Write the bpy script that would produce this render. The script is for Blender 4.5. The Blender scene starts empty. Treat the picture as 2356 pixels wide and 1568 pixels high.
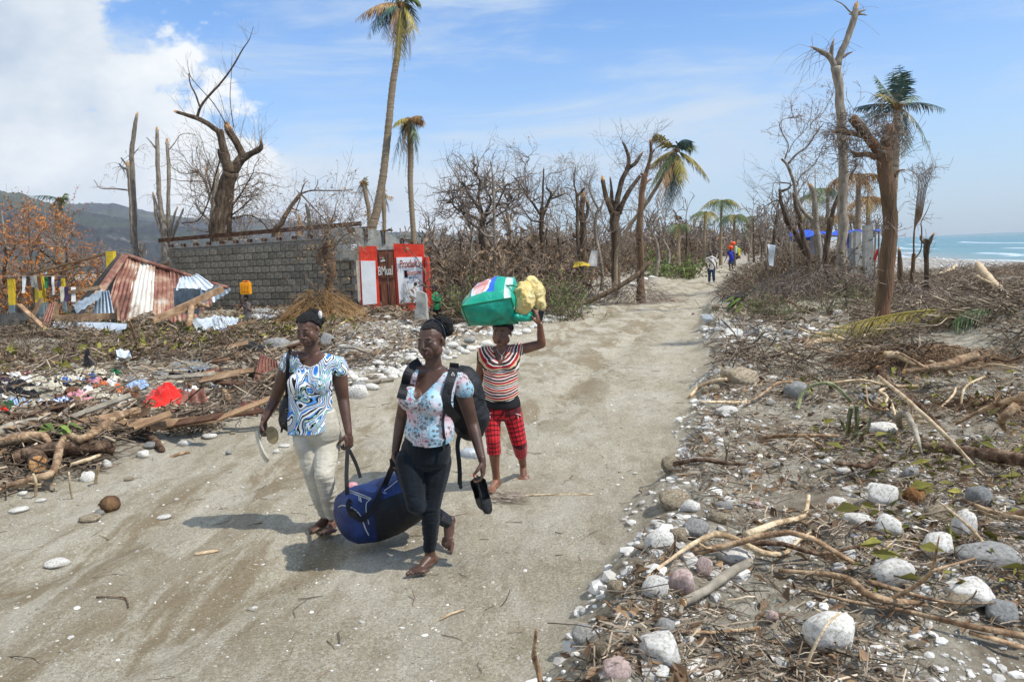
import bpy, bmesh, math, random
import numpy as np
from mathutils import Vector, Matrix, Euler
from mathutils import noise as mnoise
random.seed(7); RNG = np.random.default_rng(11)
sc = bpy.context.scene
COL = sc.collection
# ------------------------------------------------------------ camera
F_PX, CX, CY, CAMZ = 1832.0, 1178.0, 784.0, 2.05
PITCH, ROLL = math.radians(6.25), math.radians(-2.5)
CAMR = Matrix.Rotation(math.radians(90)-PITCH, 4, 'X') @ Matrix.Rotation(ROLL, 4, 'Z')
cam = bpy.data.cameras.new('camera'); cam.lens = 28.0; cam.sensor_width = 36.0
cam.clip_start = 0.1; cam.clip_end = 20000
co = bpy.data.objects.new('camera', cam); COL.objects.link(co)
co.matrix_world = Matrix.Translation((0, 0, CAMZ)) @ CAMR
sc.camera = co
# ------------------------------------------------------------ sky, sun, exposure
SUN_EL = math.radians(52); SUN_AZ = math.atan2(1.15, -0.50)
SUNV = Vector((math.cos(SUN_EL)*math.sin(SUN_AZ), math.cos(SUN_EL)*math.cos(SUN_AZ), math.sin(SUN_EL)))
sun = bpy.data.lights.new('sun', 'SUN'); sun.energy = 4.6; sun.angle = math.radians(0.53); sun.color = (1.0, 0.95, 0.87)
so = bpy.data.objects.new('sun', sun); COL.objects.link(so)
so.rotation_euler = (-SUNV).to_track_quat('-Z', 'Y').to_euler()
w = bpy.data.worlds.new('World'); sc.world = w; w.use_nodes = True
nt = w.node_tree; N = nt.nodes; L = nt.links; N.clear()
def wn(t, **k):
 n = N.new(t)
 for a, b in k.items(): setattr(n, a, b)
 return n
def wm(op, a, b=None, c=None, clamp=False):
 n = N.new('ShaderNodeMath'); n.operation = op; n.use_clamp = clamp
 for i, v in enumerate((a, b, c)):
  if v is None: continue
  if hasattr(v, 'links'): L.new(v, n.inputs[i])
  else: n.inputs[i].default_value = v
 return n.outputs[0]
def wsmooth(v, a, b):
 n = N.new('ShaderNodeMapRange'); n.interpolation_type = 'SMOOTHSTEP'
 L.new(v, n.inputs[0]); n.inputs[1].default_value = a; n.inputs[2].default_value = b
 return n.outputs[0]
wout = wn('ShaderNodeOutputWorld'); bg = wn('ShaderNodeBackground'); L.new(bg.outputs[0], wout.inputs[0])
sky = wn('ShaderNodeTexSky', sky_type='NISHITA'); sky.sun_disc = False
sky.sun_elevation = SUN_EL; sky.sun_rotation = SUN_AZ
sky.air_density = 1.0; sky.dust_density = 1.2; sky.ozone_density = 1.6
tc = wn('ShaderNodeTexCoord'); sep = wn('ShaderNodeSeparateXYZ'); L.new(tc.outputs['Generated'], sep.inputs[0])
X, Y, Z = sep.outputs
az = wm('ARCTAN2', X, Y)
el = wm('ARCSINE', Z)
mp = wn('ShaderNodeMapping'); mp.inputs['Scale'].default_value = (1, 1, 1.5); L.new(tc.outputs['Generated'], mp.inputs[0])
nz1 = wn('ShaderNodeTexNoise'); nz1.inputs['Scale'].default_value = 5.5; nz1.inputs['Detail'].default_value = 9; nz1.inputs['Roughness'].default_value = 0.56
L.new(mp.outputs[0], nz1.inputs[0])
nz2 = wn('ShaderNodeTexNoise'); nz2.inputs['Scale'].default_value = 2.4; nz2.inputs['Detail'].default_value = 7; nz2.inputs['Roughness'].default_value = 0.55
mp2 = wn('ShaderNodeMapping'); mp2.inputs['Location'].default_value = (3.1, 1.7, 0.4); L.new(tc.outputs['Generated'], mp2.inputs[0]); L.new(mp2.outputs[0], nz2.inputs[0])
e1 = wm('MULTIPLY_ADD', el, 0.55, 0.0)
e2 = wm('MAXIMUM', wm('SUBTRACT', 0.17, el), 0.0)
edge = wm('ADD', -0.36, wm('MULTIPLY', e2, 2.0))
dd = wm('SUBTRACT', edge, az)
dd = wm('ADD', dd, wm('MULTIPLY', wm('SUBTRACT', nz1.outputs[0], 0.5), 0.52))
cum = wsmooth(dd, -0.012, 0.022)
azfall = wsmooth(az, -2.6, -1.9)
cum = wm('MULTIPLY', cum, azfall)
mp3 = wn('ShaderNodeMapping'); mp3.inputs['Scale'].default_value = (1.0, 0.6, 5.5); mp3.inputs['Rotation'].default_value = (0, math.radians(14), 0)
L.new(tc.outputs['Generated'], mp3.inputs[0])
nz3 = wn('ShaderNodeTexNoise'); nz3.inputs['Scale'].default_value = 2.3; nz3.inputs['Detail'].default_value = 8; nz3.inputs['Roughness'].default_value = 0.6; nz3.inputs['Distortion'].default_value = 0.5
L.new(mp3.outputs[0], nz3.inputs[0])
cir = wm('MULTIPLY', wsmooth(nz3.outputs[0], 0.42, 0.68), 0.92)
cir = wm('MULTIPLY', cir, wsmooth(el, 0.02, 0.12))
veil = wm('MULTIPLY', wm('SUBTRACT', 1.0, wsmooth(el, -0.02, 0.30)), 0.50)
low = wm('MULTIPLY', wsmooth(nz2.outputs[0], 0.44, 0.60), wm('SUBTRACT', 1.0, wsmooth(el, 0.05, 0.16)))
low = wm('MULTIPLY', low, wm('SUBTRACT', 1.0, wsmooth(az, 0.0, 0.30)))
ccol = wn('ShaderNodeMix', data_type='RGBA');
shade = wm('ADD', wm('MULTIPLY', wsmooth(el, 0.03, 0.26), 0.75), wm('MULTIPLY', wm('SUBTRACT', nz2.outputs[0], 0.47), 3.6), clamp=True)
shade = wm('ADD', shade, wm('MULTIPLY', wm('SUBTRACT', nz1.outputs[0], 0.46), 2.4), clamp=True)
L.new(shade, ccol.inputs[0]); ccol.inputs[6].default_value = (5.4, 6.5, 7.9, 1); ccol.inputs[7].default_value = (10.0, 10.3, 10.5, 1)
pcol = wn('ShaderNodeRGB'); pcol.outputs[0].default_value = (6.6, 7.8, 9.2, 1)
def mixw(f, a, b):
 n = wn('ShaderNodeMix', data_type='RGBA'); L.new(f, n.inputs[0]); L.new(a, n.inputs[6]); L.new(b, n.inputs[7]); return n.outputs[2]
tint = wn('ShaderNodeMix', data_type='RGBA', blend_type='MULTIPLY'); tint.inputs[0].default_value = 1; L.new(sky.outputs[0], tint.inputs[6]); tint.inputs[7].default_value = (1.12, 1.58, 2.08, 1)
c = mixw(veil, tint.outputs[2], pcol.outputs[0])
c = mixw(cir, c, pcol.outputs[0])
c = mixw(low, c, ccol.outputs[2])
c = mixw(cum, c, ccol.outputs[2])
L.new(c, bg.inputs[0]); bg.inputs[1].default_value = 0.10
sc.view_settings.view_transform = 'Standard'; sc.view_settings.look = 'None'
sc.view_settings.exposure = 0.0; sc.view_settings.gamma = 1.0; sc.view_settings.use_curve_mapping = False
# ------------------------------------------------------------ measuring: pixel of the photograph -> place in the world
def ray(px, py):
 d = CAMR.to_3x3() @ Vector(((px-CX)/F_PX, -(py-CY)/F_PX, -1.0)); return d
def P(px, py, Yd):
 d = ray(px, py); k = Yd/d.y; return Vector((d.x*k, Yd, CAMZ+d.z*k))
def G(px, py, z=0.0):
 d = ray(px, py); k = (z-CAMZ)/d.z; return Vector((d.x*k, d.y*k, z))
def lin(c):
 if isinstance(c, str):
  c = tuple(int(c[i:i+2], 16)/255 for i in (0, 2, 4))
 return tuple((v/12.92 if v <= .04045 else ((v+.055)/1.055)**2.4) for v in c)
# ------------------------------------------------------------ numpy value noise
def _h(ix, iy, iz):
 h = (ix*374761393 + iy*668265263 + iz*2147483647 + 12345) & 0xffffffff
 h = ((h ^ (h >> 13))*1274126177) & 0xffffffff
 h = h ^ (h >> 16)
 return (h & 0xffff)/65535.0
def vn(x, y, z=0.0):
 x = np.asarray(x, float); y = np.asarray(y, float); z = np.zeros_like(x)+z
 ix = np.floor(x).astype(np.int64); iy = np.floor(y).astype(np.int64); iz = np.floor(z).astype(np.int64)
 fx, fy, fz = x-ix, y-iy, z-iz
 fx = fx*fx*(3-2*fx); fy = fy*fy*(3-2*fy); fz = fz*fz*(3-2*fz)
 r = 0
 for a in (0, 1):
  for b in (0, 1):
   for c in (0, 1):
    r = r + _h(ix+a, iy+b, iz+c)*(fx if a else 1-fx)*(fy if b else 1-fy)*(fz if c else 1-fz)
 return r
def fbm(x, y, z=0.0, o=4, g=.5):
 r = 0; a = 1; s = 0
 for i in range(o):
  r = r + a*vn(x*2**i+i*17.3, y*2**i+i*5.1, z*2**i+i*3.7); s += a; a *= g
 return r/s
def sstep(v, a, b):
 t = np.clip((v-a)/(b-a), 0, 1); return t*t*(3-2*t)
# ------------------------------------------------------------ objects
def tag(o, label=None, cat=None, group=None, kind=None):
 if label: o['label'] = label
 if cat: o['category'] = cat
 if group: o['group'] = group
 if kind: o['kind'] = kind
 return o
def empty(name, loc, label, cat, group=None):
 o = bpy.data.objects.new(name, None); COL.objects.link(o); o.location = loc; o.empty_display_size = .2
 return tag(o, label, cat, group)
def obj(name, me, parent=None, m=None, loc=None):
 """me is in world coordinates; shifted so that the object sits at loc (or under its parent)."""
 o = bpy.data.objects.new(name, me); COL.objects.link(o)
 if m is not None and not me.materials:
  for q in (m if isinstance(m, (list, tuple)) else [m]): me.materials.append(q)
 if parent is not None:
  o.parent = parent
 elif loc is not None:
  o.location = loc
 return o
def shift(me, v):
 me.transform(Matrix.Translation(-Vector(v)))
def npmesh(name, V, Fc, smooth=False, attrs=None, midx=None):
 """V (n,3); Fc (m,k) constant k"""
 V = np.asarray(V, np.float32); Fc = np.asarray(Fc, np.int32)
 me = bpy.data.meshes.new(name); k = Fc.shape[1]
 me.vertices.add(len(V)); me.vertices.foreach_set('co', V.ravel())
 me.loops.add(Fc.size); me.loops.foreach_set('vertex_index', Fc.ravel())
 me.polygons.add(len(Fc)); me.polygons.foreach_set('loop_start', np.arange(len(Fc), dtype=np.int32)*k)
 me.polygons.foreach_set('use_smooth', np.full(len(Fc), smooth))
 if midx is not None: me.polygons.foreach_set('material_index', np.asarray(midx, np.int32))
 if attrs:
  for nm, a in attrs.items():
   a = np.asarray(a, np.float32)
   if a.ndim == 1:
    at = me.attributes.new(nm, 'FLOAT', 'POINT'); at.data.foreach_set('value', a)
   else:
    at = me.attributes.new(nm, 'FLOAT_VECTOR', 'POINT'); at.data.foreach_set('vector', a.ravel())
 me.update(calc_edges=True); me.validate(); return me
class MB:
 def __init__(s): s.v = []; s.f = []; s.mi = []; s.t = []; s.m = 0; s.tint = 0.5
 def add(s, vs, fs):
  o = len(s.v); s.v.extend(vs); s.t.extend([s.tint]*len(vs))
  s.f.extend([tuple(i+o for i in f) for f in fs]); s.mi.extend([s.m]*len(fs))
 def box(s, c, sz, R=None):
  R = R or Matrix.Identity(3); vs = []
  for x in (-1, 1):
   for y in (-1, 1):
    for z in (-1, 1): vs.append(Vector(c)+R @ Vector((x*sz[0]/2, y*sz[1]/2, z*sz[2]/2)))
  s.add(vs, [(0,1,3,2),(4,6,7,5),(0,4,5,1),(2,3,7,6),(0,2,6,4),(1,5,7,3)])
 def hexa(s, v8): s.add([Vector(v) for v in v8], [(0,1,2,3),(7,6,5,4),(0,4,5,1),(1,5,6,2),(2,6,7,3),(3,7,4,0)])
 def slab(s, a, b, c, d, n):
  n = Vector(n); s.hexa([a, b, c, d, Vector(a)+n, Vector(b)+n, Vector(c)+n, Vector(d)+n])
 def beam(s, a, b, w, h, up=(0,0,1)):
  a, b = Vector(a), Vector(b); d = (b-a).normalized(); u = Vector(up); r = d.cross(u)
  if r.length < 1e-3: r = Vector((1, 0, 0))
  r.normalize(); u = r.cross(d)
  r *= w/2; u *= h/2
  s.hexa([a-r-u, a+r-u, a+r+u, a-r+u, b-r-u, b+r-u, b+r+u, b-r+u])
 def tube(s, pts, rad, n=8, rough=0.0, caps=True, flat=1.0):
  pts = [Vector(p) for p in pts]; k = len(pts)
  if not hasattr(rad, '__len__'): rad = [rad]*k
  t0 = (pts[1]-pts[0]).normalized(); ref = Vector((0, 0, 1)) if abs(t0.z) < .9 else Vector((0, 1, 0))
  u = t0.cross(ref).normalized(); vs = []
  for i, p in enumerate(pts):
   t = (pts[min(i+1, k-1)]-pts[max(i-1, 0)]).normalized()
   u = (u-t*u.dot(t)).normalized(); v = t.cross(u)
   for j in range(n):
    a = 2*math.pi*j/n; r = rad[i]*(1+rough*(random.random()-.5)*2)
    vs.append(p+u*math.cos(a)*r+v*math.sin(a)*r*flat)
  fs = [(i*n+j, i*n+(j+1) % n, (i+1)*n+(j+1) % n, (i+1)*n+j) for i in range(k-1) for j in range(n)]
  if caps: fs += [tuple(range(n))[::-1], tuple((k-1)*n+j for j in range(n))]
  s.add(vs, fs)
 def mesh(s, name, smooth=False, base=None):
  me = bpy.data.meshes.new(name)
  b = Vector(base) if base is not None else Vector()
  me.from_pydata([tuple(Vector(v)-b) for v in s.v], [], s.f)
  me.polygons.foreach_set('material_index', s.mi)
  if smooth: me.polygons.foreach_set('use_smooth', [True]*len(s.f))
  at = me.attributes.new('tint', 'FLOAT', 'POINT'); at.data.foreach_set('value', s.t)
  me.update(); return me
def part(mb, name, m, parent=None, smooth=False, base=None, **tg):
 """link the builder's content as one object. World coordinates in; the parent Empty's location is taken off."""
 b = base if base is not None else (root_loc(parent) if parent else Vector())
 me = mb.mesh(name, smooth, b)
 for q in (m if isinstance(m, (list, tuple)) else [m]): me.materials.append(q)
 o = bpy.data.objects.new(name, me); COL.objects.link(o)
 if parent: o.parent = parent
 else: o.location = b
 if tg: tag(o, **tg)
 return o
def root_loc(o):
 v = Vector()
 while o is not None: v = v+o.location; o = o.parent
 return v
def spline(pts, n=4):
 """Catmull-Rom through tuples of any length"""
 A = [np.array(p, float) for p in pts]
 if len(A) < 3:
  return [A[0]+(A[-1]-A[0])*i/(n) for i in range(n+1)]
 A = [2*A[0]-A[1]]+A+[2*A[-1]-A[-2]]; out = []
 for i in range(1, len(A)-2):
  a, b, c, d = A[i-1:i+3]
  for j in range(n):
   t = j/n; out.append(.5*((2*b)+(c-a)*t+(2*a-5*b+4*c-d)*t*t+(3*b-a-3*c+d)*t**3))
 out.append(A[-2]); return out
# ------------------------------------------------------------ materials
def mat(name, cols, scale=6, rough=.8, bump=.3, bscale=None, detail=6, spec=.4, stretch=(1,1,1), tint=0.0, metallic=0, dist=.0, bdist=.02, rnd=0.0, trans=0, sheen=0):
 """noise -> colour ramp -> Principled, with a noise bump. tint: strength of the per-piece 'tint' attribute."""
 m = bpy.data.materials.new(name); m.use_nodes = True; t = m.node_tree; n = t.nodes; l = t.links
 b = n['Principled BSDF']; b.inputs['Roughness'].default_value = rough; b.inputs['Specular IOR Level'].default_value = spec; b.inputs['Metallic'].default_value = metallic
 c = n.new('ShaderNodeTexCoord'); mp = n.new('ShaderNodeMapping'); mp.inputs['Scale'].default_value = stretch; l.new(c.outputs['Object'], mp.inputs[0])
 z = n.new('ShaderNodeTexNoise'); z.inputs['Scale'].default_value = scale; z.inputs['Detail'].default_value = detail; z.inputs['Roughness'].default_value = .62; z.inputs['Distortion'].default_value = dist
 l.new(mp.outputs[0], z.inputs[0])
 r = n.new('ShaderNodeValToRGB'); e = r.color_ramp.elements
 cols = [(x if isinstance(x[0], (int, float)) and not isinstance(x[1], (int, float)) else (None, x)) for x in cols]
 k = len(cols)
 for i, (p, q) in enumerate(cols):
  if p is None: p = .32+.36*i/max(1, k-1)
  if i < 2: el_ = e[i]; el_.position = p
  else: el_ = e.new(p)
  q = lin(q) if isinstance(q, str) else q
  el_.color = (*q[:3], 1)
 if k == 1: e[1].color = e[0].color
 l.new(z.outputs[0], r.inputs[0]); out = r.outputs[0]
 if tint:
  a = n.new('ShaderNodeAttribute'); a.attribute_name = 'tint'
  mr = n.new('ShaderNodeMapRange'); l.new(a.outputs['Fac'], mr.inputs[0]); mr.inputs[3].default_value = 1-tint; mr.inputs[4].default_value = 1+tint
  mx = n.new('ShaderNodeVectorMath'); mx.operation = 'SCALE'; l.new(out, mx.inputs[0]); l.new(mr.outputs[0], mx.inputs[3]); out = mx.outputs[0]
 if rnd:
  a = n.new('ShaderNodeObjectInfo'); mr = n.new('ShaderNodeMapRange'); l.new(a.outputs['Random'], mr.inputs[0]); mr.inputs[3].default_value = 1-rnd; mr.inputs[4].default_value = 1+rnd
  mx = n.new('ShaderNodeVectorMath'); mx.operation = 'SCALE'; l.new(out, mx.inputs[0]); l.new(mr.outputs[0], mx.inputs[3]); out = mx.outputs[0]
 l.new(out, b.inputs['Base Color'])
 if bump:
  z2 = n.new('ShaderNodeTexNoise'); z2.inputs['Scale'].default_value = bscale or scale*4; z2.inputs['Detail'].default_value = 5; l.new(mp.outputs[0], z2.inputs[0])
  bm = n.new('ShaderNodeBump'); bm.inputs['Strength'].default_value = bump; bm.inputs['Distance'].default_value = bdist
  l.new(z2.outputs[0], bm.inputs['Height']); l.new(bm.outputs[0], b.inputs['Normal'])
 if trans: b.inputs['Transmission Weight'].default_value = trans
 if sheen: b.inputs['Sheen Weight'].default_value = sheen
 return m
def nodes(m): return m.node_tree.nodes, m.node_tree.links, m.node_tree.nodes['Principled BSDF']
def ramp(n, stops, const=False):
 r = n.new('ShaderNodeValToRGB'); cr = r.color_ramp; e = cr.elements
 if const: cr.interpolation = 'CONSTANT'
 for i, (p, q) in enumerate(stops):
  el_ = e[i] if i < 2 else e.new(p)
  el_.position = p; q = lin(q) if isinstance(q, str) else q; el_.color = (*q[:3], 1)
 return r
# ------------------------------------------------------------ terrain
LE = [(-900,1420),(-200,1235),(0,1160),(250,1085),(500,1000),(700,950),(850,885),(1000,835),(1250,745),(1430,682),(1560,637),(1650,603),(1700,588)]
RE = [(1150,1700),(1240,1568),(1390,1350),(1480,1150),(1520,1060),(1560,980),(1590,900),(1600,800),(1620,720),(1640,680),(1690,630),(1722,605),(1745,590)]
LEg = sorted([tuple(G(*p))[:2] for p in LE], key=lambda q: q[1]); REg = sorted([tuple(G(*p))[:2] for p in RE], key=lambda q: q[1])
LEg = [(LEg[0][0]-12, -20)]+LEg+[(LEg[-1][0]+60, LEg[-1][1]+200)]; REg = [(REg[0][0]-.4, -20)]+REg+[(REg[-1][0]+62, REg[-1][1]+200)]
def xl(y): return np.interp(y, [q[1] for q in LEg], [q[0] for q in LEg])
def xr(y): return np.interp(y, [q[1] for q in REg], [q[0] for q in REg])
COAST = [(-50, 38), (40, 45), (80.6, 51.8), (100, 56), (260, 110), (800, 330), (4000, 1700)]
def coast(y): return np.interp(y, [q[0] for q in COAST], [q[1] for q in COAST])
TRK = (G(1610,835), G(2100,815))
def offroad(x, y):
 """signed distance-ish outside the road; >0 outside"""
 wob = (fbm(x*1.3, y*1.3, 3.3, 3)-.5)*np.clip(.25+y*.035, .25, 1.2)
 return np.maximum(xl(y)-x, x-xr(y))+wob
def hgt(x, y, fine=True):
 x = np.asarray(x, float); y = np.asarray(y, float)
 o = offroad(x, y); m = sstep(o, -.05, .55)
 right = x > (xl(y)+xr(y))/2
 n1 = fbm(x*.9, y*.9, 1.0, 4); n2 = fbm(x*.22, y*.22, 7.0, 3)
 z = m*((n1-.42)*.34+(n2-.4)*.5)
 ridge = np.exp(-((o-.45)/.38)**2)*(.10+.16*fbm(x*1.7, y*1.7, 4.0, 3))
 z = z+np.where(right, ridge, ridge*.5)
 trk = np.exp(-((y-(TRK[0].y+(x-TRK[0].x)*(TRK[1].y-TRK[0].y)/(TRK[1].x-TRK[0].x)))/1.1)**2)*(x > TRK[0].x-1)*(x < TRK[1].x+1)
 z = z*(1-.8*trk)
 z = z+.85*np.exp(-(((x-8.3)/1.9)**2+((y-12.6)/1.5)**2))
 z = z+.5*np.exp(-(((x+12.2)/3.6)**2+((y-20.6)/2.6)**2))+.25*m*np.exp(-((x-xl(y)+5.5)/2.5)**2)*(y < 16)*(y > 7)
 z = z+.45*np.exp(-(((x-9.2)/3.5)**2+((y-22.5)/2.2)**2))+.25*m*(~right)*sstep(y, 26, 34)*sstep(o, .5, 4)
 cx_ = x-(xl(y)+xr(y))/2
 z = z-(1-m)*(.055*np.exp(-((cx_-.9)/.26)**2)+.055*np.exp(-((cx_+.9)/.26)**2))
 z = z+(1-m)*(fbm(x*.8, y*.8, 9., 3)-.5)*.07
 if fine: z = z+(fbm(x*5.5, y*5.5, 2.0, 4)-.5)*(.038+.06*m)*sstep(60-y, 0, 40)
 c = coast(y)-x
 z = z*sstep(c, 0, 14)-1.95*(1-sstep(c, -6, 17))
 z = np.where(c < -6, -2.6, z)
 return z
def hz1(x, y): return float(hgt(np.array([x]), np.array([y]))[0])
def Gt(px, py, h=0.0):
 z = 0.0
 for _ in range(6):
  g = G(px, py, z); z = .5*z+.5*(hz1(g.x, g.y)+h)
 return G(px, py, z)
rowsY = np.concatenate([np.linspace(-14, 2, 12)[:-1], 2*np.power(90/2, np.linspace(0, 1, 430)), 90*np.power(5500/90, np.linspace(0, 1, 70))[1:]])
tt = np.linspace(-1, 1, 560); tt = np.sign(tt)*(.62*np.abs(tt)+.38*np.abs(tt)**3)*1.5
YY, TT = np.meshgrid(rowsY, tt, indexing='ij')
XX = np.clip(TT*(np.maximum(YY, 3.2)*.95+.6), -5600, 5600)
ZZ = hgt(XX, YY)
OO = offroad(XX, YY)
nr, nc = YY.shape
V = np.stack([XX, YY, ZZ], -1).reshape(-1, 3)
ii = (np.arange(nr-1)[:, None]*nc+np.arange(nc-1)[None, :]).ravel()
Fq = np.stack([ii, ii+1, ii+nc+1, ii+nc], 1)
m = bpy.data.materials.new('gravel_ground'); m.use_nodes = True; n, l, b = nodes(m)
geo = n.new('ShaderNodeTexCoord')
def noise(n, l, vec, s, d=6, r=.6, dist=0, w=None):
 z = n.new('ShaderNodeTexNoise'); z.inputs['Scale'].default_value = s; z.inputs['Detail'].default_value = d; z.inputs['Roughness'].default_value = r; z.inputs['Distortion'].default_value = dist
 l.new(vec, z.inputs[0]); return z.outputs[0]
def mix(n, l, f, a, b_, bt='MIX'):
 q = n.new('ShaderNodeMix'); q.data_type = 'RGBA'; q.blend_type = bt
 for i, v in ((0, f), (6, a), (7, b_)):
  if hasattr(v, 'links'): l.new(v, q.inputs[i])
  else: q.inputs[i].default_value = v if i == 0 else ((*lin(v), 1) if isinstance(v, str) else (*v, 1))
 return q.outputs[2]
def mathn(n, l, op, a, b_=None, clamp=False):
 q = n.new('ShaderNodeMath'); q.operation = op; q.use_clamp = clamp
 for i, v in enumerate((a, b_)):
  if v is None: continue
  if hasattr(v, 'links'): l.new(v, q.inputs[i])
  else: q.inputs[i].default_value = v
 return q.outputs[0]
def mrange(n, l, v, a, b_, c=0, d=1, smooth=False):
 q = n.new('ShaderNodeMapRange')
 if smooth: q.interpolation_type = 'SMOOTHSTEP'
 l.new(v, q.inputs[0]); q.inputs[1].default_value = a; q.inputs[2].default_value = b_; q.inputs[3].default_value = c; q.inputs[4].default_value = d; return q.outputs[0]
def attr(n, name):
 a = n.new('ShaderNodeAttribute'); a.attribute_name = name; return a
ov = geo.outputs['Object']
base = ramp(n, [(.28, '978b72'), (.44, 'b5aa92'), (.58, 'c8bea8'), (.75, 'd6cebc')]); l.new(noise(n, l, ov, 1.1, 8, .62), base.inputs[0])
grn = mathn(n, l, 'ADD', mathn(n, l, 'MULTIPLY', noise(n, l, ov, 44, 5, .85), .6), mathn(n, l, 'MULTIPLY', noise(n, l, ov, 130, 3, .8), .4))
gr = ramp(n, [(.38, '5f5746'), (.46, 'a0967f'), (.54, 'c4bba5'), (.61, 'ece7db')]); l.new(grn, gr.inputs[0])
road = mix(n, l, .68, base.outputs[0], gr.outputs[0])
mpr = n.new('ShaderNodeMapping'); l.new(ov, mpr.inputs[0]); mpr.inputs['Rotation'].default_value = (0, 0, math.radians(-48)); mpr.inputs['Scale'].default_value = (1.6, .7, 1)
road = mix(n, l, mrange(n, l, noise(n, l, mpr.outputs[0], 3.4, 9, .72, .4), .48, .64, 0, .5), road, '8c8068')
road = mix(n, l, mrange(n, l, noise(n, l, mpr.outputs[0], .9, 6, .65, .5), .52, .66, 0, .32), road, 'd6d0c2')
road = mix(n, l, mrange(n, l, noise(n, l, ov, 85, 2, .6), .64, .68, 0, .55), road, '4a4438')
mp = n.new('ShaderNodeMapping'); l.new(ov, mp.inputs[0]); mp.inputs['Rotation'].default_value = (0, 0, math.radians(-48)); mp.inputs['Scale'].default_value = (2.2, .55, 1)
st = mrange(n, l, noise(n, l, mp.outputs[0], 1.05, 8, .66, .6), .45, .57, 0, 1, True)
st = mathn(n, l, 'MULTIPLY', st, mathn(n, l, 'MULTIPLY', attr(n, 'damp').outputs['Fac'], .66))
road = mix(n, l, st, road, '7d6a49')
soil = ramp(n, [(.30, '655d4d'), (.45, '938a78'), (.58, 'b5ad9b'), (.72, 'd0cabc')]); l.new(noise(n, l, ov, 9, 9, .75), soil.inputs[0])
soil2 = mix(n, l, mrange(n, l, noise(n, l, ov, 1.3, 5, .6), .46, .70), soil.outputs[0], '7a6c57')
om = attr(n, 'off').outputs['Fac']
col = mix(n, l, om, road, soil2)
vo = n.new('ShaderNodeTexVoronoi'); vo.inputs['Scale'].default_value = 34; l.new(ov, vo.inputs[0])
fl = mathn(n, l, 'LESS_THAN', vo.outputs['Distance'], mrange(n, l, vo.outputs['Color'], .45, 1, .0, .36))
col = mix(n, l, mathn(n, l, 'MULTIPLY', fl, .75), col, 'cfcbbf')
bch = mix(n, l, mrange(n, l, noise(n, l, ov, 3, 8, .7), .35, .65), '857f78', 'b3aea6')
col = mix(n, l, attr(n, 'beach').outputs['Fac'], col, bch)
l.new(col, b.inputs['Base Color']); b.inputs['Roughness'].default_value = .93; b.inputs['Specular IOR Level'].default_value = .2
bm = n.new('ShaderNodeBump'); bm.inputs['Strength'].default_value = 1.0; bm.inputs['Distance'].default_value = .03
l.new(mathn(n, l, 'ADD', mathn(n, l, 'ADD', noise(n, l, ov, 50, 5, .75), mathn(n, l, 'MULTIPLY', noise(n, l, ov, 7, 4, .6), 1.6)), mathn(n, l, 'MULTIPLY', fl, .5)), bm.inputs['Height']); l.new(bm.outputs[0], b.inputs['Normal'])
cc = XX-(xl(YY)+xr(YY))/2
damp = np.exp(-((cc+1.0)/.75)**2)+.9*np.exp(-((cc-.75)/.6)**2)+.25
beach = sstep(XX-coast(YY), -26-YY*.1, -16)*(YY > 20)
me = npmesh('ground', V, Fq, True, {'off': sstep(OO, -.1, .35).ravel(), 'damp': np.clip(damp, 0, 1).ravel(), 'beach': beach.ravel()})
me.materials.append(m); GM = m
tag(obj('ground', me), 'rutted grey gravel road and debris covered verges running to the shore', None, None, 'structure')
# ------------------------------------------------------------ sea
ys = np.concatenate([np.linspace(20, 300, 240), np.geomspace(302, 5500, 120)])
us = np.concatenate([np.linspace(-8, 60, 140), np.geomspace(61, 3200, 50)])
YS, US = np.meshgrid(ys, us, indexing='ij'); XS = coast(YS)+US+(vn(YS*.05, US*0, 2)-.5)*5*np.exp(-np.abs(US)/25)
wv = np.zeros_like(XS); foam = np.zeros_like(XS)
for k, (c0, wd) in enumerate([(4, 1.2), (15, 1.8), (31, 2.2), (52, 2.6)]):
 cc_ = c0+(vn(YS*.03, 0*YS, k*9.1)-.5)*6; g_ = np.exp(-((US-cc_)/wd)**2)
 amp = .18+.5*sstep(vn(YS*.02+k*31, 0*YS, k), .35, .6); wv += g_*amp*.55
 foam = np.maximum(foam, np.exp(-((US-cc_+.3)/(wd*.8))**2)*sstep(vn(YS*.03+k*31, 0*YS, k), .42, .6))
foam = np.maximum(foam, sstep(-US, -1.5, 0))
V = np.stack([XS, YS, -1.62+wv*.8], -1).reshape(-1, 3); nr, nc = YS.shape
ii = (np.arange(nr-1)[:, None]*nc+np.arange(nc-1)[None, :]).ravel()
m = bpy.data.materials.new('sea_water'); m.use_nodes = True; n, l, b = nodes(m); geo = n.new('ShaderNodeTexCoord')
rr = ramp(n, [(0, '7d7c6c'), (.10, '83856f'), (.2, '4f7a74'), (.45, '2f6c6c'), (.7, '5f7a6c'), (.85, '2a6068'), (1, '1f505e')]); l.new(mathn(n, l, 'ADD', attr(n, 'off').outputs['Fac'], mrange(n, l, noise(n, l, geo.outputs['Object'], .05, 3), 0, 1, -.08, .08)), rr.inputs[0])
fm = mathn(n, l, 'MULTIPLY', attr(n, 'foam').outputs['Fac'], mrange(n, l, noise(n, l, geo.outputs['Object'], 1.2, 6, .7), .35, .55))
l.new(mix(n, l, fm, rr.outputs[0], 'eef2f2'), b.inputs['Base Color']); b.inputs['Roughness'].default_value = .22; b.inputs['IOR'].default_value = 1.33
bm = n.new('ShaderNodeBump'); bm.inputs['Strength'].default_value = .8; bm.inputs['Distance'].default_value = .25
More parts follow.
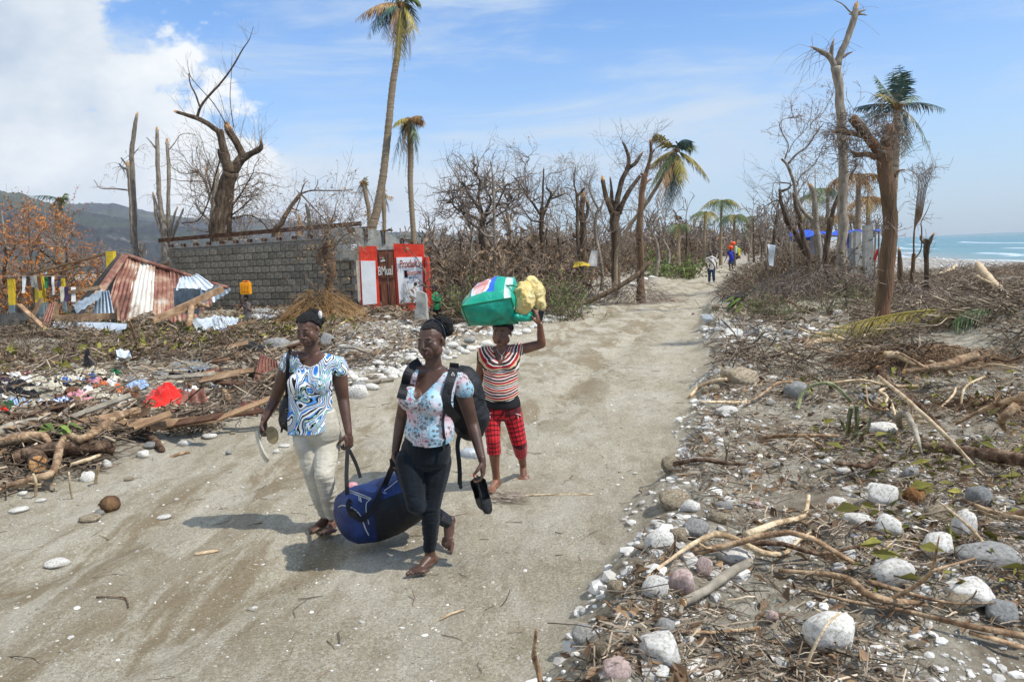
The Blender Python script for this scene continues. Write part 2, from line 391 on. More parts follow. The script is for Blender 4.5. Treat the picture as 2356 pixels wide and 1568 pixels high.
mp = n.new('ShaderNodeMapping'); mp.inputs['Scale'].default_value = (1, .35, 1); l.new(geo.outputs['Object'], mp.inputs[0]); l.new(noise(n, l, mp.outputs[0], .9, 5, .6), bm.inputs['Height']); l.new(bm.outputs[0], b.inputs['Normal'])
me = npmesh('sea', V, np.stack([ii, ii+1, ii+nc+1, ii+nc], 1), True, {'off': np.clip(np.log1p(np.maximum(US, 0)/6)/6, 0, 1).ravel(), 'foam': foam.ravel()}); me.materials.append(m)
tag(obj('sea', me), 'turquoise sea with low white breakers', None, None, 'structure')
# ------------------------------------------------------------ hills
m = bpy.data.materials.new('hill_scrub'); m.use_nodes = True; n, l, b = nodes(m); geo = n.new('ShaderNodeTexCoord'); ov = geo.outputs['Object']
mp = n.new('ShaderNodeMapping'); mp.inputs['Scale'].default_value = (1, .45, 2.2); l.new(ov, mp.inputs[0])
h1 = ramp(n, [(.36, '35393e'), (.48, '43474b'), (.57, '485048'), (.68, '5f6458')]); l.new(noise(n, l, mp.outputs[0], .006, 9, .62, .4), h1.inputs[0])
rk = mrange(n, l, noise(n, l, mp.outputs[0], .035, 7, .75), .55, .66)
rk = mathn(n, l, 'MULTIPLY', rk, mrange(n, l, noise(n, l, mp.outputs[0], .004, 3, .5), .44, .58))
c = mix(n, l, rk, h1.outputs[0], '86827d'); c = mix(n, l, mathn(n, l, 'MULTIPLY', attr(n, 'top').outputs['Fac'], .8), c, '74745a')
l.new(c, b.inputs['Base Color']); b.inputs['Roughness'].default_value = 1; b.inputs['Specular IOR Level'].default_value = 0
bm = n.new('ShaderNodeBump'); bm.inputs['Strength'].default_value = .7; bm.inputs['Distance'].default_value = 14; l.new(noise(n, l, mp.outputs[0], .04, 8, .7), bm.inputs['Height']); l.new(bm.outputs[0], b.inputs['Normal'])
def hill(name, prof, D0, D1, label, top=None, seed=0):
 az_ = []; hh = []
 for x, y in prof:
  d = ray(x, y); az_.append(d.x/d.y); hh.append(CAMZ+d.z/d.y*D1)
 A = np.linspace(az_[0], az_[-1], 420); H = np.interp(A, az_, hh)
 T = np.linspace(0, 1.5, 70); AA, T2 = np.meshgrid(A, T, indexing='ij')
 Yh = D0+(D1-D0)*T2; sh = np.where(T2 < 1, sstep(T2, -.15, 1.0), 1-(T2-1)*1.5)
 nz_ = fbm(AA*30, T2*3.5, seed, 5)
 Zh = H[:, None]*np.clip(sh+(nz_-.5)*.5*np.clip(1-T2, 0, 1)*np.clip(T2*3, 0, 1), 0, 2)+(fbm(AA*260, T2*20, seed+3, 3)-.5)*H[:, None]*.06-4*(T2 < .02)
 V = np.stack([AA*Yh, Yh, Zh], -1).reshape(-1, 3); nr, nc = AA.shape
 ii = (np.arange(nr-1)[:, None]*nc+np.arange(nc-1)[None, :]).ravel()
 tp = np.zeros_like(AA)
 if top: tp = sstep(T2, .86, .95)*sstep(AA, top[0], top[0]+.03)*(1-sstep(AA, top[1]-.03, top[1]))
 me = npmesh(name, V, np.stack([ii, ii+nc, ii+nc+1, ii+1], 1), True, {'top': tp.ravel()}); me.materials.append(m)
 tag(obj(name, me), label, None, None, 'structure')
def azp(x): d = ray(x, 600); return d.x/d.y
hill('hills', [(-700,430),(-300,440),(0,447),(45,452),(95,466),(150,484),(250,500),(400,520),(560,540),(700,560),(860,580),(1000,590)], 700, 1500, 'near dark ridge with bare rock patches at the left', seed=1)
hill('hills', [(-300,520),(60,505),(150,478),(200,472),(262,474),(300,482),(350,492),(430,504),(470,506),(520,501),(600,505),(680,512),(760,518),(850,528),(900,536),(960,535),(1030,541),(1080,546),(1160,556),(1300,566),(1500,570),(1700,566)], 1500, 2900, 'far green and grey range running to the right', (azp(130), azp(430)), seed=5)
# ------------------------------------------------------------ thin sea haze
hm = bpy.data.materials.new('haze_air'); hm.use_nodes = True; n = hm.node_tree.nodes; n.remove(n['Principled BSDF']); pv_ = n.new('ShaderNodeVolumePrincipled'); pv_.inputs['Color'].default_value = (.86, .92, 1, 1); pv_.inputs['Density'].default_value = .00011; hm.node_tree.links.new(pv_.outputs[0], n['Material Output'].inputs['Volume'])
mb = MB(); mb.box((0, 2500, 164), (11600, 6400, 340)); HZ = part(mb, 'haze', hm, None); tag(HZ, 'faint blue haze over the distance', None, None, 'stuff')
# ------------------------------------------------------------ trees
BARK_D = mat('dark_bark', [(.3,'352a21'),(.5,'574839'),(.7,'7d6c59')], 9, .95, .9, 30, stretch=(1,1,.22), bdist=.03, spec=.15, tint=.18)
BARK_G = mat('grey_bark', [(.3,'5d5348'),(.5,'857a6b'),(.7,'a79c8b')], 8, .95, .7, 26, stretch=(1,1,.35), bdist=.02, spec=.15, tint=.18)
BARK_R = mat('reddish_bark', [(.32,'4d3b2c'),(.48,'6f5a45'),(.58,'806049'),(.72,'957257')], 3.5, .95, 1.0, 26, stretch=(1,1,.16), bdist=.05, spec=.15, tint=.15)
BARK_P = mat('palm_trunk_bark', [(.3,'6b5c4a'),(.5,'8d7b64'),(.7,'b3a289')], 5, .95, .8, 5, stretch=(.3,.3,9), bdist=.03, spec=.15)
SPLINT = mat('splintered_wood', [(.3,'a86f3f'),(.5,'cf9d68'),(.7,'e6c79a')], 14, .8, .6, 60, stretch=(1,1,.15), spec=.2, tint=.2)
TWIG = mat('twigs_bark', [(.3,'5a4d41'),(.5,'84766a'),(.7,'a79a8a')], 5, .95, .2, spec=.1, tint=.35)
DLEAF = mat('dead_leaf', [(.3,'5b4529'),(.5,'8a6a42'),(.7,'b08a58')], 3, .8, 0, spec=.2, tint=.4)
OLEAF = mat('scorched_orange_leaf', [(.3,'7c4a22'),(.5,'a9672f'),(.7,'c98a4a')], 3, .8, 0, spec=.2, tint=.35)
GLEAF = mat('green_leaf', [(.3,'3f5220'),(.5,'5f7430'),(.7,'8c9a48')], 3, .6, 0, spec=.3, tint=.35)
def rv(s=1.0): return Vector((random.uniform(-s, s), random.uniform(-s, s), random.uniform(-s, s)))
def limb(mb, pts, n=10, rough=.07, sub=4, knots=.10):
 """pts: (Vector, radius) ..."""
 q = spline([(*p, r) for p, r in pts], sub)
 out = []; rad = []
 for i, a in enumerate(q):
  r = max(a[3], .002); v = Vector(a[:3])
  j = (mnoise.noise(v*1.7)+.5*mnoise.noise(v*5))*knots
  out.append(v+Vector((mnoise.noise(v*2.1+Vector((9,0,0))), mnoise.noise(v*2.1+Vector((0,9,0))), 0))*r*.35); rad.append(r*(1+j))
 mb.tint = random.random(); mb.tube(out, rad, n, rough)
 return out, rad
def splinter(mb, p, d, r, k=6):
 d = Vector(d).normalized(); a = d.orthogonal().normalized(); b = d.cross(a)
 for i in range(k):
  t = i/k*6.283; o = a*math.cos(t)*r*.6+b*math.sin(t)*r*.6; h = r*random.uniform(.7, 2.8); mb.tint = random.random()
  mb.tube([p-d*r*.5+o, p+o*.9+d*h*.5, p+o*.7+d*h+rv(r*.15)], [r*.45, r*.3, r*.03], 4)
def grow(mb, p, d, ln, r, depth, curl=.5, up=.15, leaves=None, nb=(2,3), minr=.004, leafp=.4, lsz=.09):
 k = max(3, int(ln/.35)) if depth > 0 else 3
 k = min(k, 7); pts = [Vector(p)]; d = Vector(d).normalized()
 for i in range(k):
  d = (d+rv(curl)*.55+Vector((0, 0, up*.4))).normalized(); pts.append(pts[-1]+d*ln/k)
 rr = [max(minr, r*(1-.55*i/k)) for i in range(k+1)]
 mb.tint = random.random(); mb.tube(pts, rr, 3 if r < .02 else (4 if r < .05 else 6), 0, False)
 if leaves is not None and depth <= 1:
  for q in pts[1:]:
   if random.random() < leafp: leaf(leaves, q, lsz)
 if depth > 0:
  for j in range(random.randint(*nb)+ (1 if depth > 1 else 0)):
   t = random.randint(max(1, k//2-1), k); nd = (d+rv(1.0)*.9).normalized()
   grow(mb, pts[t], nd, ln*random.uniform(.45, .8), rr[t]*.72, depth-1, curl, up, leaves, nb, minr, leafp, lsz)
def leaf(mb, q, s):
 a = rv().normalized(); b = a.orthogonal().normalized(); s *= random.uniform(.6, 1.4)
 q = q+rv(s*.3); mb.tint = random.random()
 mb.add([q, q+a*s*.5+b*s*.22, q+a*s+rv(s*.15), q+a*s*.5-b*s*.22], [(0, 1, 2, 3)])
def tree(name, label, Yd, trunk, branches=(), bark=None, twigs=(), stubs=(), n=12, group=None, tw_depth=2, leaves=None, curl=.5, cat='tree', up=.15, ground=True, leafp=.4, rough=.07):
 """trunk / branches: lists of (x, y, width) measured in the photograph; Yd: distance. Branch entries may carry a 4th value, an offset in depth (m)."""
 k = Yd/F_PX; bark = bark or BARK_D
 def cv(l): return [(P(q[0], q[1], Yd+(q[3] if len(q) > 3 else 0)), q[2]*k/2) for q in l]
 t = cv(trunk); b0 = t[0][0].copy()
 gz = hz1(b0.x, b0.y)
 if ground:
  if b0.z > gz: t = [(Vector((b0.x, b0.y, gz-.25)), t[0][1]*1.25)]+t
 base = Vector((t[0][0].x, t[0][0].y, gz if ground else t[0][0].z))
 root = empty(name, base, label, cat, group)
 mb = MB(); limb(mb, t, n, rough); part(mb, 'trunk', bark, root, True)
 ends = [(t[-1][0], t[-1][0]-t[-2][0], t[-1][1])]
 for br in branches:
  q = cv(br); mb = MB(); limb(mb, q, max(6, n-4), rough); part(mb, 'branch', bark, root, True)
  ends.append((q[-1][0], q[-1][0]-q[-2][0], q[-1][1]))
 st = MB()
 for i in stubs:
  splinter(st, *ends[i])
 if st.v: part(st, 'splintered_end', SPLINT, root)
 if twigs:
  mb = MB(); lv = MB() if leaves else None
  for (li, cnt, ln, r) in twigs:
   src = t if li == 0 else cv(branches[li-1])
   for c in range(cnt):
    a = random.uniform(.25, 1)*(len(src)-1); i0 = min(int(a), len(src)-2); f = a-i0
    p = src[i0][0].lerp(src[i0+1][0], f); dr = (src[i0+1][0]-src[i0][0]).normalized()
    grow(mb, p, (dr*.5+rv(1)).normalized(), ln*random.uniform(.6, 1.2), r, tw_depth, curl, up, lv, leafp=leafp)
  part(mb, 'twigs', TWIG, root)
  if lv and lv.v: part(lv, 'dried_leaves', leaves, root)
 return root
c5 = lambda x, y, w=1, dy=0: (345.1+x*.3669, y*.3669, w*.3669, dy)
c0 = lambda x, y, w=1, dy=0: (x*.3301, y*.3301, w*.3301, dy)
c6 = lambda x, y, w=1, dy=0: (977.9+x*.293, 287.6+y*.293, w*.293, dy)
c7 = lambda x, y, w=1, dy=0: (1553.1+x*.341, y*.341, w*.341, dy)
c8 = lambda x, y, w=1, dy=0: (1553.1+x*.3409, 460.2+y*.3409, w*.3409, dy)
tree('broken_tree', 'big dark storm-broken tree with one long thin limb, behind the grey block house', 42,
  [c5(430,1480,105), c5(445,1330,95), c5(480,1180,90), c5(500,1080,88)],
  [[c5(495,1090,70), c5(475,980,58), c5(450,880,46), c5(438,815,48)],
   [c5(440,830,34), c5(360,775,30), c5(290,740,28), c5(170,703,20)],
   [c5(295,738,20), c5(318,670,16), c5(375,595,14), c5(445,520,12), c5(515,425,10), c5(575,320,8), c5(622,250,5), c5(650,165,2)],
   [c5(312,668,12), c5(285,590,10), c5(255,530,8), c5(243,462,7)],
   [c5(505,1090,66,.3), c5(565,1010,60,.4), c5(570,955,46,.5), c5(540,890,44,.5), c5(490,805,50,.4)],
   [c5(572,1000,50,.4), c5(630,965,38,.2), c5(690,932,34,0), c5(700,880,10,0)],
   [c5(480,1040,40), c5(445,985,30), c5(427,935,10)],
   [c5(480,780,7), c5(400,650,6), c5(330,570,5), c5(255,480,4), c5(232,372,2)],
   [c5(525,800,6), c5(503,620,5), c5(512,450,3), c5(515,335,1.5)],
   [c5(445,980,10,1), c5(330,1350,9,1.5), c5(200,1400,8,1.5)]],
  BARK_D, [(1,14,1.5,.012),(2,8,1.2,.01),(3,16,1.0,.009),(5,16,2.0,.012),(6,16,1.6,.012),(0,10,1.6,.02),(8,8,.9,.006),(4,4,.8,.006)], [2,5,6], tw_depth=1, up=.5, n=14)
tree('dead_tree', 'pale bushy dead tree with dry leaves just left of the big dark broken tree', 46,
  [c5(390,1450,30), c5(400,1250,26), c5(410,1120,20)],
  [[c5(395,1300,18), c5(350,1150,16), c5(310,1080,12), c5(250,1070,6)], [c5(400,1250,18), c5(350,1060,12)], [c5(410,1250,16), c5(430,1070,12)],
   [c5(395,1400,18,.5), c5(320,1330,14,1), c5(280,1270,9,1)]],
  BARK_G, [(0,10,2.2,.035),(1,12,2,.03),(2,8,1.6,.02),(3,8,1.6,.02),(4,12,2,.02)], [2,3], leaves=DLEAF, tw_depth=2, curl=.9)
tree('dead_tree', 'leafless tree with curly drooping twigs close to the right of the big dark broken tree', 44,
  [c5(500,1470,34), c5(505,1350,28), c5(515,1250,20), c5(530,1100,12)],
  [[c5(510,1300,14), c5(580,1200,10), c5(650,1080,6)], [c5(520,1370,16), c5(620,1350,10), c5(700,1390,8), c5(760,1460,5)], [c5(512,1350,12), c5(590,1290,9), c5(650,1230,5)]],
  BARK_D, [(0,12,2,.03),(1,14,1.8,.025),(2,8,1.4,.02),(3,14,1.8,.02)], leaves=DLEAF, tw_depth=2, curl=1.0, up=-.2)
tree('snapped_tree', 'tallest straight grey trunk snapped at the top, left of the thinner pair', 48,
  [c0(945,1700,34), c0(940,1500,33), c0(925,1250,32), c0(920,1050,31), c0(935,920,28), c0(955,800,20)],
  [[c0(925,1700,30,.6), c0(915,1450,28,.6), c0(900,1250,26,.6), c0(892,1150,26,.6)],
   [c0(895,1325,12,.5), c0(800,1315,10,.3), c0(700,1310,8,0), c0(655,1250,4,0)], [c0(890,1180,18,.5), c0(850,1165,14,.5), c0(828,1140,8,.5)],
   [c0(935,1070,8), c0(965,1035,5)], [c0(893,1160,14,.6), c0(845,1100,10,.6)]],
  BARK_G, [(3,9,1.0,.016),(2,3,1,.014),(4,4,1,.01)], [0,1], leaves=DLEAF, tw_depth=1, up=-.6)
tree('snapped_tree', 'twin grey snapped stems with splintered stubs low down, right of the tallest snapped trunk', 47,
  [c0(1150,1750,56), c0(1145,1600,50), c0(1120,1450,34), c0(1103,1250,30), c0(1098,1050,28), c0(1095,905,22)],
  [[c0(1165,1700,40,.4), c0(1175,1550,34,.5), c0(1172,1400,26,.5), c0(1178,1200,26,.5), c0(1165,985,22,.5)],
   [c0(1130,1620,30), c0(1090,1500,26), c0(1082,1420,24), c0(1068,1350,14)], [c0(1180,1650,24), c0(1205,1530,20), c0(1235,1450,12)], [c0(1190,1680,26), c0(1240,1550,20), c0(1277,1460,12)],
   [c0(1090,1040,12), c0(1060,1000,10), c0(1022,958,6)], [c0(1178,1045,8,.5), c0(1215,1000,7,.5), c0(1260,940,5,.5), c0(1330,930,4,.5), c0(1362,945,3,.5)]],
  BARK_G, [(2,4,1.0,.014),(6,4,.5,.006)], [0,1,2,3,4], tw_depth=1, up=-.5)
S = lambda x, y, w=1, dy=0: (x*.2568, 402.6+y*.2568, w*.2568, dy)
tree('scorched_tree', 'tree with scorched orange-brown leaves above the yellow posts at the far left', 30,
  [S(600,1000,42), S(560,880,36), S(540,830,32)],
  [[S(545,850,22), S(480,770,18), S(370,680,14), S(300,600,10)], [S(560,850,20), S(600,760,16), S(590,670,12), S(540,580,8), S(500,480,5)], [S(550,900,16,.5), S(640,820,10,.5), S(720,760,6,.5)]],
  BARK_D, [(1,14,1.1,.018),(2,14,1.1,.018),(3,9,1.0,.015),(0,6,1.2,.018)], leaves=OLEAF, tw_depth=2, curl=.7, leafp=.95)
tree('scorched_tree', 'bushy scorched tree with yellowish leaves at the left frame edge', 31,
  [S(40,900,30), S(60,760,26), S(50,640,20)], [[S(60,760,18), S(130,650,14), S(200,560,8)], [S(50,700,16), S(0,620,10), S(-60,560,8)]],
  BARK_D, [(0,10,1.1,.018),(1,12,1.1,.018),(2,9,1.0,.016)], leaves=OLEAF, tw_depth=2, curl=.7, leafp=1.0)
tree('scorched_tree', 'thin scorched sapling with sparse orange leaves left of the fallen tin roof', 27,
  [S(300,1000,16), S(290,860,14), S(270,640,16), S(262,440,12)], [[S(285,700,10), S(340,560,7), S(400,470,4)]], BARK_R, [(0,14,.8,.012),(1,8,.8,.01)], leaves=OLEAF, tw_depth=2, leafp=.9)
tree('snapped_tree', 'small snapped grey sapling at the left frame edge', 34, [S(60,800,20), S(40,520,24), S(20,400,18), S(20,325,10)], [[S(35,460,14), S(70,430,10), S(105,395,5)]], BARK_G, [(0,5,.8,.01)], [0], tw_depth=1)
tree('leaning_dead_tree', 'dark leaning dead trunk with a long horizontal crown branch above the house roof beam', 36,
  [c5(780,1480,34), c5(825,1400,30), c5(875,1310,26), c5(945,1215,22)],
  [[c5(945,1215,12), c5(1010,1195,9), c5(1100,1195,8), c5(1190,1195,6), c5(1275,1190,4)], [c5(945,1215,10), c5(965,1160,7), c5(990,1130,3)], [c5(945,1220,8), c5(915,1190,4)],
   [c5(1030,1195,6), c5(1052,1150,5), c5(1050,1125,3)], [c5(945,1215,10), c5(1005,1280,8), c5(1080,1360,7), c5(1140,1420,6)], [c5(880,1305,8), c5(935,1320,6)], [c5(945,1240,8), c5(915,1330,5), c5(930,1400,5)]],
  BARK_D, [(1,8,.7,.008),(5,6,.7,.008),(2,3,.5,.006)], leaves=DLEAF, tw_depth=1)
tree('snapped_stub', 'snapped trunk with a raw orange tip above the roof beam of the block house', 38, [c5(1000,1480,24), c5(1000,1400,24), c5(990,1320,22), c5(978,1285,14)], [], BARK_G, [], [0])
tree('snapped_stub', 'short orange splintered stub just above the roof beam, left of the taller snapped trunk', 37, [c5(935,1470,22), c5(940,1420,20), c5(935,1355,12)], [], SPLINT, [], [0])
B4 = lambda x, y, w=1, dy=0: (517.7+x*.2441, 460.2+y*.2441, w*.2441, dy)
tree('gnarled_tree', 'gnarled knobbly trunk with thin wild shoots standing in front of the grey block wall', 25.5,
  [B4(995,1000,78), B4(990,900,76), B4(985,760,72), B4(1000,690,90), B4(960,600,150), B4(950,520,140), B4(960,440,110), B4(960,410,60)],
  [[B4(950,560,30), B4(880,500,24), B4(890,440,14)], [B4(980,500,24), B4(1060,410,16), B4(1130,330,10), B4(1250,290,4)], [B4(950,450,14), B4(940,300,9), B4(890,150,5), B4(850,-20,2)],
   [B4(960,450,14), B4(970,300,9), B4(1030,120,7), B4(1050,30,3)], [B4(980,460,12), B4(1080,380,8), B4(1150,420,5), B4(1130,380,3)], [B4(900,480,8), B4(800,450,6), B4(660,300,4), B4(600,180,2)],
   [B4(900,560,7), B4(770,520,6), B4(640,600,5), B4(490,560,4), B4(450,540,3)], [B4(950,440,8), B4(860,320,6), B4(780,230,4), B4(700,180,3)], [B4(985,430,8), B4(1100,250,5), B4(1200,130,3)]],
  BARK_R, [(0,24,.8,.010),(3,12,.9,.008),(4,12,.9,.008),(2,9,.7,.008),(8,8,.8,.008),(9,12,.8,.008),(5,8,.7,.008)], tw_depth=2, curl=.7, leaves=DLEAF, leafp=.18, n=14, rough=.16)
tree('broken_tree', 'round curly-branched dead tree, leftmost big crown of the centre row', 38,
  [c6(470,1150,60), c6(460,1000,52), c6(440,850,46), c6(460,700,40)],
  [[c6(460,720,28), c6(400,620,22), c6(330,520,14), c6(290,440,8)], [c6(450,700,26), c6(420,560,20), c6(430,440,14), c6(370,340,7)], [c6(450,760,26), c6(340,700,20), c6(250,660,14), c6(190,580,8)],
   [c6(450,820,22), c6(370,780,16), c6(300,700,12), c6(230,570,7)], [c6(470,700,24,.6), c6(520,600,18,.6), c6(480,500,12,.6), c6(470,400,8,.6)], [c6(470,720,22,-.6), c6(560,640,16,-.6), c6(620,500,12,-.6), c6(650,455,6,-.6)],
   [c6(480,780,20), c6(580,700,14), c6(640,660,10), c6(690,560,6)], [c6(450,700,16,1), c6(360,560,10,1), c6(240,480,6,1)]],
  BARK_D, [(i,11,1.5,.035) for i in range(1,9)], tw_depth=2, curl=1.3, leaves=DLEAF, leafp=.15)
tree('snapped_tree', 'slender split trunk with a raw orange scar, before the round curly dead tree', 35,
  [c6(562,1120,30), c6(552,950,26), c6(545,800,24), c6(540,600,22), c6(535,480,18), c6(525,345,12)], [[c6(545,880,22), c6(480,870,18), c6(430,820,12)], [c6(560,880,14), c6(600,820,8)]], BARK_G, [(1,6,.9,.012)], [0], tw_depth=1)
tree('broken_tree', 'multi-limbed dead tree with a pale split centre stem, second of the centre row', 38,
  [c6(930,1040,46), c6(920,900,40), c6(915,760,36), c6(920,640,30)],
  [[c6(920,660,20), c6(925,520,16), c6(932,345,10)], [c6(915,720,22), c6(850,620,18), c6(800,560,14), c6(760,480,9), c6(700,420,5)], [c6(800,560,10), c6(790,440,9), c6(785,320,8), c6(820,265,5), c6(770,240,3)],
   [c6(925,720,26,.5), c6(970,600,24,.5), c6(990,540,22,.5), c6(950,490,14,.5)], [c6(985,580,18,.5), c6(1050,560,14,.5), c6(1100,535,10,.5)], [c6(990,560,12,.5), c6(1040,500,9,.5), c6(1050,470,7,.5)], [c6(940,420,6), c6(990,380,5), c6(1060,370,4), c6(1115,345,2)],
   [c6(910,760,14), c6(840,750,10), c6(790,690,8), c6(760,640,5)]],
  BARK_D, [(0,5,1.5,.03),(2,11,1.3,.025),(3,9,1.1,.018),(4,7,1.2,.02),(5,8,1.2,.02),(7,10,.8,.01),(8,10,1.4,.02)], [1,5,6], tw_depth=2, curl=.9, leaves=DLEAF, leafp=.15)
tree('broken_tree', 'slim grey dead tree with a spiky top, third of the centre row', 34,
  [c6(1225,1150,34), c6(1205,1000,28), c6(1195,850,26), c6(1195,650,24), c6(1190,530,22)],
  [[c6(1190,550,16), c6(1170,450,12), c6(1182,330,7)], [c6(1195,560,20), c6(1240,510,18), c6(1250,490,10)], [c6(1190,520,8), c6(1100,490,5), c6(1060,520,3)], [c6(1195,700,10), c6(1140,560,7), c6(1090,540,4)]],
  BARK_D, [(0,8,1.2,.015),(1,12,.9,.012),(4,6,.8,.01)], [2], tw_depth=2, curl=.8)
tree('broken_tree', 'thick snapped trunk with a torn brown top between two slim dead trees', 39,
  [c6(1240,1000,56), c6(1245,850,52), c6(1230,700,50), c6(1240,560,44)], [[c6(1245,750,30), c6(1280,680,24), c6(1270,600,20)], [c6(1235,900,24), c6(1180,880,20), c6(1160,860,16)]], BARK_D, [(0,14,1.5,.02),(1,8,1.2,.02)], [0,1], tw_depth=2, curl=.9)
tree('broken_tree', 'crooked dead tree with a hooked top, left of the big forked trunk', 36,
  [c6(1385,1100,30), c6(1350,940,28), c6(1335,800,24), c6(1345,700,24), c6(1365,660,26)],
  [[c6(1360,660,20), c6(1320,580,16), c6(1290,500,12), c6(1300,420,6)], [c6(1290,480,8), c6(1230,430,5), c6(1215,390,3)], [c6(1370,680,18,.4), c6(1400,600,14,.4), c6(1395,590,8,.4)], [c6(1340,760,12), c6(1290,640,9), c6(1280,560,5)]],
  BARK_G, [(0,8,1.1,.015),(1,12,.9,.012),(3,4,.8,.01)], [3], tw_depth=2, curl=.8)
tree('broken_tree', 'big forked trunk with two snapped limbs rising behind the leaning palm', 37,
  [c6(1492,1000,62), c6(1490,850,66), c6(1485,740,74), c6(1485,690,84)],
  [[c6(1470,700,52), c6(1430,590,40), c6(1410,500,36), c6(1395,430,34)], [c6(1478,680,40,.4), c6(1465,580,32,.4), c6(1463,490,20,.4), c6(1454,415,12,.4)],
   [c6(1495,700,52,.2), c6(1515,560,42,.2), c6(1550,430,38,.2), c6(1590,340,36,.2), c6(1600,270,26,.2), c6(1575,180,22,.2), c6(1550,135,14,.2)], [c6(1585,350,32,.2), c6(1650,300,28,.2), c6(1702,225,18,.2)],
   [c6(1520,700,44), c6(1560,600,38), c6(1620,490,32), c6(1690,400,26)]],
  BARK_D, [(3,14,1.3,.012),(5,10,1.2,.012),(0,8,1.3,.015)], [1,2,4], tw_depth=2, curl=.7, n=14)
tree('broken_tree', 'thick brown upright trunk with a forked snapped top, in front of the leaning palm', 30,
  [c6(1690,1080,58), c6(1690,950,52), c6(1685,850,56), c6(1690,700,50), c6(1700,560,46), c6(1712,460,50), c6(1722,380,38)],
  [[c6(1715,440,36), c6(1750,330,30), c6(1775,230,26), c6(1768,125,18)], [c6(1775,230,16), c6(1805,190,10)], [c6(1670,870,24), c6(1612,855,18)], [c6(1715,470,18), c6(1780,420,12)], [c6(1740,350,16), c6(1800,330,10)], [c6(1710,400,16), c6(1690,380,14)]],
  BARK_R, [(0,14,.9,.01),(1,16,.9,.01),(3,5,.7,.01)], [1], tw_depth=2, n=14)
tree('tall_snapped_tree', 'tallest bare grey tree on the right with a forked splintered top', 24,
  [c8(1115,740,96), c8(1118,660,82), c8(1120,560,74), c8(1125,400,68), c7(1130,1500,66), c7(1135,1200,62), c7(1125,900,60), c7(1112,700,58), c7(1095,540,58), c7(1088,450,62)],
  [[c7(1085,455,46), c7(1045,385,38), c7(985,350,30), c7(925,320,12)], [c7(1055,400,30), c7(1055,330,26), c7(1070,270,10)], [c7(1100,440,52), c7(1135,330,44), c7(1175,220,42), c7(1210,110,40), c7(1220,50,34)],
   [c7(1130,390,22), c7(1165,365,16), c7(1198,350,6)], [c7(1212,95,18), c7(1180,80,12), c7(1130,30,8), c7(1070,0,3)], [c7(1225,90,26), c7(1260,75,14), c7(1292,66,4)], [c7(1225,95,20), c7(1265,98,12), c7(1295,104,4)], [c7(1215,60,22), c7(1212,40,12), c7(1220,34,5)], [c7(1205,100,16), c7(1172,96,6)]],
  BARK_G, [(1,14,1.3,.006),(2,8,1.2,.006),(3,6,1.0,.006)], [1,2,3,8], tw_depth=0, up=-1.2, n=18)
tree('leaning_stout_tree', 'stout brown tree with one thick sawn limb, nearest trunk on the right verge', 15.4,
  [c8(1372,1000,118), c8(1380,930,104), c8(1400,760,102), c8(1415,600,100), c8(1425,450,104), c8(1440,300,100), c8(1445,130,96), c7(1440,1330,94), c7(1422,1180,98), c7(1405,1080,104), c7(1410,1000,100)],
  [[c7(1400,1050,78), c7(1320,950,66), c7(1250,860,62), c7(1185,795,58)], [c7(1350,1060,46), c7(1290,1040,34), c7(1230,1045,34), c7(1180,1015,12)], [c7(1420,1020,92,.1), c7(1440,930,86,.1), c7(1445,840,60,.1)],
   [c7(1290,930,30), c7(1200,900,34), c7(1120,890,38), c7(1068,888,14)], [c7(1475,1190,26), c7(1510,1155,18), c7(1550,1145,8)], [c7(1330,980,28), c7(1335,940,26), c7(1340,920,10)], [c7(1180,900,30,.1), c7(1120,860,22,.1), c7(1075,868,6,.1)], [c7(1240,1045,28,.1), c7(1200,1060,16,.1)]],
  BARK_R, [(3,50,.4,.005),(4,34,.3,.004),(1,20,.5,.004),(2,24,.4,.004),(0,12,.7,.004)], [4], tw_depth=2, curl=.8, up=-.25, n=22)
tree('crooked_tree', 'crooked grey tree with curling upper branches at the right edge of the road', 32,
  [c8(965,440,44), c8(955,300,40), c7(960,1560,38), c7(950,1490,36)],
  [[c7(950,1500,34), c7(880,1440,28), c7(825,1350,24), c7(800,1230,22), c7(760,1120,20), c7(718,1072,14)], [c7(762,1105,16), c7(820,1040,13), c7(890,990,11), c7(950,900,9), c7(1005,830,5)], [c7(740,1075,10), c7(765,980,8), c7(730,910,8), c7(705,840,7), c7(745,800,4), c7(825,792,2)],
   [c7(820,1260,10), c7(850,1180,8), c7(940,1110,7), c7(990,1010,4)], [c7(915,870,7), c7(920,830,6), c7(1000,760,5), c7(1060,640,2)], [c7(765,1030,8), c7(800,960,5), c7(860,900,3)]],
  BARK_G, [(2,10,.8,.012),(3,9,.8,.012),(4,12,.8,.012),(5,9,.9,.01),(6,10,.7,.01)], tw_depth=2, curl=.8, leaves=DLEAF, leafp=.2)
tree('snapped_tree', 'snapped grey trunk with an orange broken top beside the crooked grey tree', 31,
  [c8(975,440,42), c8(962,250,40), c7(955,1560,36), c7(945,1400,34), c7(930,1300,34), c7(915,1255,30)], [[c7(945,1400,8), c7(945,1200,6), c7(945,1140,4)]], BARK_G, [(0,3,.7,.01)], [0], tw_depth=1)
tree('bent_tree', 'bent dead tree with a pale snapped hook near its top, leftmost of the right-hand group', 33,
  [c8(905,410,44), c8(870,330,42), c8(810,220,40), c7(760,1500,34), c7(720,1380,26), c7(705,1275,20)], [[c7(720,1290,18), c7(770,1268,14), c7(775,1240,10), c7(712,1232,8)], [c7(730,1400,12), c7(690,1350,9), c7(610,1390,5)]],
  BARK_D, [(0,10,1.4,.02),(1,8,1.2,.012),(2,6,1.2,.01)], [1], tw_depth=2)
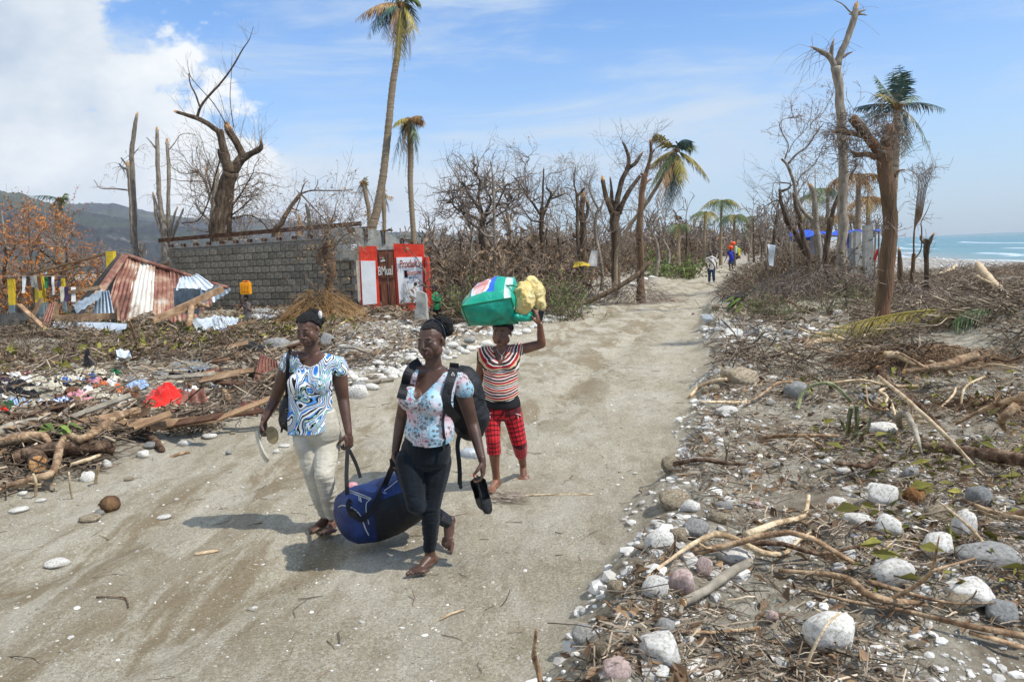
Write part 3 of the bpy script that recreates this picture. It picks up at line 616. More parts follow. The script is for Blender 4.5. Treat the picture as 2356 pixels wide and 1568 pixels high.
tree('bent_tree', 'slim dark leaning trunk crossing behind the blue tarpaulin shelter', 30,
  [c8(900,400,36), c8(880,300,34), c8(840,150,32), c7(850,1500,28), c7(815,1390,24), c7(800,1300,18)], [], BARK_D, [(0,8,1.2,.012)], tw_depth=2)
tree('bent_tree', 'dark trunk leaning right between the grey group and the tallest tree', 29,
  [c8(1015,440,34), c8(1025,300,38), c8(1050,120,40), c7(1050,1500,34), c7(1085,1360,24), c7(1160,1230,18), c7(1230,1110,10)], [], BARK_D, [(0,10,1.4,.012)], [0], tw_depth=2)
r = tree('thin_stemmed_tree', 'bundle of thin bare reddish stems near the beach', 22,
  [c8(1600,600,26), c8(1600,480,28), c8(1610,360,26)],
  [[c8(1610,380,12,d), c8(1615,200,9,d), c7(1620+i*7,1450,7,d), c7(1640+i*9,1280,6,d), c7(1650+i*12,1180,5,d), c7(1690+i*9,1100+abs(i-5)*14,2,d)] for i, d in ((0,.0),(1,.2),(2,-.2),(3,.1),(4,-.1),(5,.2),(6,0))]+
  [[c8(1615,400,10,.1), c8(1660,330,9,.1), c8(1665,200,8,.1), c7(1660,1500,6,.1), c7(1700,1420,5,.1), c7(1730,1345,2,.1)]], BARK_R, [(i,10,.35,.006) for i in range(1,8)], tw_depth=1)
tree('stump', 'jagged dark stump with a burst top near the beach, right of the thin-stemmed tree', 21,
  [c8(1700,640,60), c8(1697,550,34), c8(1695,400,32), c8(1700,300,44), c8(1710,270,50)], [[c8(1700,300,26), c8(1660,270,14), c8(1655,240,8)], [c8(1715,280,30), c8(1740,235,16)], [c8(1690,310,20), c8(1680,260,12)]], BARK_D, [(0,14,.4,.008)], [1,2,3], tw_depth=0)
tree('stump', 'short dark burnt stump near the beach, left of the thin-stemmed tree', 27, [c8(1520,480,34), c8(1515,400,28), c8(1510,335,18)], [], BARK_D, [], [0])
# ------------------------------------------------------------ far woods: single bare trees, each on its own
far = [(1010,45,470),(1030,60,500),(1060,50,505),(1085,42,480),(1105,55,470),(1130,60,460),(1165,52,500),(1190,44,430),(1215,60,480),(1250,48,440),(1270,62,500),(1300,50,460),(1340,55,470),(1360,44,480),(1385,60,500),
       (1420,58,470),(1470,65,500),(1505,48,430),(1530,52,450),(1560,70,505),(1590,80,500),(1610,90,505),(1640,100,510),(1700,110,505),(1722,90,480),(1735,75,460),(1750,85,490),(1765,70,470),(1780,60,440),(1795,80,480),(1810,65,455),(1830,52,430),(1850,60,470),(1875,70,480),(1900,55,450),(1945,60,470),(1965,48,450),(1990,55,470),(2010,62,480),(2035,58,500),
       (1000,70,520),(1120,75,510),(1235,80,505),(1320,80,510),(1400,85,505),(1490,95,510),(1545,100,515),(1745,120,505),(1788,110,500),(1815,100,500),(560,50,480),(650,52,500),(700,48,470),(735,46,480),(760,55,505),(330,60,545),(215,55,560),(440,52,520),(255,62,570),(1575,60,480),(1660,130,520),(1715,140,515)]
for i, (x, Yd, ty) in enumerate(far):
 g = P(x, 560, Yd); gz = hz1(g.x, g.y); H = max(2.5, P(x, ty, Yd).z-gz); k = Yd/F_PX
 root = empty('bare_tree', (g.x, g.y, gz), 'bare leafless tree in the battered wood '+('behind the block house' if x < 800 else 'left of the road' if x < 1560 else 'at the far end of the road' if x < 1770 else 'right of the road, toward the beach'), 'tree', 'bare trees '+('behind the house' if x < 800 else 'left of the road' if x < 1560 else 'at the road end' if x < 1770 else 'right of the road'))
 mb = MB(); top = Vector((g.x+random.uniform(-.12,.12)*H, g.y, gz+H*random.uniform(.55,.75))); mid = Vector((g.x+random.uniform(-.06,.06)*H, g.y+.2, gz+H*.3))
 r0 = max(.09, H*random.uniform(.014, .026)); limb(mb, [(Vector((g.x, g.y, gz-.2)), r0*1.3), (mid, r0), (top, r0*.6)], 7, .08, 4); part(mb, 'trunk', random.choice([BARK_D, BARK_G, BARK_G]), root, True)
 mb = MB()
 for j in range(random.randint(4, 7)):
  f = random.uniform(.35, 1); p = mid.lerp(top, f); grow(mb, p, Vector((random.uniform(-.8,.8), random.uniform(-.8,.8), random.uniform(.3,1.2))), H*random.uniform(.16,.34), r0*.5, 2, .8, .3, None, (2,3), minr=max(.005, .00035*Yd))
 part(mb, 'branches', TWIG, root)
# ------------------------------------------------------------ palms
FR_G = mat('green_frond', [(.3,'343f22'),(.5,'536334'),(.7,'828c55')], 1.5, .5, 0, spec=.45, tint=.35)
FR_D = mat('dark_frond', [(.3,'1f3330'),(.5,'2f4a42'),(.7,'4c6a50')], 1.5, .45, 0, spec=.5, tint=.3)
FR_Y = mat('yellowing_frond', [(.3,'6d6a2c'),(.5,'93843f'),(.7,'b9a55c')], 1.5, .6, 0, spec=.3, tint=.3)
FR_B = mat('dead_brown_frond', [(.3,'6b4f31'),(.5,'8f7048'),(.7,'b8976a')], 1.5, .7, 0, spec=.2, tint=.3)
def frond(mb, a, c, b, width, n=34, droop=.5, seed=0, rr=.018, thick=1.0):
 """a root, c control, b tip: quadratic rachis with leaflets hanging to both sides"""
 a, c, b = Vector(a), Vector(c), Vector(b); pts = []
 for i in range(13):
  t = i/12; pts.append(a*(1-t)**2+c*2*t*(1-t)+b*t*t)
 mb.tint = .75; mb.tube(pts, [rr*(1-.8*i/12) for i in range(13)], 4, 0, False)
 for i in range(n):
  t = .10+.90*i/n; p = a*(1-t)**2+c*2*t*(1-t)+b*t*t; tg = ((c-a)*(1-t)+(b-c)*t).normalized()
  side = tg.cross(Vector((0, 0, 1)))
  if side.length < .25: side = tg.cross(Vector((1, .6, 0)))
  side.normalize(); ln = width*(math.sin(math.pi*min(1, t*.82+.16))**.6)*random.uniform(.75, 1.15)
  for s in (-1, 1):
   if random.random() < .07: continue
   d = (side*s*.75+tg*.65+Vector((0, 0, -droop*random.uniform(.5, 1.5)))+rv(.12)).normalized(); w_ = tg*ln*.045*thick
   m1 = p+d*ln*.5; e = p+d*ln+Vector((0, 0, -ln*.25*droop)); mb.tint = random.random()
   mb.add([p-w_, p+w_, m1+w_*1.1, m1-w_*1.1, e], [(0, 1, 2, 3), (3, 2, 4)])
def palm(label, Yd, trunk, fronds, name='palm_tree', fw=.55, group=None, nl=34, cat='palm tree', spear=None, bark=None, ground=True):
 k = Yd/F_PX; t = [(P(q[0], q[1], Yd), q[2]*k/2) for q in trunk]; b0 = t[0][0]; gz = hz1(b0.x, b0.y)
 if b0.z > gz: t = [(Vector((b0.x+(b0.x-t[1][0].x)*.2, b0.y, gz-.2)), t[0][1]*1.3)]+t
 root = empty(name, (t[0][0].x, t[0][0].y, gz), label, cat, group)
 mb = MB(); q = spline([(*p, r) for p, r in t], 14)
 mb.tube([Vector(a[:3]) for a in q], [a[3]*(1+(.07 if i % 2 else -.03)) for i, a in enumerate(q)], 12, .04); part(mb, 'trunk', bark or BARK_P, root, True)
 cr = t[-1][0]; R = t[-1][1]
 mb = MB()
 for i in range(16):
  d = Vector((random.uniform(-1,1), random.uniform(-1,1), random.uniform(.2,1.6))).normalized(); mb.tint = random.random()
  mb.tube([cr-Vector((0,0,R*1.5)), cr+d*R*2.0, cr+d*R*3.6+Vector((0,0,-R))], [R*.5, R*.4, R*.08], 4, 0)
 part(mb, 'crown_shaft', FR_B, root)
 for (cx_, cy_, tx, ty, dz, m) in fronds:
  mb = MB(); frond(mb, cr+Vector((0,0,R)), P(cx_, cy_, Yd+dz*.5), P(tx, ty, Yd+dz), fw, nl, .55 if m is not FR_B else .9, rr=max(.016, R*.13)); part(mb, 'frond', m, root)
 return root
palm('tall windswept coconut palm with hanging fronds, its crown cut by the top of the frame', 36, [(853,553,21),(868,480,19),(882,400,17),(893,300,16),(903,200,15),(915,120,14),(924,20,13)],
  [(880,-10,815,48,-1,FR_B),(870,0,846,92,1,FR_D),(878,5,862,80,-1.5,FR_D),(885,10,882,92,1.5,FR_D),(895,20,895,110,-.8,FR_B),(905,40,902,150,.5,FR_B),(918,60,912,152,-1,FR_Y),(925,50,920,140,1,FR_G),(935,50,930,165,0,FR_Y),(945,40,942,140,.6,FR_B),(952,20,953,100,-.6,FR_Y),(948,-5,957,60,1,FR_G),(945,-25,968,8,0,FR_G),(900,-40,850,-30,0,FR_G),(915,-60,890,-90,0,FR_G),(935,-60,965,-80,0,FR_G),(900,10,872,60,1.2,FR_D)], fw=.62)
palm('shorter coconut palm with drooping withered fronds beside the tall one', 36, [(953,562,13),(948,490,12),(944,420,12),(945,350,13),(942,285,12)],
  [(925,262,903,292,-.6,FR_Y),(960,265,976,280,.4,FR_B),(950,262,972,268,-.3,FR_B),(918,290,902,392,.4,FR_D),(925,300,916,405,-.5,FR_B),(930,300,928,380,.5,FR_Y),(940,310,932,408,-.4,FR_B),(942,310,942,420,.3,FR_Y),(948,300,950,395,-.3,FR_B),(955,290,962,380,.5,FR_D),(955,285,958,350,-.5,FR_G),(935,270,920,300,.5,FR_Y)], fw=.48)
palm('battered small palm with a snapped green crown left of the tall palm', 50, [(850,545,10),(849,490,9),(842,450,10),(838,425,9)],
  [(828,415,812,462,0,FR_B),(830,425,822,455,.5,FR_Y),(842,412,846,440,0,FR_Y),(850,440,862,470,.3,FR_G),(835,440,822,470,.3,FR_G),(845,405,838,410,0,FR_Y)], fw=.35, nl=22)
palm('battered small palm with a dark green tuft behind the tall palm trunk', 50, [(885,545,9),(884,500,9),(883,470,10),(882,440,6)],
  [(878,460,874,492,0,FR_G),(884,470,882,495,.4,FR_D),(892,465,896,490,0,FR_D),(892,455,903,452,.2,FR_B),(880,440,880,432,0,FR_G),(872,465,868,482,.3,FR_D)], fw=.42, nl=22)
palm('snapped palm with one ragged frond and a bright green tuft at the far left', 40, [(140,600,16),(137,560,15),(132,520,14),(134,480,14),(140,465,10)],
  [(115,445,70,452,-.4,FR_D),(120,460,112,482,.4,FR_B),(145,450,150,444,.2,FR_G),(150,460,152,470,-.2,FR_G),(130,475,120,505,.3,FR_G),(146,480,146,520,.2,FR_G),(140,450,153,455,-.3,FR_G)], fw=.4, nl=24)
palm('leaning palm with a wide crown of hanging fronds at the bend of the road', 33, [c6(1500,1040,28)[:3], c6(1540,930,28)[:3], c6(1600,800,29)[:3], c6(1720,640,29)[:3], c6(1810,500,28)[:3], c6(1900,340,26)[:3], c6(1965,215,24)[:3]],
  [(*c6(1890,80)[:2], *c6(1805,62)[:2], -.6, FR_Y), (*c6(2060,100)[:2], *c6(2108,200)[:2], .3, FR_G), (*c6(2130,240)[:2], *c6(2235,440)[:2], 0, FR_Y), (*c6(1880,260)[:2], *c6(1790,460)[:2], -.6, FR_G), (*c6(1860,260)[:2], *c6(1720,600)[:2], .4, FR_Y),
   (*c6(1880,330)[:2], *c6(1810,640)[:2], -1, FR_B), (*c6(1910,330)[:2], *c6(1858,745)[:2], .4, FR_B), (*c6(1925,330)[:2], *c6(1895,720)[:2], -.5, FR_D), (*c6(1940,320)[:2], *c6(1930,735)[:2], .6, FR_B), (*c6(1960,320)[:2], *c6(1955,600)[:2], -.4, FR_D),
   (*c6(2000,280)[:2], *c6(1992,655)[:2], .3, FR_Y), (*c6(2020,280)[:2], *c6(2012,480)[:2], -.6, FR_Y), (*c6(1850,220)[:2], *c6(1760,330)[:2], .6, FR_Y), (*c6(1990,90)[:2], *c6(2080,120)[:2], -.5, FR_D), (*c6(1960,260)[:2], *c6(1880,560)[:2], .8, FR_D)], fw=.6, nl=44)
palm('coconut palm with a full green crown behind the stout brown tree on the right', 21, [(2030,700,22),(2042,560,22),(2055,400,22), c7(1490,860,50)[:3], c7(1505,740,44)[:3]],
  [(*c7(1350,680)[:2], *c7(1195,735)[:2], .6, FR_D), (*c7(1350,730)[:2], *c7(1238,800)[:2], -.6, FR_D), (*c7(1420,600)[:2], *c7(1345,505)[:2], .3, FR_D), (*c7(1490,600)[:2], *c7(1470,468)[:2], .8, FR_D), (*c7(1550,560)[:2], *c7(1505,438)[:2], -.4, FR_D),
   (*c7(1570,620)[:2], *c7(1655,655)[:2], 1, FR_G), (*c7(1660,660)[:2], *c7(1825,740)[:2], 0, FR_D), (*c7(1660,800)[:2], *c7(1715,1020)[:2], -.5, FR_D), (*c7(1550,850)[:2], *c7(1525,1075)[:2], .5, FR_Y), (*c7(1590,840)[:2], *c7(1565,1050)[:2], -.5, FR_D), (*c7(1430,620)[:2], *c7(1330,640)[:2], -1, FR_Y),
   (*c7(1560,740)[:2], *c7(1600,830)[:2], .5, FR_Y), (*c7(1420,560)[:2], *c7(1410,640)[:2], .5, FR_G), (*c7(1470,650)[:2], *c7(1540,500)[:2], .5, FR_G), (*c7(1400,760)[:2], *c7(1260,830)[:2], 1, FR_D), (*c7(1500,560)[:2], *c7(1550,480)[:2], .2, FR_D)], fw=.38, nl=30)
rp = random.Random(5)
for i, (x, y, Yd, ty, lab, sc_) in enumerate([(1660,465,80,600,'windblown green palm over the far end of the road',1.3),(1622,492,78,600,'smaller windblown palm left of the one at the road end',1),(1690,500,76,600,'low green palm right over the far walkers',1.25),(1562,522,60,590,'low palm clump beside the dark green bush',.7),
      (1872,455,60,600,'palm behind the crooked grey tree',.9),(1905,440,56,600,'palm with half its fronds gone between the grey trunks',.95),(1975,410,40,600,'dead brown palm right of the tallest bare tree',1),(1850,500,70,600,'far ragged palm behind the blue shelter',.8),(1730,500,110,600,'tiny far palm beyond the road end',.8),(1945,500,52,600,'low brown withered palm behind the concrete posts',.8),
      (1998,460,50,600,'rusty brown palm left of the stout tree',1.0),(1890,505,75,600,'far small palm right of the crooked tree',.8)]):
 fr = []
 for j in range(19):
  a = j/19*math.pi*2+rp.random()*.5; L_ = rp.uniform(.75, 1.1)*2.0*F_PX/Yd*sc_; up_ = rp.uniform(.0, 1.15); brown = 'brown' in lab
  cx_ = x+math.cos(a)*L_*.5; cy_ = y-L_*.30*up_; tx = x+math.cos(a)*L_*(.6+.4*up_)-6; ty_ = y+L_*rp.uniform(.1, 1.05)*(1.1-.55*up_)
  fr.append((cx_, cy_, tx, ty_, math.sin(a)*2.2*sc_, rp.choice([FR_B, FR_B, FR_Y] if brown else [FR_G, FR_G, FR_Y, FR_G, FR_D])))
 palm(lab, Yd, [(x-2, 570, .32*F_PX/Yd), (x-1, (570+y)/2, .27*F_PX/Yd), (x, y, .22*F_PX/Yd)], fr, fw=.6*sc_, nl=18)
r = empty('fallen_palm_frond', G(2290,745,.45), 'long fallen palm frond with green leaflets lying over the debris at the right', 'palm frond')
mb = MB(); Z = lambda x, y, d=0: P(x, y, 13.2+d); frond(mb, Z(2315,735,-.6), Z(2150,675,.2), Z(1860,775,1.0), .48, 120, .95, rr=.03, thick=.45); part(mb, 'leaflets', FR_Y, r)
mb = MB(); frond(mb, Z(2300,715,-.8), Z(2220,700,-.8), Z(2190,745,-.8), .45, 60, .5, rr=.02, thick=.5); part(mb, 'leaflets', FR_G, r)
# ------------------------------------------------------------ block house
BLOCK = mat('concrete_block', [(.3,'6b6458'),(.5,'8a8272'),(.7,'aaa08c')], 7, .95, .6, 70, spec=.1, rnd=.24)
MORTAR = mat('mortar', [(.3,'85807a'),(.6,'b3aea3')], 12, .95, .5, 50, spec=.1)
PLAST = mat('grey_render', [(.3,'6c6d66'),(.5,'85867e'),(.7,'a09f96')], 2.2, .9, .5, 30, spec=.15)
PLANK = mat('weathered_plank', [(.3,'6b5440'),(.5,'94775a'),(.7,'b89b7a')], 4, .85, .5, 40, stretch=(1,1,1), spec=.15, tint=.25)
BEAMM = mat('dark_timber', [(.3,'3c2a20'),(.5,'5d4232'),(.7,'7f5f49')], 5, .9, .5, 40, spec=.15, tint=.2)
RED = mat('red_paint', [(.30,'c2301c'),(.5,'e0402a'),(.68,'ea5138'),(.76,'e9b5a8')], 4.5, .55, .25, 25, detail=10, spec=.35)
WHITE = mat('white_paint', [(.28,'d8d2c6'),(.42,'efeee9'),(.7,'fbfaf6')], 3, .6, .15, 30, spec=.3)
DOORW = mat('door_wood', [(.3,'54301f'),(.5,'74452e'),(.7,'96634a')], 6, .6, .4, 40, stretch=(3,3,.35), spec=.3, tint=.12)
A = P(824, 700, 29.0); A.z = 0; B = P(398, 700, 34.8); B.z = 0
u = (B-A).normalized(); nrm = Vector((u.y, -u.x, 0));
if nrm.y > 0: nrm = -nrm
LW = (B-A).length; TOP = P(780, 548, 29.6).z; ROWH = .262; BLW = .47
house = empty('block_house', A, 'roofless grey concrete block house with a red painted shop front at its right end', 'house')
mb = MB(); mb.slab(A-nrm*.02+Vector((0,0,-.3)), B-nrm*.02+Vector((0,0,-.3)), B-nrm*.02+Vector((0,0,TOP)), A-nrm*.02+Vector((0,0,TOP)), -nrm*.14); part(mb, 'mortar_wall', MORTAR, house)
proto = MB(); proto.box((0,0,0), (BLW-.032, .16, ROWH-.032)); bme = proto.mesh('block'); bme.materials.append(BLOCK)
rows = int(TOP/ROWH)+1; ang = math.atan2(u.y, u.x)
for r in range(rows):
 off = (r % 2)*BLW/2; ncol = int(LW/BLW)+1
 for c in range(ncol):
  s = c*BLW+off+BLW/2
  if s > LW-BLW*.3: continue
  z = r*ROWH+ROWH/2-.1
  if z+ROWH/2 > TOP+.05: continue
  ob = bpy.data.objects.new('block', bme); COL.objects.link(ob); ob.parent = house
  p = A+u*s+nrm*(.0+random.uniform(-.006, .008)); ob.location = p-A+Vector((0,0,z+random.uniform(-.004,.004))); ob.rotation_euler = (0, random.uniform(-.006,.006), ang+random.uniform(-.006,.006))
mb = MB(); k = 34
for i in range(k):
 a = A+u*LW*i/k; b = A+u*LW*(i+1)/k+u*.01; h = .17+random.uniform(-.03,.03); mb.box((a+b)/2+Vector((0,0,TOP+h/2)), (LW/k+.01, .19+random.uniform(-.02,.03), h), Matrix.Rotation(ang, 3, 'Z'))
part(mb, 'ring_beam', MORTAR, house)
mb = MB(); za = P(770, 519, 29.4).z; zb = P(395, 552, 34.9).z
mb.beam(A+nrm*.12+u*-.5+Vector((0,0,za)), B+nrm*.12+u*.4+Vector((0,0,max(zb, TOP+.22))), .07, .16); part(mb, 'wall_plate', BEAMM, house)
for i in range(13):
 f = (i+.4)/13; mb = MB(); a = A+u*LW*f+Vector((0,0,TOP+.12)); mb.beam(a+nrm*.28, a-nrm*.25, .09, .12); part(mb, 'rafter_stub', BEAMM, house)
C1 = A+Vector((2.1, 5.4, 0)); D0, D1 = A+Vector((.02,.1,0)), C1
mb = MB(); tk = Vector((-.15, .06, 0)); pr = [(0, za-.1), (.35, za-.2), (.7, za-.75), (1.0, za-1.25)]
for (a, ha), (b, hb) in zip(pr[:-1], pr[1:]):
 p, q = D0.lerp(D1, a), D0.lerp(D1, b); mb.slab(p+Vector((0,0,-.2)), q+Vector((0,0,-.2)), q+Vector((0,0,hb)), p+Vector((0,0,ha)), tk)
part(mb, 'gable_wall', PLAST, house)
for f, h in ((.12, za-.15), (.34, za-.26), (.6, za-.62), (.85, za-1.05)):
 mb = MB(); p = D0.lerp(D1, f)+Vector((0,0,h)); mb.box(p+Vector((.05,-.05,.05)), (.75,.16,.05)); mb.box(p+Vector((.1,-.08,-.2)), (.06,.06,.5)); part(mb, 'roof_tie', BEAMM, house)
mb = MB(); p = A+Vector((-.25,-.12,za+.05)); mb.beam(p, p+Vector((.55,-.1,-1.15)), .12, .08); part(mb, 'hanging_rafter', BEAMM, house)
mb = MB(); mb.slab(P(768,598,28.7), P(822,598,28.7), P(826,540,28.7), P(770,528,28.7), (0,.14,0)); part(mb, 'rendered_panel', PLAST, house)
mb = MB()
for i in range(4): mb.beam(P(809+i*3.6,575,28.55), P(809+i*3.6,562,28.55), .025, .025)
for i in range(3): mb.beam(P(808,564+i*5,28.53), P(821,564+i*5,28.53), .025, .025)
part(mb, 'window_grille', WHITE, house)
YF = 28.3
def slabp(name, pts, m, dep=.22, Yd=YF, parent=house, **tg):
 mb = MB(); q = [P(x, y, Yd) for x, y in pts]; mb.slab(*q, (0, dep, 0)); return part(mb, name, m, parent, **tg)
slabp('shop_front_wall', [(832,735),(877,735),(866,566),(826,566)], RED)
slabp('shop_front_wall', [(916,730),(981,730),(974,562),(905,560)], RED)
slabp('side_pier', [(986,726),(996,726),(984,591),(976,591)], RED, .5, YF-.15)
slabp('lintel', [(868,575),(906,574),(905,567),(866,569)], MORTAR, .12)
slabp('block_pier', [(817,600),(826,599),(826,568),(817,568)], BLOCK, .2)
slabp('white_panel', [(835,702),(867,698),(863,600),(830,600)], WHITE, .03, YF-.035)
slabp('white_panel', [(919,697),(974,695),(970.5,591),(912,592)], WHITE, .03, YF-.035)
for i, (a, b) in enumerate((((868,575),(887,574)), ((888,574),(906,573)))):
 lf = slabp('door_leaf', [(a[0]+10, 714), (b[0]+10, 713), (b[0], b[1]), (a[0], a[1])], DOORW, .06, YF+.02)
 mb = MB()
 for (t0, t1) in ((.04,.46), (.54,.97)):
  q = []
  for (fx, fy) in ((.16,t1),(.84,t1),(.84,t0),(.16,t0)):
   x = a[0]+(b[0]-a[0])*fx+10*fy; y = a[1]+(714-a[1])*fy; q.append(P(x, y, YF+.0))
  mb.slab(*q, (0,-.025,0))
 part(mb, 'door_panel', DOORW, lf)
slabp('opening_shade_slab', [(931,638),(938,638),(937,622),(930,622)], mat('painted_interior_shade', [(.3,'15130f'),(.7,'1d1a16')], 3, 1, 0), .012, YF-.048)  # no hole: thin near-black slab on the panel, shade inside the opening painted
RDT = mat('painted_red_lettering', [(.3,'7a1c18'),(.7,'9a2a22')], 9, .6, 0); BLT = mat('painted_blue_lettering', [(.3,'26507c'),(.7,'346a9c')], 9, .6, 0); CHK = mat('chalk', [(.3,'c8c0b4'),(.7,'ded8cc')], 20, .9, 0); GRP = mat('pencil_grey', [(.3,'55585a'),(.7,'7c8082')], 9, .8, 0)
def text(s, px, py, hpx, wpx, m, nm='lettering', Yd=YF-.075, shear=.25, rot=0, th=.004):
 cu = bpy.data.curves.new(nm, 'FONT'); cu.body = s; cu.shear = shear; cu.extrude = th; cu.resolution_u = 3; cu.offset = .012
 o = bpy.data.objects.new('tmp', cu); COL.objects.link(o); dg = bpy.context.evaluated_depsgraph_get()
 me = bpy.data.meshes.new_from_object(o.evaluated_get(dg)); bpy.data.objects.remove(o)
 xs = [v.co.x for v in me.vertices]; ys_ = [v.co.y for v in me.vertices]; k = Yd/F_PX; W, H = max(xs)-min(xs), max(ys_)-min(ys_)
 p = P(px, py, Yd)
 me.transform(Matrix.Translation(p-root_loc(house)) @ Matrix.Rotation(rot, 4, 'Y') @ Matrix.Rotation(math.radians(90), 4, 'X') @ Matrix.Diagonal((wpx*k/W, hpx*k/H, 1, 1)) @ Matrix.Translation((-min(xs), -min(ys_), 0)))
 me.materials.append(m); o = bpy.data.objects.new(nm, me); COL.objects.link(o); o.parent = house; return o
text("Produit's", 919.5, 617, 19, 48, RDT, rot=-.03)
text("Alimentaires", 934, 633.5, 11, 36, RDT, rot=-.05)
text("en gros", 942, 646, 9, 20, BLT, rot=-.05)
text("BMual", 870.5, 634, 21, 34, CHK, 'chalk_writing', rot=-.02, shear=.1, Yd=YF-.04)
text("1", 875, 599, 10, 6, CHK, 'chalk_writing', rot=1.2, shear=.1, Yd=YF-.04)
def strokes(nm, lines, m, Yd=YF-.072, w=.009):
 mb = MB()
 for ln in lines:
  for a, b in zip(ln[:-1], ln[1:]): mb.beam(P(*B4(*a)[:2], Yd), P(*B4(*b)[:2], Yd), w, .006, (0,1,0))
 o = part(mb, nm, m, house); tag(o, kind='stuff')
strokes('painted_bottle_drawing', [[(1682,790),(1680,960),(1750,940),(1720,780)],[(1680,790),(1690,760),(1720,765),(1722,790)],[(1695,770),(1690,940)],[(1706,770),(1704,940)],[(1670,830),(1735,930),(1700,900)],[(1665,900),(1700,965),(1745,960)],[(1760,930),(1785,950),(1780,915),(1750,900)],[(1690,940),(1720,850),(1750,850)]], GRP)
strokes('chalk_scrawl', [[(1455,545),(1500,540),(1475,575)],[(1480,540),(1490,570)]], CHK, YF-.04)
# ------------------------------------------------------------ collapsed tin roof
def rustmat(name, stops, s=1.6, metallic=.25, rough=.5):
 m = mat(name, stops, s, rough, .35, 30, detail=9, spec=.4, metallic=metallic, rnd=.12); return m
RUST = rustmat('rusty_tin', [(.32,'4a2d22'),(.43,'74483a'),(.52,'8d6150'),(.60,'a5886f'),(.68,'bdb5a8')])
RUSTP = rustmat('pale_worn_tin', [(.34,'8a5f49'),(.42,'b9a48f'),(.5,'ddd6c6'),(.7,'ebe6da')])
ZINC = rustmat('bare_zinc_tin', [(.3,'6d7a84'),(.5,'95a2ab'),(.7,'b9c4ca')], 2.5, .55, .38)
ZINCW = rustmat('bright_white_tin', [(.3,'a9b4bb'),(.5,'d5dde2'),(.7,'f2f5f6')], 2.5, .4, .38)
DARKT = rustmat('dark_tarnished_tin', [(.3,'22211f'),(.5,'35332f'),(.7,'55504a')], 2, .2, .6)
def corr(mb, a, b, c, d, nw=8, amp=.022, ny=6, crump=0.0, seed=0):
 """corrugated sheet a-b (one end) to d-c (other end); ribs run from the a-b end to the d-c end"""
 a, b, c, d = map(Vector, (a, b, c, d)); n = (b-a).cross(d-a).normalized(); nx = nw*4; vs = []
 for j in range(ny+1):
  for i in range(nx+1):
   s, t = i/nx, j/ny; p = (a.lerp(b, s)).lerp(d.lerp(c, s), t)
   o = amp*math.sin(s*nw*2*math.pi)
   if crump: o += crump*(mnoise.noise(p*1.6+Vector((seed, 0, 0)))+.5*mnoise.noise(p*4+Vector((seed, 3, 0))))
   vs.append(p+n*o)
 W = nx+1; mb.add(vs, [(j*W+i, j*W+i+1, (j+1)*W+i+1, (j+1)*W+i) for j in range(ny) for i in range(nx)])
roof = empty('collapsed_tin_roof', G(330, 735), 'collapsed rusty corrugated tin roof with one pale sheet, lying left of the block house', 'roof')
R0, R1 = P(292, 590, 25.5), P(520, 662, 25.2)
E0, E1 = P(200, 715, 23.8), P(520, 700, 25.0)
ridge = [P(*q) for q in ((288,588,25.5),(318,598,25.5),(352,610,25.5),(392,622,25.4),(436,637,25.3),(478,652,25.2),(524,664,25.1))]
eave = [P(*q) for q in ((236,722,23.6),(285,738,23.7),(345,716,23.8),(392,742,23.9),(440,735,24.2),(482,700,24.7),(526,668,25.0))]
for i, mm in enumerate((RUST, RUSTP, RUST, RUST, RUST, ZINC)):
 mb = MB(); corr(mb, ridge[i], ridge[i+1]+Vector((.08,0,.0)), eave[i+1]+Vector((.08,0,0)), eave[i], 5, .022, 10, .10, i*3); part(mb, 'roof_sheet', mm, roof, True)
mb = MB(); corr(mb, P(284,586,25.4), P(272,584,25.5), P(160,720,24.2), P(190,725,23.8), 3, .03, 6, .02); part(mb, 'roof_sheet', DARKT, roof, True)
mb = MB(); mb.slab(P(281,586,25.3), P(296,590,25.3), P(222,702,23.6), P(203,695,23.6), (0.02,-.05,.03)); part(mb, 'barge_board', RUST, roof)
mb = MB(); mb.tube([p+Vector((0,0,.03)) for p in ridge], .07, 8, .05); part(mb, 'ridge_cap', RUST, roof, True)
for (q, mm, nw, cr) in (([(222,672,23.2),(252,668,23.2),(262,722,23.0),(214,724,23.0)], ZINC, 5, .03),):
 mb = MB(); corr(mb, *[P(*z) for z in q], nw, .025, 6, cr); part(mb, 'roof_sheet', mm, roof, True)
def tin(label, q, m, nw=6, cr=.08, amp=.025, seed=0, name='tin_sheet', ny=7):
 if all(len(z) == 2 or z[2] < 19 for z in q):
  ym = max(z[1] for z in q); yt = min(z[1] for z in q); xb = sum(z[0] for z in q)/4; Yb = Gt(xb, ym-4, .10).y
  lay = .012 if ym-yt < 36 else .0022
  q = [(z[0], z[1], Yb+(ym-z[1])*lay*Yb*.35) for z in q]
 pts = [P(*z) for z in q]; c = sum(pts, Vector())/4; mb = MB(); corr(mb, *pts, nw, amp, ny, cr, seed)
 return part(mb, name, m, None, True, base=(c.x, c.y, min(p.z for p in pts)), label=label, cat='tin sheet')
tin('shiny upright corrugated zinc sheet in front of the right end of the fallen roof', [(402,662,23.2),(462,664,22.6),(458,722,22.8),(400,720,23.2)], ZINC, 9, .04)
tin('crumpled bright white tin sheet bent over the top of the shiny upright sheet', [(416,638,23.6),(455,633,23.4),(500,662,23.2),(405,668,23.0)], ZINCW, 6, .16, seed=4)
tin('grey tin flap hanging at the right tip of the fallen roof', [(455,660,22.9),(512,655,24.2),(480,690,23.8),(458,712,22.7)], ZINC, 6, .05, seed=2)
tin('long white metal trough lying in front of the fallen roof', [(124,738,20.5),(292,745,20.3),(290,768,20.2),(122,752,20.4)], ZINCW, 1, .05, .04, seed=5)
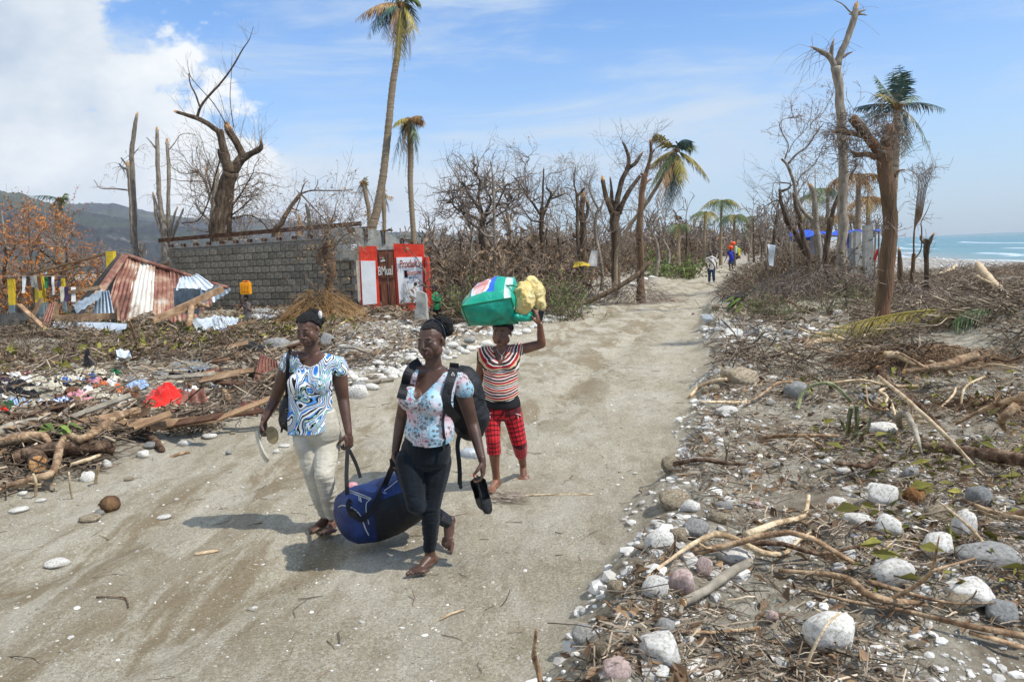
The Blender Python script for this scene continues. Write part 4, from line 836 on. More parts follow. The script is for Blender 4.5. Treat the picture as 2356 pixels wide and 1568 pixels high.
tin('black tarnished sheet lying at the left edge of the wreckage', [(-40,722,21),(90,720,21.2),(85,770,20.6),(-40,775,20.4)], DARKT, 5, .06, seed=6)
tin('narrow rusty sheet standing upright among the planks at the left', [(112,700,20.8),(128,692,20.8),(112,760,20.4),(88,758,20.4)], RUST, 3, .03, seed=7)
tin('rust streaked grey sheet leaning under the left side of the fallen roof', [(168,700,22.4),(232,668,23.2),(236,684,22.8),(176,720,22)], ZINC, 4, .04, seed=8)
tin('crushed silver tin heap in the rubble right of the upright zinc sheet', [(440,735,20.6),(500,728,20.6),(520,752,20.2),(455,762,20)], ZINCW, 3, .22, .02, seed=11)
tin('flattened silver corrugated piece beside the child with the jerrycan', [(485,735,20.2),(548,728,20.2),(545,752,19.8),(492,756,19.8)], ZINCW, 6, .1, seed=12)
tin('crumpled silver foil-like sheet on the brush heap left of the centre', [(262,792,16.5),(292,790,16.5),(305,830,15.8),(272,842,15.8)], ZINCW, 2, .3, .02, seed=13)
tin('silver corrugated sheet half under faded clothes at the back of the clothes heap', [(400,830,13.4),(492,822,13.4),(480,850,12.8),(395,855,12.8)], ZINC, 8, .05, seed=14)
tin('big rusty curled sheet just left of the woman in the swirl-print blouse', [(600,812,11.2),(638,830,11.0),(650,868,10.4),(585,885,10.4)], RUST, 7, .12, seed=15)
tin('small rusty sheet tilted behind the red cloth', [(470,850,11.8),(510,842,11.9),(520,872,11.4),(455,880,11.3)], RUST, 4, .12, seed=16)
tin('grey metal plate lying just left of the red cloth', [(236,905,9.8),(284,898,9.9),(272,930,9.4),(232,925,9.4)], ZINC, 1, .02, .003, seed=17)
tin('torn brown rusty sheet in front of the red cloth', [(392,905,9.6),(470,900,9.7),(488,938,9.2),(360,945,9.1)], RUST, 4, .2, seed=18)
tin('rust brown plate near the right end of the clothes heap', [(545,925,9.6),(590,915,9.6),(600,945,9.3),(560,952,9.2)], RUST, 2, .1, seed=19)
tin('dark charred sheet lying behind the rusty curled sheet', [(480,810,12.4),(585,790,12.6),(640,808,12.0),(520,830,12)], DARKT, 6, .12, seed=20)
def plank(label, a, b, w=.12, t=.04, m=None, name='plank', cat='plank'):
 A_, B_ = P(*a), P(*b); mb = MB(); mb.tint = random.random(); mb.beam(A_, B_, w, t)
 return part(mb, name, m or PLANK, None, base=((A_.x+B_.x)/2, (A_.y+B_.y)/2, min(A_.z, B_.z)), label=label, cat=cat)
plank('thick broken beam slanting up in front of the shiny upright zinc sheet', (352,738,21.2), (512,664,22.4), .22, .16)
plank('pale lath running under the slanting beam', (352,742,20.8), (455,705,21.8), .1, .05)
plank('long weathered board slanting from the yellow posts up to the roof peak', (30,640,27), (264,578,26.5), .22, .06)
plank('second long board below the first, behind the orange-leaved trees', (0,662,27.5), (190,610,27), .2, .05)
plank('short brown board standing upright behind the white trough', (128,738,20.9), (130,698,21.1), .05, .28)
plank('short brown board standing at the right end of the white trough', (274,742,20.6), (270,692,20.9), .05, .24)
plank('long brown board lying along the top of the white trough', (120,732,20.8), (270,726,20.9), .05, .16)
plank('grey board leaning across the black sheet at the left edge', (44,700,20.2), (112,764,20), .14, .04)
plank('dark board sticking up left beside the narrow rusty sheet', (68,742,20.6), (96,686,20.9), .16, .05)
plank('horizontal pole running from the yellow posts toward the fallen roof', (160,672,24), (232,660,24), .14, .1)
plank('pale board lying to the right of the crushed silver tin', (525,752,19.6), (590,738,19.9), .12, .05)
YEL = mat('yellow_paint', [(.3,'a8901f'),(.5,'d0b030'),(.7,'e0c545')], 4, .6, .2, spec=.3); GREYP = mat('grey_post_base', [(.3,'5c6a6c'),(.7,'7a8788')], 4, .8, .2)
for i, (x0, x1, y0, y1, lab) in enumerate(((22,36,642,700,'leftmost yellow painted post of the ruined porch'),(84,104,634,694,'yellow painted post in the middle of the ruined porch, with a grey base'),(144,152,640,690,'thin yellow post right beside the scorched tree'),(248,268,578,630,'yellow painted post top behind the peak of the fallen roof'))):
 Yd = 25.5; c = P((x0+x1)/2, y1, Yd); r = empty('yellow_post', (c.x, c.y, hz1(c.x, c.y)), lab, 'post'); w_ = (x1-x0)*Yd/F_PX*.8
 t = P((x0+x1)/2-3, y0, Yd); mb = MB(); mb.beam(c-Vector((0,0,.02)), t, w_, w_, (0,1,0)); part(mb, 'shaft', YEL, r)
 mb = MB(); mb.beam(Vector((c.x, c.y, hz1(c.x, c.y)-.1)), c-Vector((0,0,.021)), w_*1.05, w_*1.05, (0,1,0)); part(mb, 'base', GREYP, r)
BLUE = mat('blue_tarpaulin', [(.3,'173a9c'),(.5,'1f4fc4'),(.7,'2f64d8')], 1.4, .45, .4, 3, bdist=.15, spec=.4)
CONC = mat('grey_concrete', [(.3,'7c7a74'),(.5,'9a9890'),(.7,'b3b1a8')], 3, .9, .4, 40, spec=.15)
sh = empty('tarpaulin_shelter', G(1930, 615), 'blue tarpaulin shelter on poles between the grey trees by the beach', 'shelter')
mb = MB()
def sheet(mb, a, b, c, d, nx=16, ny=6, amp=.12, seed=0, th=.01):
 a, b, c, d = map(Vector, (a, b, c, d)); n = (b-a).cross(d-a).normalized(); vs = []
 for j in range(ny+1):
  for i in range(nx+1):
   p = a.lerp(b, i/nx).lerp(d.lerp(c, i/nx), j/ny); vs.append(p+n*amp*(mnoise.noise(p*1.3+Vector((seed,0,0)))+.4*mnoise.noise(p*4)))
 W = nx+1; mb.add(vs, [(j*W+i, j*W+i+1, (j+1)*W+i+1, (j+1)*W+i) for j in range(ny) for i in range(nx)])
sheet(mb, P(1818,548,34), P(2027,528,33), P(2020,531,38), P(1822,533,38), 30, 5, .2); part(mb, 'roof_tarpaulin', BLUE, sh, True)
mb = MB(); sheet(mb, P(1815,556,36), P(1880,552,37), P(1882,538,37), P(1815,536,36), 12, 5, .2, 3); part(mb, 'wall_tarpaulin', BLUE, sh, True)
mb = MB(); sheet(mb, P(1948,572,34), P(1965,570,34), P(1960,534,34), P(1945,533,34), 6, 8, .15, 5); part(mb, 'wall_tarpaulin', BLUE, sh, True)
mb = MB(); sheet(mb, P(1862,584,36), P(1895,586,36), P(1893,540,36), P(1864,540,36), 8, 6, .1, 7); part(mb, 'pale_curtain', mat('pale_cloth', [(.3,'b9bccb'),(.7,'d5d6de')], 2, .8, .2), sh, True)
for x, Yd in ((1822,34),(1876,37),(2012,33),(1960,35),(2020,37)):
 mb = MB(); g = P(x, 600, Yd); mb.tube([(g.x, g.y, hz1(g.x, g.y)-.1), (g.x+.03, g.y, P(x, 534, Yd).z)], .04, 6); part(mb, 'pole', BARK_G, sh)
for (x0, x1, y0, y1, Yd, lab) in ((1986,2004,518,625,23,'tallest grey concrete post standing right of the blue shelter'),(1965,1975,532,576,27,'shorter grey concrete post beside the tallest one'),(1955,1964,534,575,29,'concrete post half hidden behind the shorter one')):
 mb = MB(); c = P((x0+x1)/2, y1, Yd); t = P((x0+x1)/2+1, y0, Yd); z0 = min(c.z, hz1(c.x, c.y))-.1; mb.beam((c.x, c.y, z0), t, (x1-x0)*Yd/F_PX, .2, (0,1,0)); part(mb, 'concrete_post', CONC, None, base=(c.x, c.y, z0), label=lab, cat='post')
mb = MB(); c = P(1960, 600, 26); mb.slab(P(1945,572,27), P(1990,570,27), P(1990,612,27), P(1945,614,27), (0,.2,0)); part(mb, 'low_wall', CONC, None, base=(c.x, c.y, 0), label='low concrete wall stub at the foot of the concrete posts', cat='wall')
fl = empty('red_flag', P(2022,602,24), 'small red cloth flag hanging on a thin pole near the beach', 'flag'); mb = MB(); mb.tube([P(2022,616,24), P(2023,540,24)], .015, 5); part(mb, 'pole', BARK_G, fl)
mb = MB(); sheet(mb, P(2010,598,24), P(2018,600,24), P(2021,575,24), P(2017,572,24), 5, 8, .12); part(mb, 'cloth', mat('red_flag_cloth', [(.3,'c02a2a'),(.7,'e04840')], 3, .7, 0), fl, True)
def chunk(label, name, pts8, m, cat):
 c = sum([Vector(v) for v in pts8], Vector())/8; mb = MB(); mb.hexa(pts8); bm_ = bmesh.new(); bm_.from_mesh(mb.mesh('t')); bmesh.ops.subdivide_edges(bm_, edges=bm_.edges, cuts=7, use_grid_fill=True); mb = MB(); mb.add([v.co+Vector((mnoise.noise(v.co*3), mnoise.noise(v.co*3+Vector((5,0,0))), mnoise.noise(v.co*4)))*.035+Vector((mnoise.noise(v.co*11), 0, mnoise.noise(v.co*11+Vector((0,3,0)))))*.03 for v in bm_.verts], [tuple(x.index for x in f.verts) for f in bm_.faces]); bm_.free()
 o = part(mb, name, m, None, base=(c.x, c.y, min(v[2] for v in pts8)), label=label, cat=cat); return o
def fr(Yd, q, dep): f = [P(x, y, Yd) for x, y in q]; return f+[v+Vector((.03, dep, .02)) for v in f]
chunk('upright broken concrete block slab standing next to the boy in green', 'wall_fragment', fr(22.6, [(955,738),(983,737),(978,676),(958,670)], .2), CONC, 'rubble')
hb = empty('hollow_block', G(805,812), 'grey hollow concrete block lying on the gravel between the first two women', 'concrete block')
o0 = G(805,815,.02); mb = MB(); Rz = Matrix.Rotation(.5, 3, 'Z')
for d in (-.09,.09): mb.box(o0+Rz@Vector((0,d,.1)), (.38,.03,.2), Rz)
for d in (-.175,0,.175): mb.box(o0+Rz@Vector((d,0,.1)), (.03,.149,.198), Rz)
part(mb, 'block_walls', CONC, hb)
# ------------------------------------------------------------ scattered stuff (uncountable litter)
RM0 = np.array(CAMR.to_3x3())
def toD0(x, y, z):
 q = np.stack([x, y, np.zeros_like(x)+z-CAMZ], -1) @ RM0; return CX-q[:, 0]/q[:, 2]*F_PX, CY+q[:, 1]/q[:, 2]*F_PX
def xform_merge(T, Fc, R, S, pos, extra=None):
 """T (n,3) template, R (N,3,3) rotations, S (N,3) scales, pos (N,3)"""
 V = np.einsum('nij,nvj->nvi', R, T[None]*S[:, None, :])+pos[:, None, :]
 n = len(T); Fo = Fc[None]+(np.arange(len(pos))*n)[:, None, None]
 return V.reshape(-1, 3), Fo.reshape(-1, Fc.shape[1])
def rotz(a):
 c, s = np.cos(a), np.sin(a); z = np.zeros_like(a); o = z+1
 return np.stack([np.stack([c, -s, z], -1), np.stack([s, c, z], -1), np.stack([z, z, o], -1)], 1)
def rotx(a):
 c, s = np.cos(a), np.sin(a); z = np.zeros_like(a); o = z+1
 return np.stack([np.stack([o, z, z], -1), np.stack([z, c, -s], -1), np.stack([z, s, c], -1)], 1)
def roty(a):
 c, s = np.cos(a), np.sin(a); z = np.zeros_like(a); o = z+1
 return np.stack([np.stack([c, z, s], -1), np.stack([z, o, z], -1), np.stack([-s, z, c], -1)], 1)
def stick_template(seed, segs=3, sides=3):
 r = np.random.default_rng(seed); V = []
 off = np.cumsum(r.normal(0, .09, (segs+1, 2)), 0); off -= off.mean(0)
 for i in range(segs+1):
  rad = .5*(1-.45*i/segs)
  for j in range(sides):
   a = 2*math.pi*j/sides; V.append((i/segs-.5, off[i, 0]*1.0+0, 0)); V[-1] = (V[-1][0], V[-1][1], off[i, 1]*.5, math.cos(a)*rad, math.sin(a)*rad)
 Fc = [(i*sides+j, i*sides+(j+1) % sides, (i+1)*sides+(j+1) % sides, (i+1)*sides+j) for i in range(segs) for j in range(sides)]
 return np.array(V), np.array(Fc)
def sticks(name, label, N, sample, ln, rad, m, tilt=.25, lift=(0, .05), kind='stuff', parent=None, cat='debris', heading=None):
 Vs, Fs, Ts = [], [], []; o = 0; per = N//6
 for s in range(6):
  T, Fc = stick_template(s+len(name)); x, y, zb = sample(per); k = len(x)
  L_ = RNG.uniform(ln[0], ln[1], k)*RNG.uniform(.4, 1, k); rr = RNG.uniform(rad[0], rad[1], k)*2
  base = T[:, :3]; ring = T[:, 3:]
  V = np.zeros((k, len(T), 3)); V[:, :, 0] = base[None, :, 0]*L_[:, None]
  V[:, :, 1] = base[None, :, 1]*L_[:, None]+ring[None, :, 0]*rr[:, None]; V[:, :, 2] = base[None, :, 2]*L_[:, None]+ring[None, :, 1]*rr[:, None]
  hd = RNG.uniform(0, 6.283, k) if heading is None else RNG.normal(heading, .5, k)
  R = rotz(hd) @ roty(RNG.normal(0, tilt, k)); V = np.einsum('nij,nvj->nvi', R, V)
  V += np.stack([x, y, zb+RNG.uniform(lift[0], lift[1], k)+rr*.3], -1)[:, None, :]
  Vs.append(V.reshape(-1, 3)); Fs.append((Fc[None]+(np.arange(k)*len(T))[:, None, None]).reshape(-1, 4)+o); o += k*len(T); Ts.append(np.repeat(RNG.uniform(0, 1, k), len(T)))
 me = npmesh(name, np.concatenate(Vs), np.concatenate(Fs), False, {'tint': np.concatenate(Ts)}); me.materials.append(m)
 return tag(obj(name, me), label, cat, None, kind)
def leaves_stuff(name, label, N, sample, sz, m, lift=(0, .04), cat='debris'):
 T = np.array([(-.5, 0, 0), (-.1, .22, .10), (.5, .02, -.02), (-.05, -.2, .12)]); Fc = np.array([(0, 1, 2, 3)])
 x, y, zb = sample(N); k = len(x); s = RNG.uniform(sz[0], sz[1], k)
 R = rotz(RNG.uniform(0, 6.28, k)) @ rotx(RNG.normal(0, .7, k)) @ roty(RNG.normal(0, .5, k))
 V, Fq_ = xform_merge(T, Fc, R, np.stack([s, s*RNG.uniform(.5, 1.4, k), s], -1), np.stack([x, y, zb+RNG.uniform(lift[0], lift[1], k)], -1))
 me = npmesh(name, V, Fq_, False, {'tint': np.repeat(RNG.uniform(0, 1, k), 4)}); me.materials.append(m)
 return tag(obj(name, me), label, cat, None, 'stuff')
def ico(sub):
 bm_ = bmesh.new(); bmesh.ops.create_icosphere(bm_, subdivisions=sub, radius=1); bm_.verts.ensure_lookup_table()
 V = np.array([v.co[:] for v in bm_.verts]); Fc = np.array([[v.index for v in f.verts] for f in bm_.faces]); bm_.free(); return V, Fc
def zone(ylo, yhi, side, olo, ohi, dens_pow=1.0, clump=0.0):
 """sampler of points outside (or inside) the road between two distances"""
 def f(k):
  xs_, ys_ = [], []; got = 0
  for _it in range(40):
   if got >= k: break
   y = ylo*(yhi/ylo)**(RNG.uniform(0, 1, k*2)**dens_pow); o = olo+(ohi-olo)*RNG.uniform(0, 1, k*2)
   x = np.where(side == 'R', xr(y)+o, xl(y)-o) if side in 'RL' else xl(y)+(xr(y)-xl(y))*RNG.uniform(0, 1, k*2)
   vis = (np.abs(x) < y*.72+1.2) & (coast(y)-x > 9+0*y) & ~((y > 40) & (x/y > .44))
   if side in 'RL': vis &= offroad(x, y) > .02
   if side == 'R':
    Dx, Dy = toD0(x, y, .1); u_ = RNG.uniform(0, 1, k*2)
    vis &= ~((Dx > 1585) & (Dx < 1960) & (Dy > 722) & (Dy < 808) & (u_ < .8)) & ~((Dx > 1600) & (Dx < 2060) & (Dy > 806) & (Dy < 852) & (u_ < .9)) & ~((y < 8) & (u_ < .15))
   if side == 'L':
    Dx, Dy = toD0(x, y, .25); u_ = RNG.uniform(0, 1, k*2)
    vis &= ~((Dx < 600) & (Dx > -60) & (Dy > 838) & (Dy < 945) & (u_ < .85)) & ~((Dx > 770) & (Dy < 905) & (Dy > 725) & (u_ < .86)) & ~((Dx > 180) & (Dx < 540) & (Dy > 700) & (Dy < 765) & (u_ < .8))
   if clump: vis &= fbm(x*.9, y*.9, 31., 3) > clump*RNG.uniform(.75, 1.25, k*2)
   x, y = x[vis], y[vis]; xs_.append(x); ys_.append(y); got += len(x)
  x = np.concatenate(xs_)[:k]; y = np.concatenate(ys_)[:k]; return x, y, hgt(x, y)
 return f
WOODL = mat('sun_bleached_sticks', [(.3,'786753'),(.5,'a1907a'),(.7,'c8baa2')], 6, .85, .2, spec=.15, tint=.45)
WOODD = mat('brown_sticks', [(.3,'4a4034'),(.5,'716354'),(.7,'978774')], 6, .9, .2, spec=.1, tint=.45)
LITT = mat('brown_litter', [(.3,'4a3b2e'),(.5,'745d47'),(.7,'9d8262')], 3, .85, 0, spec=.15, tint=.5)
LITG = mat('olive_litter', [(.3,'4b4a22'),(.5,'6f6a30'),(.7,'98904a')], 3, .8, 0, spec=.2, tint=.45)
PEB = mat('white_pebbles', [(.3,'97928a'),(.5,'c4c0b7'),(.7,'e4e1da')], 5, .85, 0, spec=.2, tint=.28)
sticks('stick_litter', 'short bleached sticks and chips littering the right verge', 7500, zone(3.0, 16, 'R', .35, 9, 1.0, .45), (.06, .36), (.002, .007), WOODL, .22, (0, .05))
sticks('stick_litter', 'dark twigs littering the right verge', 8000, zone(3.0, 18, 'R', .3, 10, 1.0, .42), (.08, .42), (.0015, .006), WOODD, .3, (0, .06))
sticks('stick_litter', 'tangled branches over the verge further down on the right', 17000, zone(11, 60, 'R', .4, 26, .9, .38), (.2, 1.3), (.004, .015), WOODD, .4, (0, .3))
sticks('stick_litter', 'pale broken branches over the verge further down on the right', 7000, zone(12, 60, 'R', .8, 26, .9, .42), (.2, 1.2), (.004, .016), WOODL, .35, (.03, .32))
sticks('stick_litter', 'matted twigs along the left verge', 15000, zone(6.5, 30, 'L', .25, 18, .8, .38), (.15, .9), (.004, .018), WOODD, .3, (0, .22))
sticks('stick_litter', 'pale sticks strewn along the left verge', 8000, zone(6.5, 30, 'L', .3, 18, .8, .42), (.15, .9), (.004, .018), WOODL, .28, (.02, .24))
sticks('stick_litter', 'twigs at the foot of the left heap', 5500, zone(6.5, 15, 'L', -.05, 2.6, .9, .36), (.12, .7), (.004, .014), WOODD, .28, (0, .16))
sticks('stick_litter', 'sparse twigs on the road surface', 420, zone(3.2, 40, 'M', 0, 0, .9), (.05, .3), (.0015, .005), WOODD, .05, (0, .008))
leaves_stuff('leaf_litter', 'dry brown leaf litter on the right verge', 7500, zone(3, 30, 'R', .25, 14, 1, .40), (.03, .12), LITT, (0, .06))
leaves_stuff('leaf_litter', 'dry brown leaf litter on the left verge', 22000, zone(7, 32, 'L', .4, 20, .8, .40), (.05, .2), LITT, (0, .26))
leaves_stuff('leaf_litter', 'olive dead leaves in the left heap', 1800, zone(13, 24, 'L', 4.5, 17, 1, .5), (.08, .28), LITG, (.05, .36))
leaves_stuff('leaf_litter', 'olive leaf scraps on the right verge', 1500, zone(4, 24, 'R', 1.5, 10, 1, .5), (.05, .18), LITG, (.0, .12))
PEBT = mat('dusty_pebbles', [(.3,'7f7766'),(.5,'aaa291'),(.7,'d2ccbf')], 5, .9, 0, spec=.15, tint=.3)
def pebbles(name, label, N, sample, sz, sub=1, pm=None):
 T, Fc = ico(sub); T = T*(1+RNG.uniform(-.14, .14, (len(T), 1))); x, y, zb = sample(N); k = len(x); s = sz[0]*(sz[1]/sz[0])**(RNG.uniform(0, 1, k)**1.8)
 S = np.stack([s*RNG.uniform(.8, 1.5, k), s*RNG.uniform(.7, 1.2, k), s*RNG.uniform(.4, .8, k)], -1)
 V, Fq_ = xform_merge(T, Fc, rotz(RNG.uniform(0, 6.28, k)) @ rotx(RNG.normal(0, .3, k)), S, np.stack([x, y, zb+s*.1], -1))
 me = npmesh(name, V, Fq_, False, {'tint': np.repeat(RNG.uniform(0, 1, k), len(T))}); me.materials.append(pm or PEB)
 tag(obj(name, me), label, 'pebbles', None, 'stuff')
pebbles('pebbles', 'tiny white pebbles scattered over the road', 7000, zone(2.9, 60, 'M', 0, 0, .75, .52), (.003, .014), 1, PEBT)
pebbles('pebbles', 'a few bright white pebbles on the road', 1500, zone(2.9, 60, 'M', 0, 0, .75, .50), (.004, .018))
pebbles('pebbles', 'white pebbles among the debris of the right verge', 9000, zone(2.9, 30, 'R', 0, 8, .9, .4), (.006, .035))
pebbles('pebbles', 'white gravel patch in the lower right corner', 2600, zone(3.0, 6.2, 'R', 1.6, 5, 1), (.005, .032))
def stripz(k):
 x = RNG.uniform(780, 1420, k*3); y = RNG.uniform(722, 900, k*3); lim = np.interp(y, [680, 745, 835, 885, 950], [1440, 1260, 1010, 860, 710]); q = [G(a, b) for a, b, c in zip(x, y, lim) if a < c][:k]; x = np.array([v.x for v in q]); y = np.array([v.y for v in q]); return x, y, hgt(x, y)
pebbles('pebbles', 'small white stones of the strip between house and road', 1500, stripz, (.03, .11))
def pilez(k):
 q = [Gt(a, b) for a, b in zip(RNG.uniform(1600, 1920, 260), 765+RNG.normal(0, 16, 260))]; x = np.array([v.x for v in q]); y = np.array([v.y for v in q]); return x, y, hgt(x, y)
pebbles('pebbles', 'small white stones among the white rock pile right of the road', 260, pilez, (.03, .10))
pebbles('pebbles', 'white stones along both edges of the road', 900, zone(3.2, 60, 'R', -.1, .9, .8), (.015, .07))
pebbles('pebbles', 'white stones and pebbles on the left verge', 6000, zone(8, 45, 'L', -.1, 10, .8, .40), (.012, .07))
def beachz(k):
 y = RNG.uniform(42, 120, k); x = coast(y)-RNG.uniform(2, 22, k); return x, y, hgt(x, y)
pebbles('pebbles', 'white stones on the beach', 3500, beachz, (.05, .16))
def thicket(name, label, spots, seeds, m, lm=None, leafp=.5, hs=(1.0, 2.2), lsz=.16, minr=.008):
 protos = []
 for s in range(seeds):
  random.seed(900+s+len(label)); mb = MB(); lv = MB()
  for k in range(7):
   grow(mb, (random.uniform(-.4,.4), random.uniform(-.4,.4), -.1), Vector((random.uniform(-1,1), random.uniform(-1,1), random.uniform(.3,1.3))), random.uniform(.7, 1.25), .024, 2, .9, .1, lv if lm else None, (2,3), minr, leafp, lsz)
  V = np.array([v[:] for v in mb.v]); q = [f if len(f) == 4 else (*f, f[-1]) for f in mb.f];
  LV = np.array([v[:] for v in lv.v]) if lv.v else np.zeros((0, 3)); protos.append((V, np.array([f for f in q]), np.array(mb.t), LV, np.array(lv.f) if lv.f else np.zeros((0, 4), int), np.array(lv.t)))
 for which, mm, nm in ((0, m, name), (1, lm, 'thicket_leaves')):
  if mm is None: continue
  Vs, Fs, Ts = [], [], []; o = 0
  for i, (x, y, h) in enumerate(spots):
   pr = protos[i % seeds]; V, Fc, T = pr[3*which:3*which+3]
   if not len(V): continue
   r2 = np.random.default_rng(i); a = r2.uniform(0, 6.28); R = rotz(np.array([a]))[0]; W = (V*np.array([h*.9, h*.9, h])) @ R.T+np.array([x, y, hz1(x, y)])
   Vs.append(W); Fs.append(Fc+o); Ts.append(np.clip(T*.6+r2.uniform(0, .4), 0, 1)); o += len(V)
  me = npmesh(nm, np.concatenate(Vs), np.concatenate(Fs), False, {'tint': np.concatenate(Ts)}); me.materials.append(mm)
  tag(obj(nm, me), label+(' (leaves)' if which else ''), 'brush', None, 'stuff')
random.seed(3)
sp = []
while len(sp) < 230:
 y = 24*(110/24)**random.random(); x = float(xl(np.array(y)))-random.uniform(1.2, 3+y*.35)
 if (x < -5.2 and y < 37) or (y < 30 and x/y*F_PX+CX < 1020): continue
 sp.append((x, y, random.uniform(.7, 1.5)*(1+.006*y)))
thicket('brush_thicket', 'brown wind-torn thicket along the left side of the road', sp, 6, WOODD, LITT, .45, minr=.011)
sp = []
while len(sp) < 120:
 y = 20*(110/20)**random.random(); x = float(xr(np.array(y)))+random.uniform(1.5, 3+y*.28)
 if x > coast(y)-16 or abs(x-8) < 1.0 and y < 24 or x/y > .44: continue
 sp.append((x, y, random.uniform(.35, .9)*(1+.006*y)))
thicket('brush_thicket', 'brown broken brush along the right side of the road', sp, 5, WOODD, LITT, .25, minr=.009)
sp = [(random.uniform(-34, -14), random.uniform(27, 60), random.uniform(.9, 1.8)) for _ in range(110)]
sp2 = [(random.uniform(-16,-6), random.uniform(15.5, 20), random.uniform(.25, .5)) for _ in range(90)]
thicket('brush_thicket', 'scorched brown brush behind the yellow posts and the fallen roof', sp, 5, WOODD, OLEAF, .6, minr=.009, lsz=.14)
thicket('brush_thicket', 'low brown brush in front of the fallen roof', sp2, 5, WOODD, LITT, .5, minr=.007, lsz=.12)
sp = []
while len(sp) < 170:
 y = 105*(300/105)**random.random(); q = P(random.uniform(900, 2050), 560, y)
 if q.x > coast(y)-14 or xl(y)-1 < q.x < xr(y)+1 and y < 150: continue
 sp.append((q.x, y, random.uniform(2.2, 4.2)))
thicket('far_wood', 'far battered wood closing off the road in the distance', sp, 5, TWIG, LITT, .15, minr=.03, lsz=.3)
sp = [(P(1545+random.uniform(-50,60), 560, 52).x, 52+random.uniform(-3,3), random.uniform(.9, 1.3)) for _ in range(7)]
thicket('leafy_bush', 'dark green leafy bush on the brush heap where the road narrows', sp, 4, WOODD, GLEAF, .9, lsz=.20)
sp = [(P(x+random.uniform(-30,30), 650, 24).x, 24+random.uniform(-1,1), random.uniform(.6, 1.0)) for x in (1270,1330,1060,1100) for _ in range(3)]
thicket('leafy_bush', 'thin green leafed shrubs at the left verge behind the carried sack', sp, 4, WOODD, GLEAF, .9, lsz=.10)
sp = [(P(x+random.uniform(-25,25), 700, 19).x, 19+random.uniform(-1,1), random.uniform(.35, .6)) for x in (1740,1790,1900,2000) for _ in range(3)]
thicket('leafy_bush', 'small green shrubs in the right-hand debris', sp, 4, WOODD, GLEAF, .9, lsz=.09)
random.seed(8)
# ------------------------------------------------------------ stones, one object each
ST_W = mat('white_limestone', [(.30,'8b8272'),(.40,'bdb6a8'),(.52,'dcd8ce'),(.7,'ebe8e1')], 5.5, .85, .6, 28, detail=9, spec=.2, rnd=.08)
ST_G = mat('grey_stone', [(.3,'706e6a'),(.5,'918f89'),(.7,'b1aea7')], 6, .85, .6, 28, detail=9, spec=.2, rnd=.1)
ST_T = mat('tan_muddy_stone', [(.3,'6e604c'),(.5,'9a8b73'),(.7,'c6bba6')], 6, .9, .8, 24, detail=9, spec=.15, rnd=.1)
ST_P = mat('pinkish_stone', [(.3,'8f7a70'),(.5,'b8a096'),(.7,'d6c4ba')], 5, .85, .5, 28, detail=9, spec=.2, rnd=.06)
ST_D = mat('dark_grey_stone', [(.3,'6a6b6a'),(.5,'858581'),(.7,'a3a29d')], 6, .85, .6, 28, detail=9, spec=.2, rnd=.1)
SM = {'w': ST_W, 'g': ST_G, 't': ST_T, 'p': ST_P, 'd': ST_D}
CN = {'w': 'white', 'g': 'grey', 't': 'mud-stained tan', 'p': 'pinkish', 'd': 'dark grey'}
stone_me = {}
def stone_mesh(c, v, sub, ang=.0):
 key = (c, v, sub)
 if key not in stone_me:
  T, Fc = ico(sub); r = np.random.default_rng(v+50); o = r.uniform(0, 50, 3)
  d = 1+.85*(fbm(T[:,0]*.9+o[0], T[:,1]*.9+o[1], T[:,2]*.9+o[2], 2)-.5)+.34*(fbm(T[:,0]*3+o[0], T[:,1]*3+o[1], T[:,2]*3+o[2], 3)-.5)
  V = T*d[:, None]
  for k in range(5+v % 4):
   nn = r.normal(0, 1, 3); nn /= np.linalg.norm(nn); h = r.uniform(.68, .92); q = V @ nn; V = V-np.maximum(q-h, 0)[:, None]*nn*.75
  V /= np.abs(V).max(0); me = npmesh('stone', V, Fc, True); me.materials.append(SM[c]); stone_me[key] = me
 return stone_me[key]
stone_i = 0
def stone(px, py, w, h, c='w', label=None, group=None, name='stone', sub=3):
 """px,py centre in the photograph, w,h its size there (2356 px wide copy)"""
 global stone_i; stone_i += 1
 g = Gt(px, py+h*.42); k = g.y/F_PX; W, H = w*k/2, h*k/2*1.12
 o = bpy.data.objects.new(name, stone_mesh(c, stone_i % 9, sub)); COL.objects.link(o)
 o.location = (g.x, g.y+W*.5, g.z+H*.56); o.scale = (W*1.04, W*random.uniform(.8, 1.05), H); o.rotation_euler = (random.uniform(-.12,.12), random.uniform(-.1,.1), random.uniform(-.3,.3))
 tag(o, label, 'stone', group); return o
q4 = lambda a, b, w, h: (1207.9+a*.4873, 1092.9+b*.4873, w*.4873, h*.4873)
q3 = lambda a, b, w, h: (1438+a*.3896, 776.5+b*.3896, w*.3896, h*.3896)
q8 = lambda a, b, w, h: (1553.1+a*.3409, 460.2+b*.3409, w*.3409, h*.3409)
qL = lambda a, b, w, h: (a*.29347, 747.8+b*.29347, w*.29347, h*.29347)
qB = lambda a, b, w, h: (a*.5371, 1092.9+b*.5371, w*.5371, h*.5371)
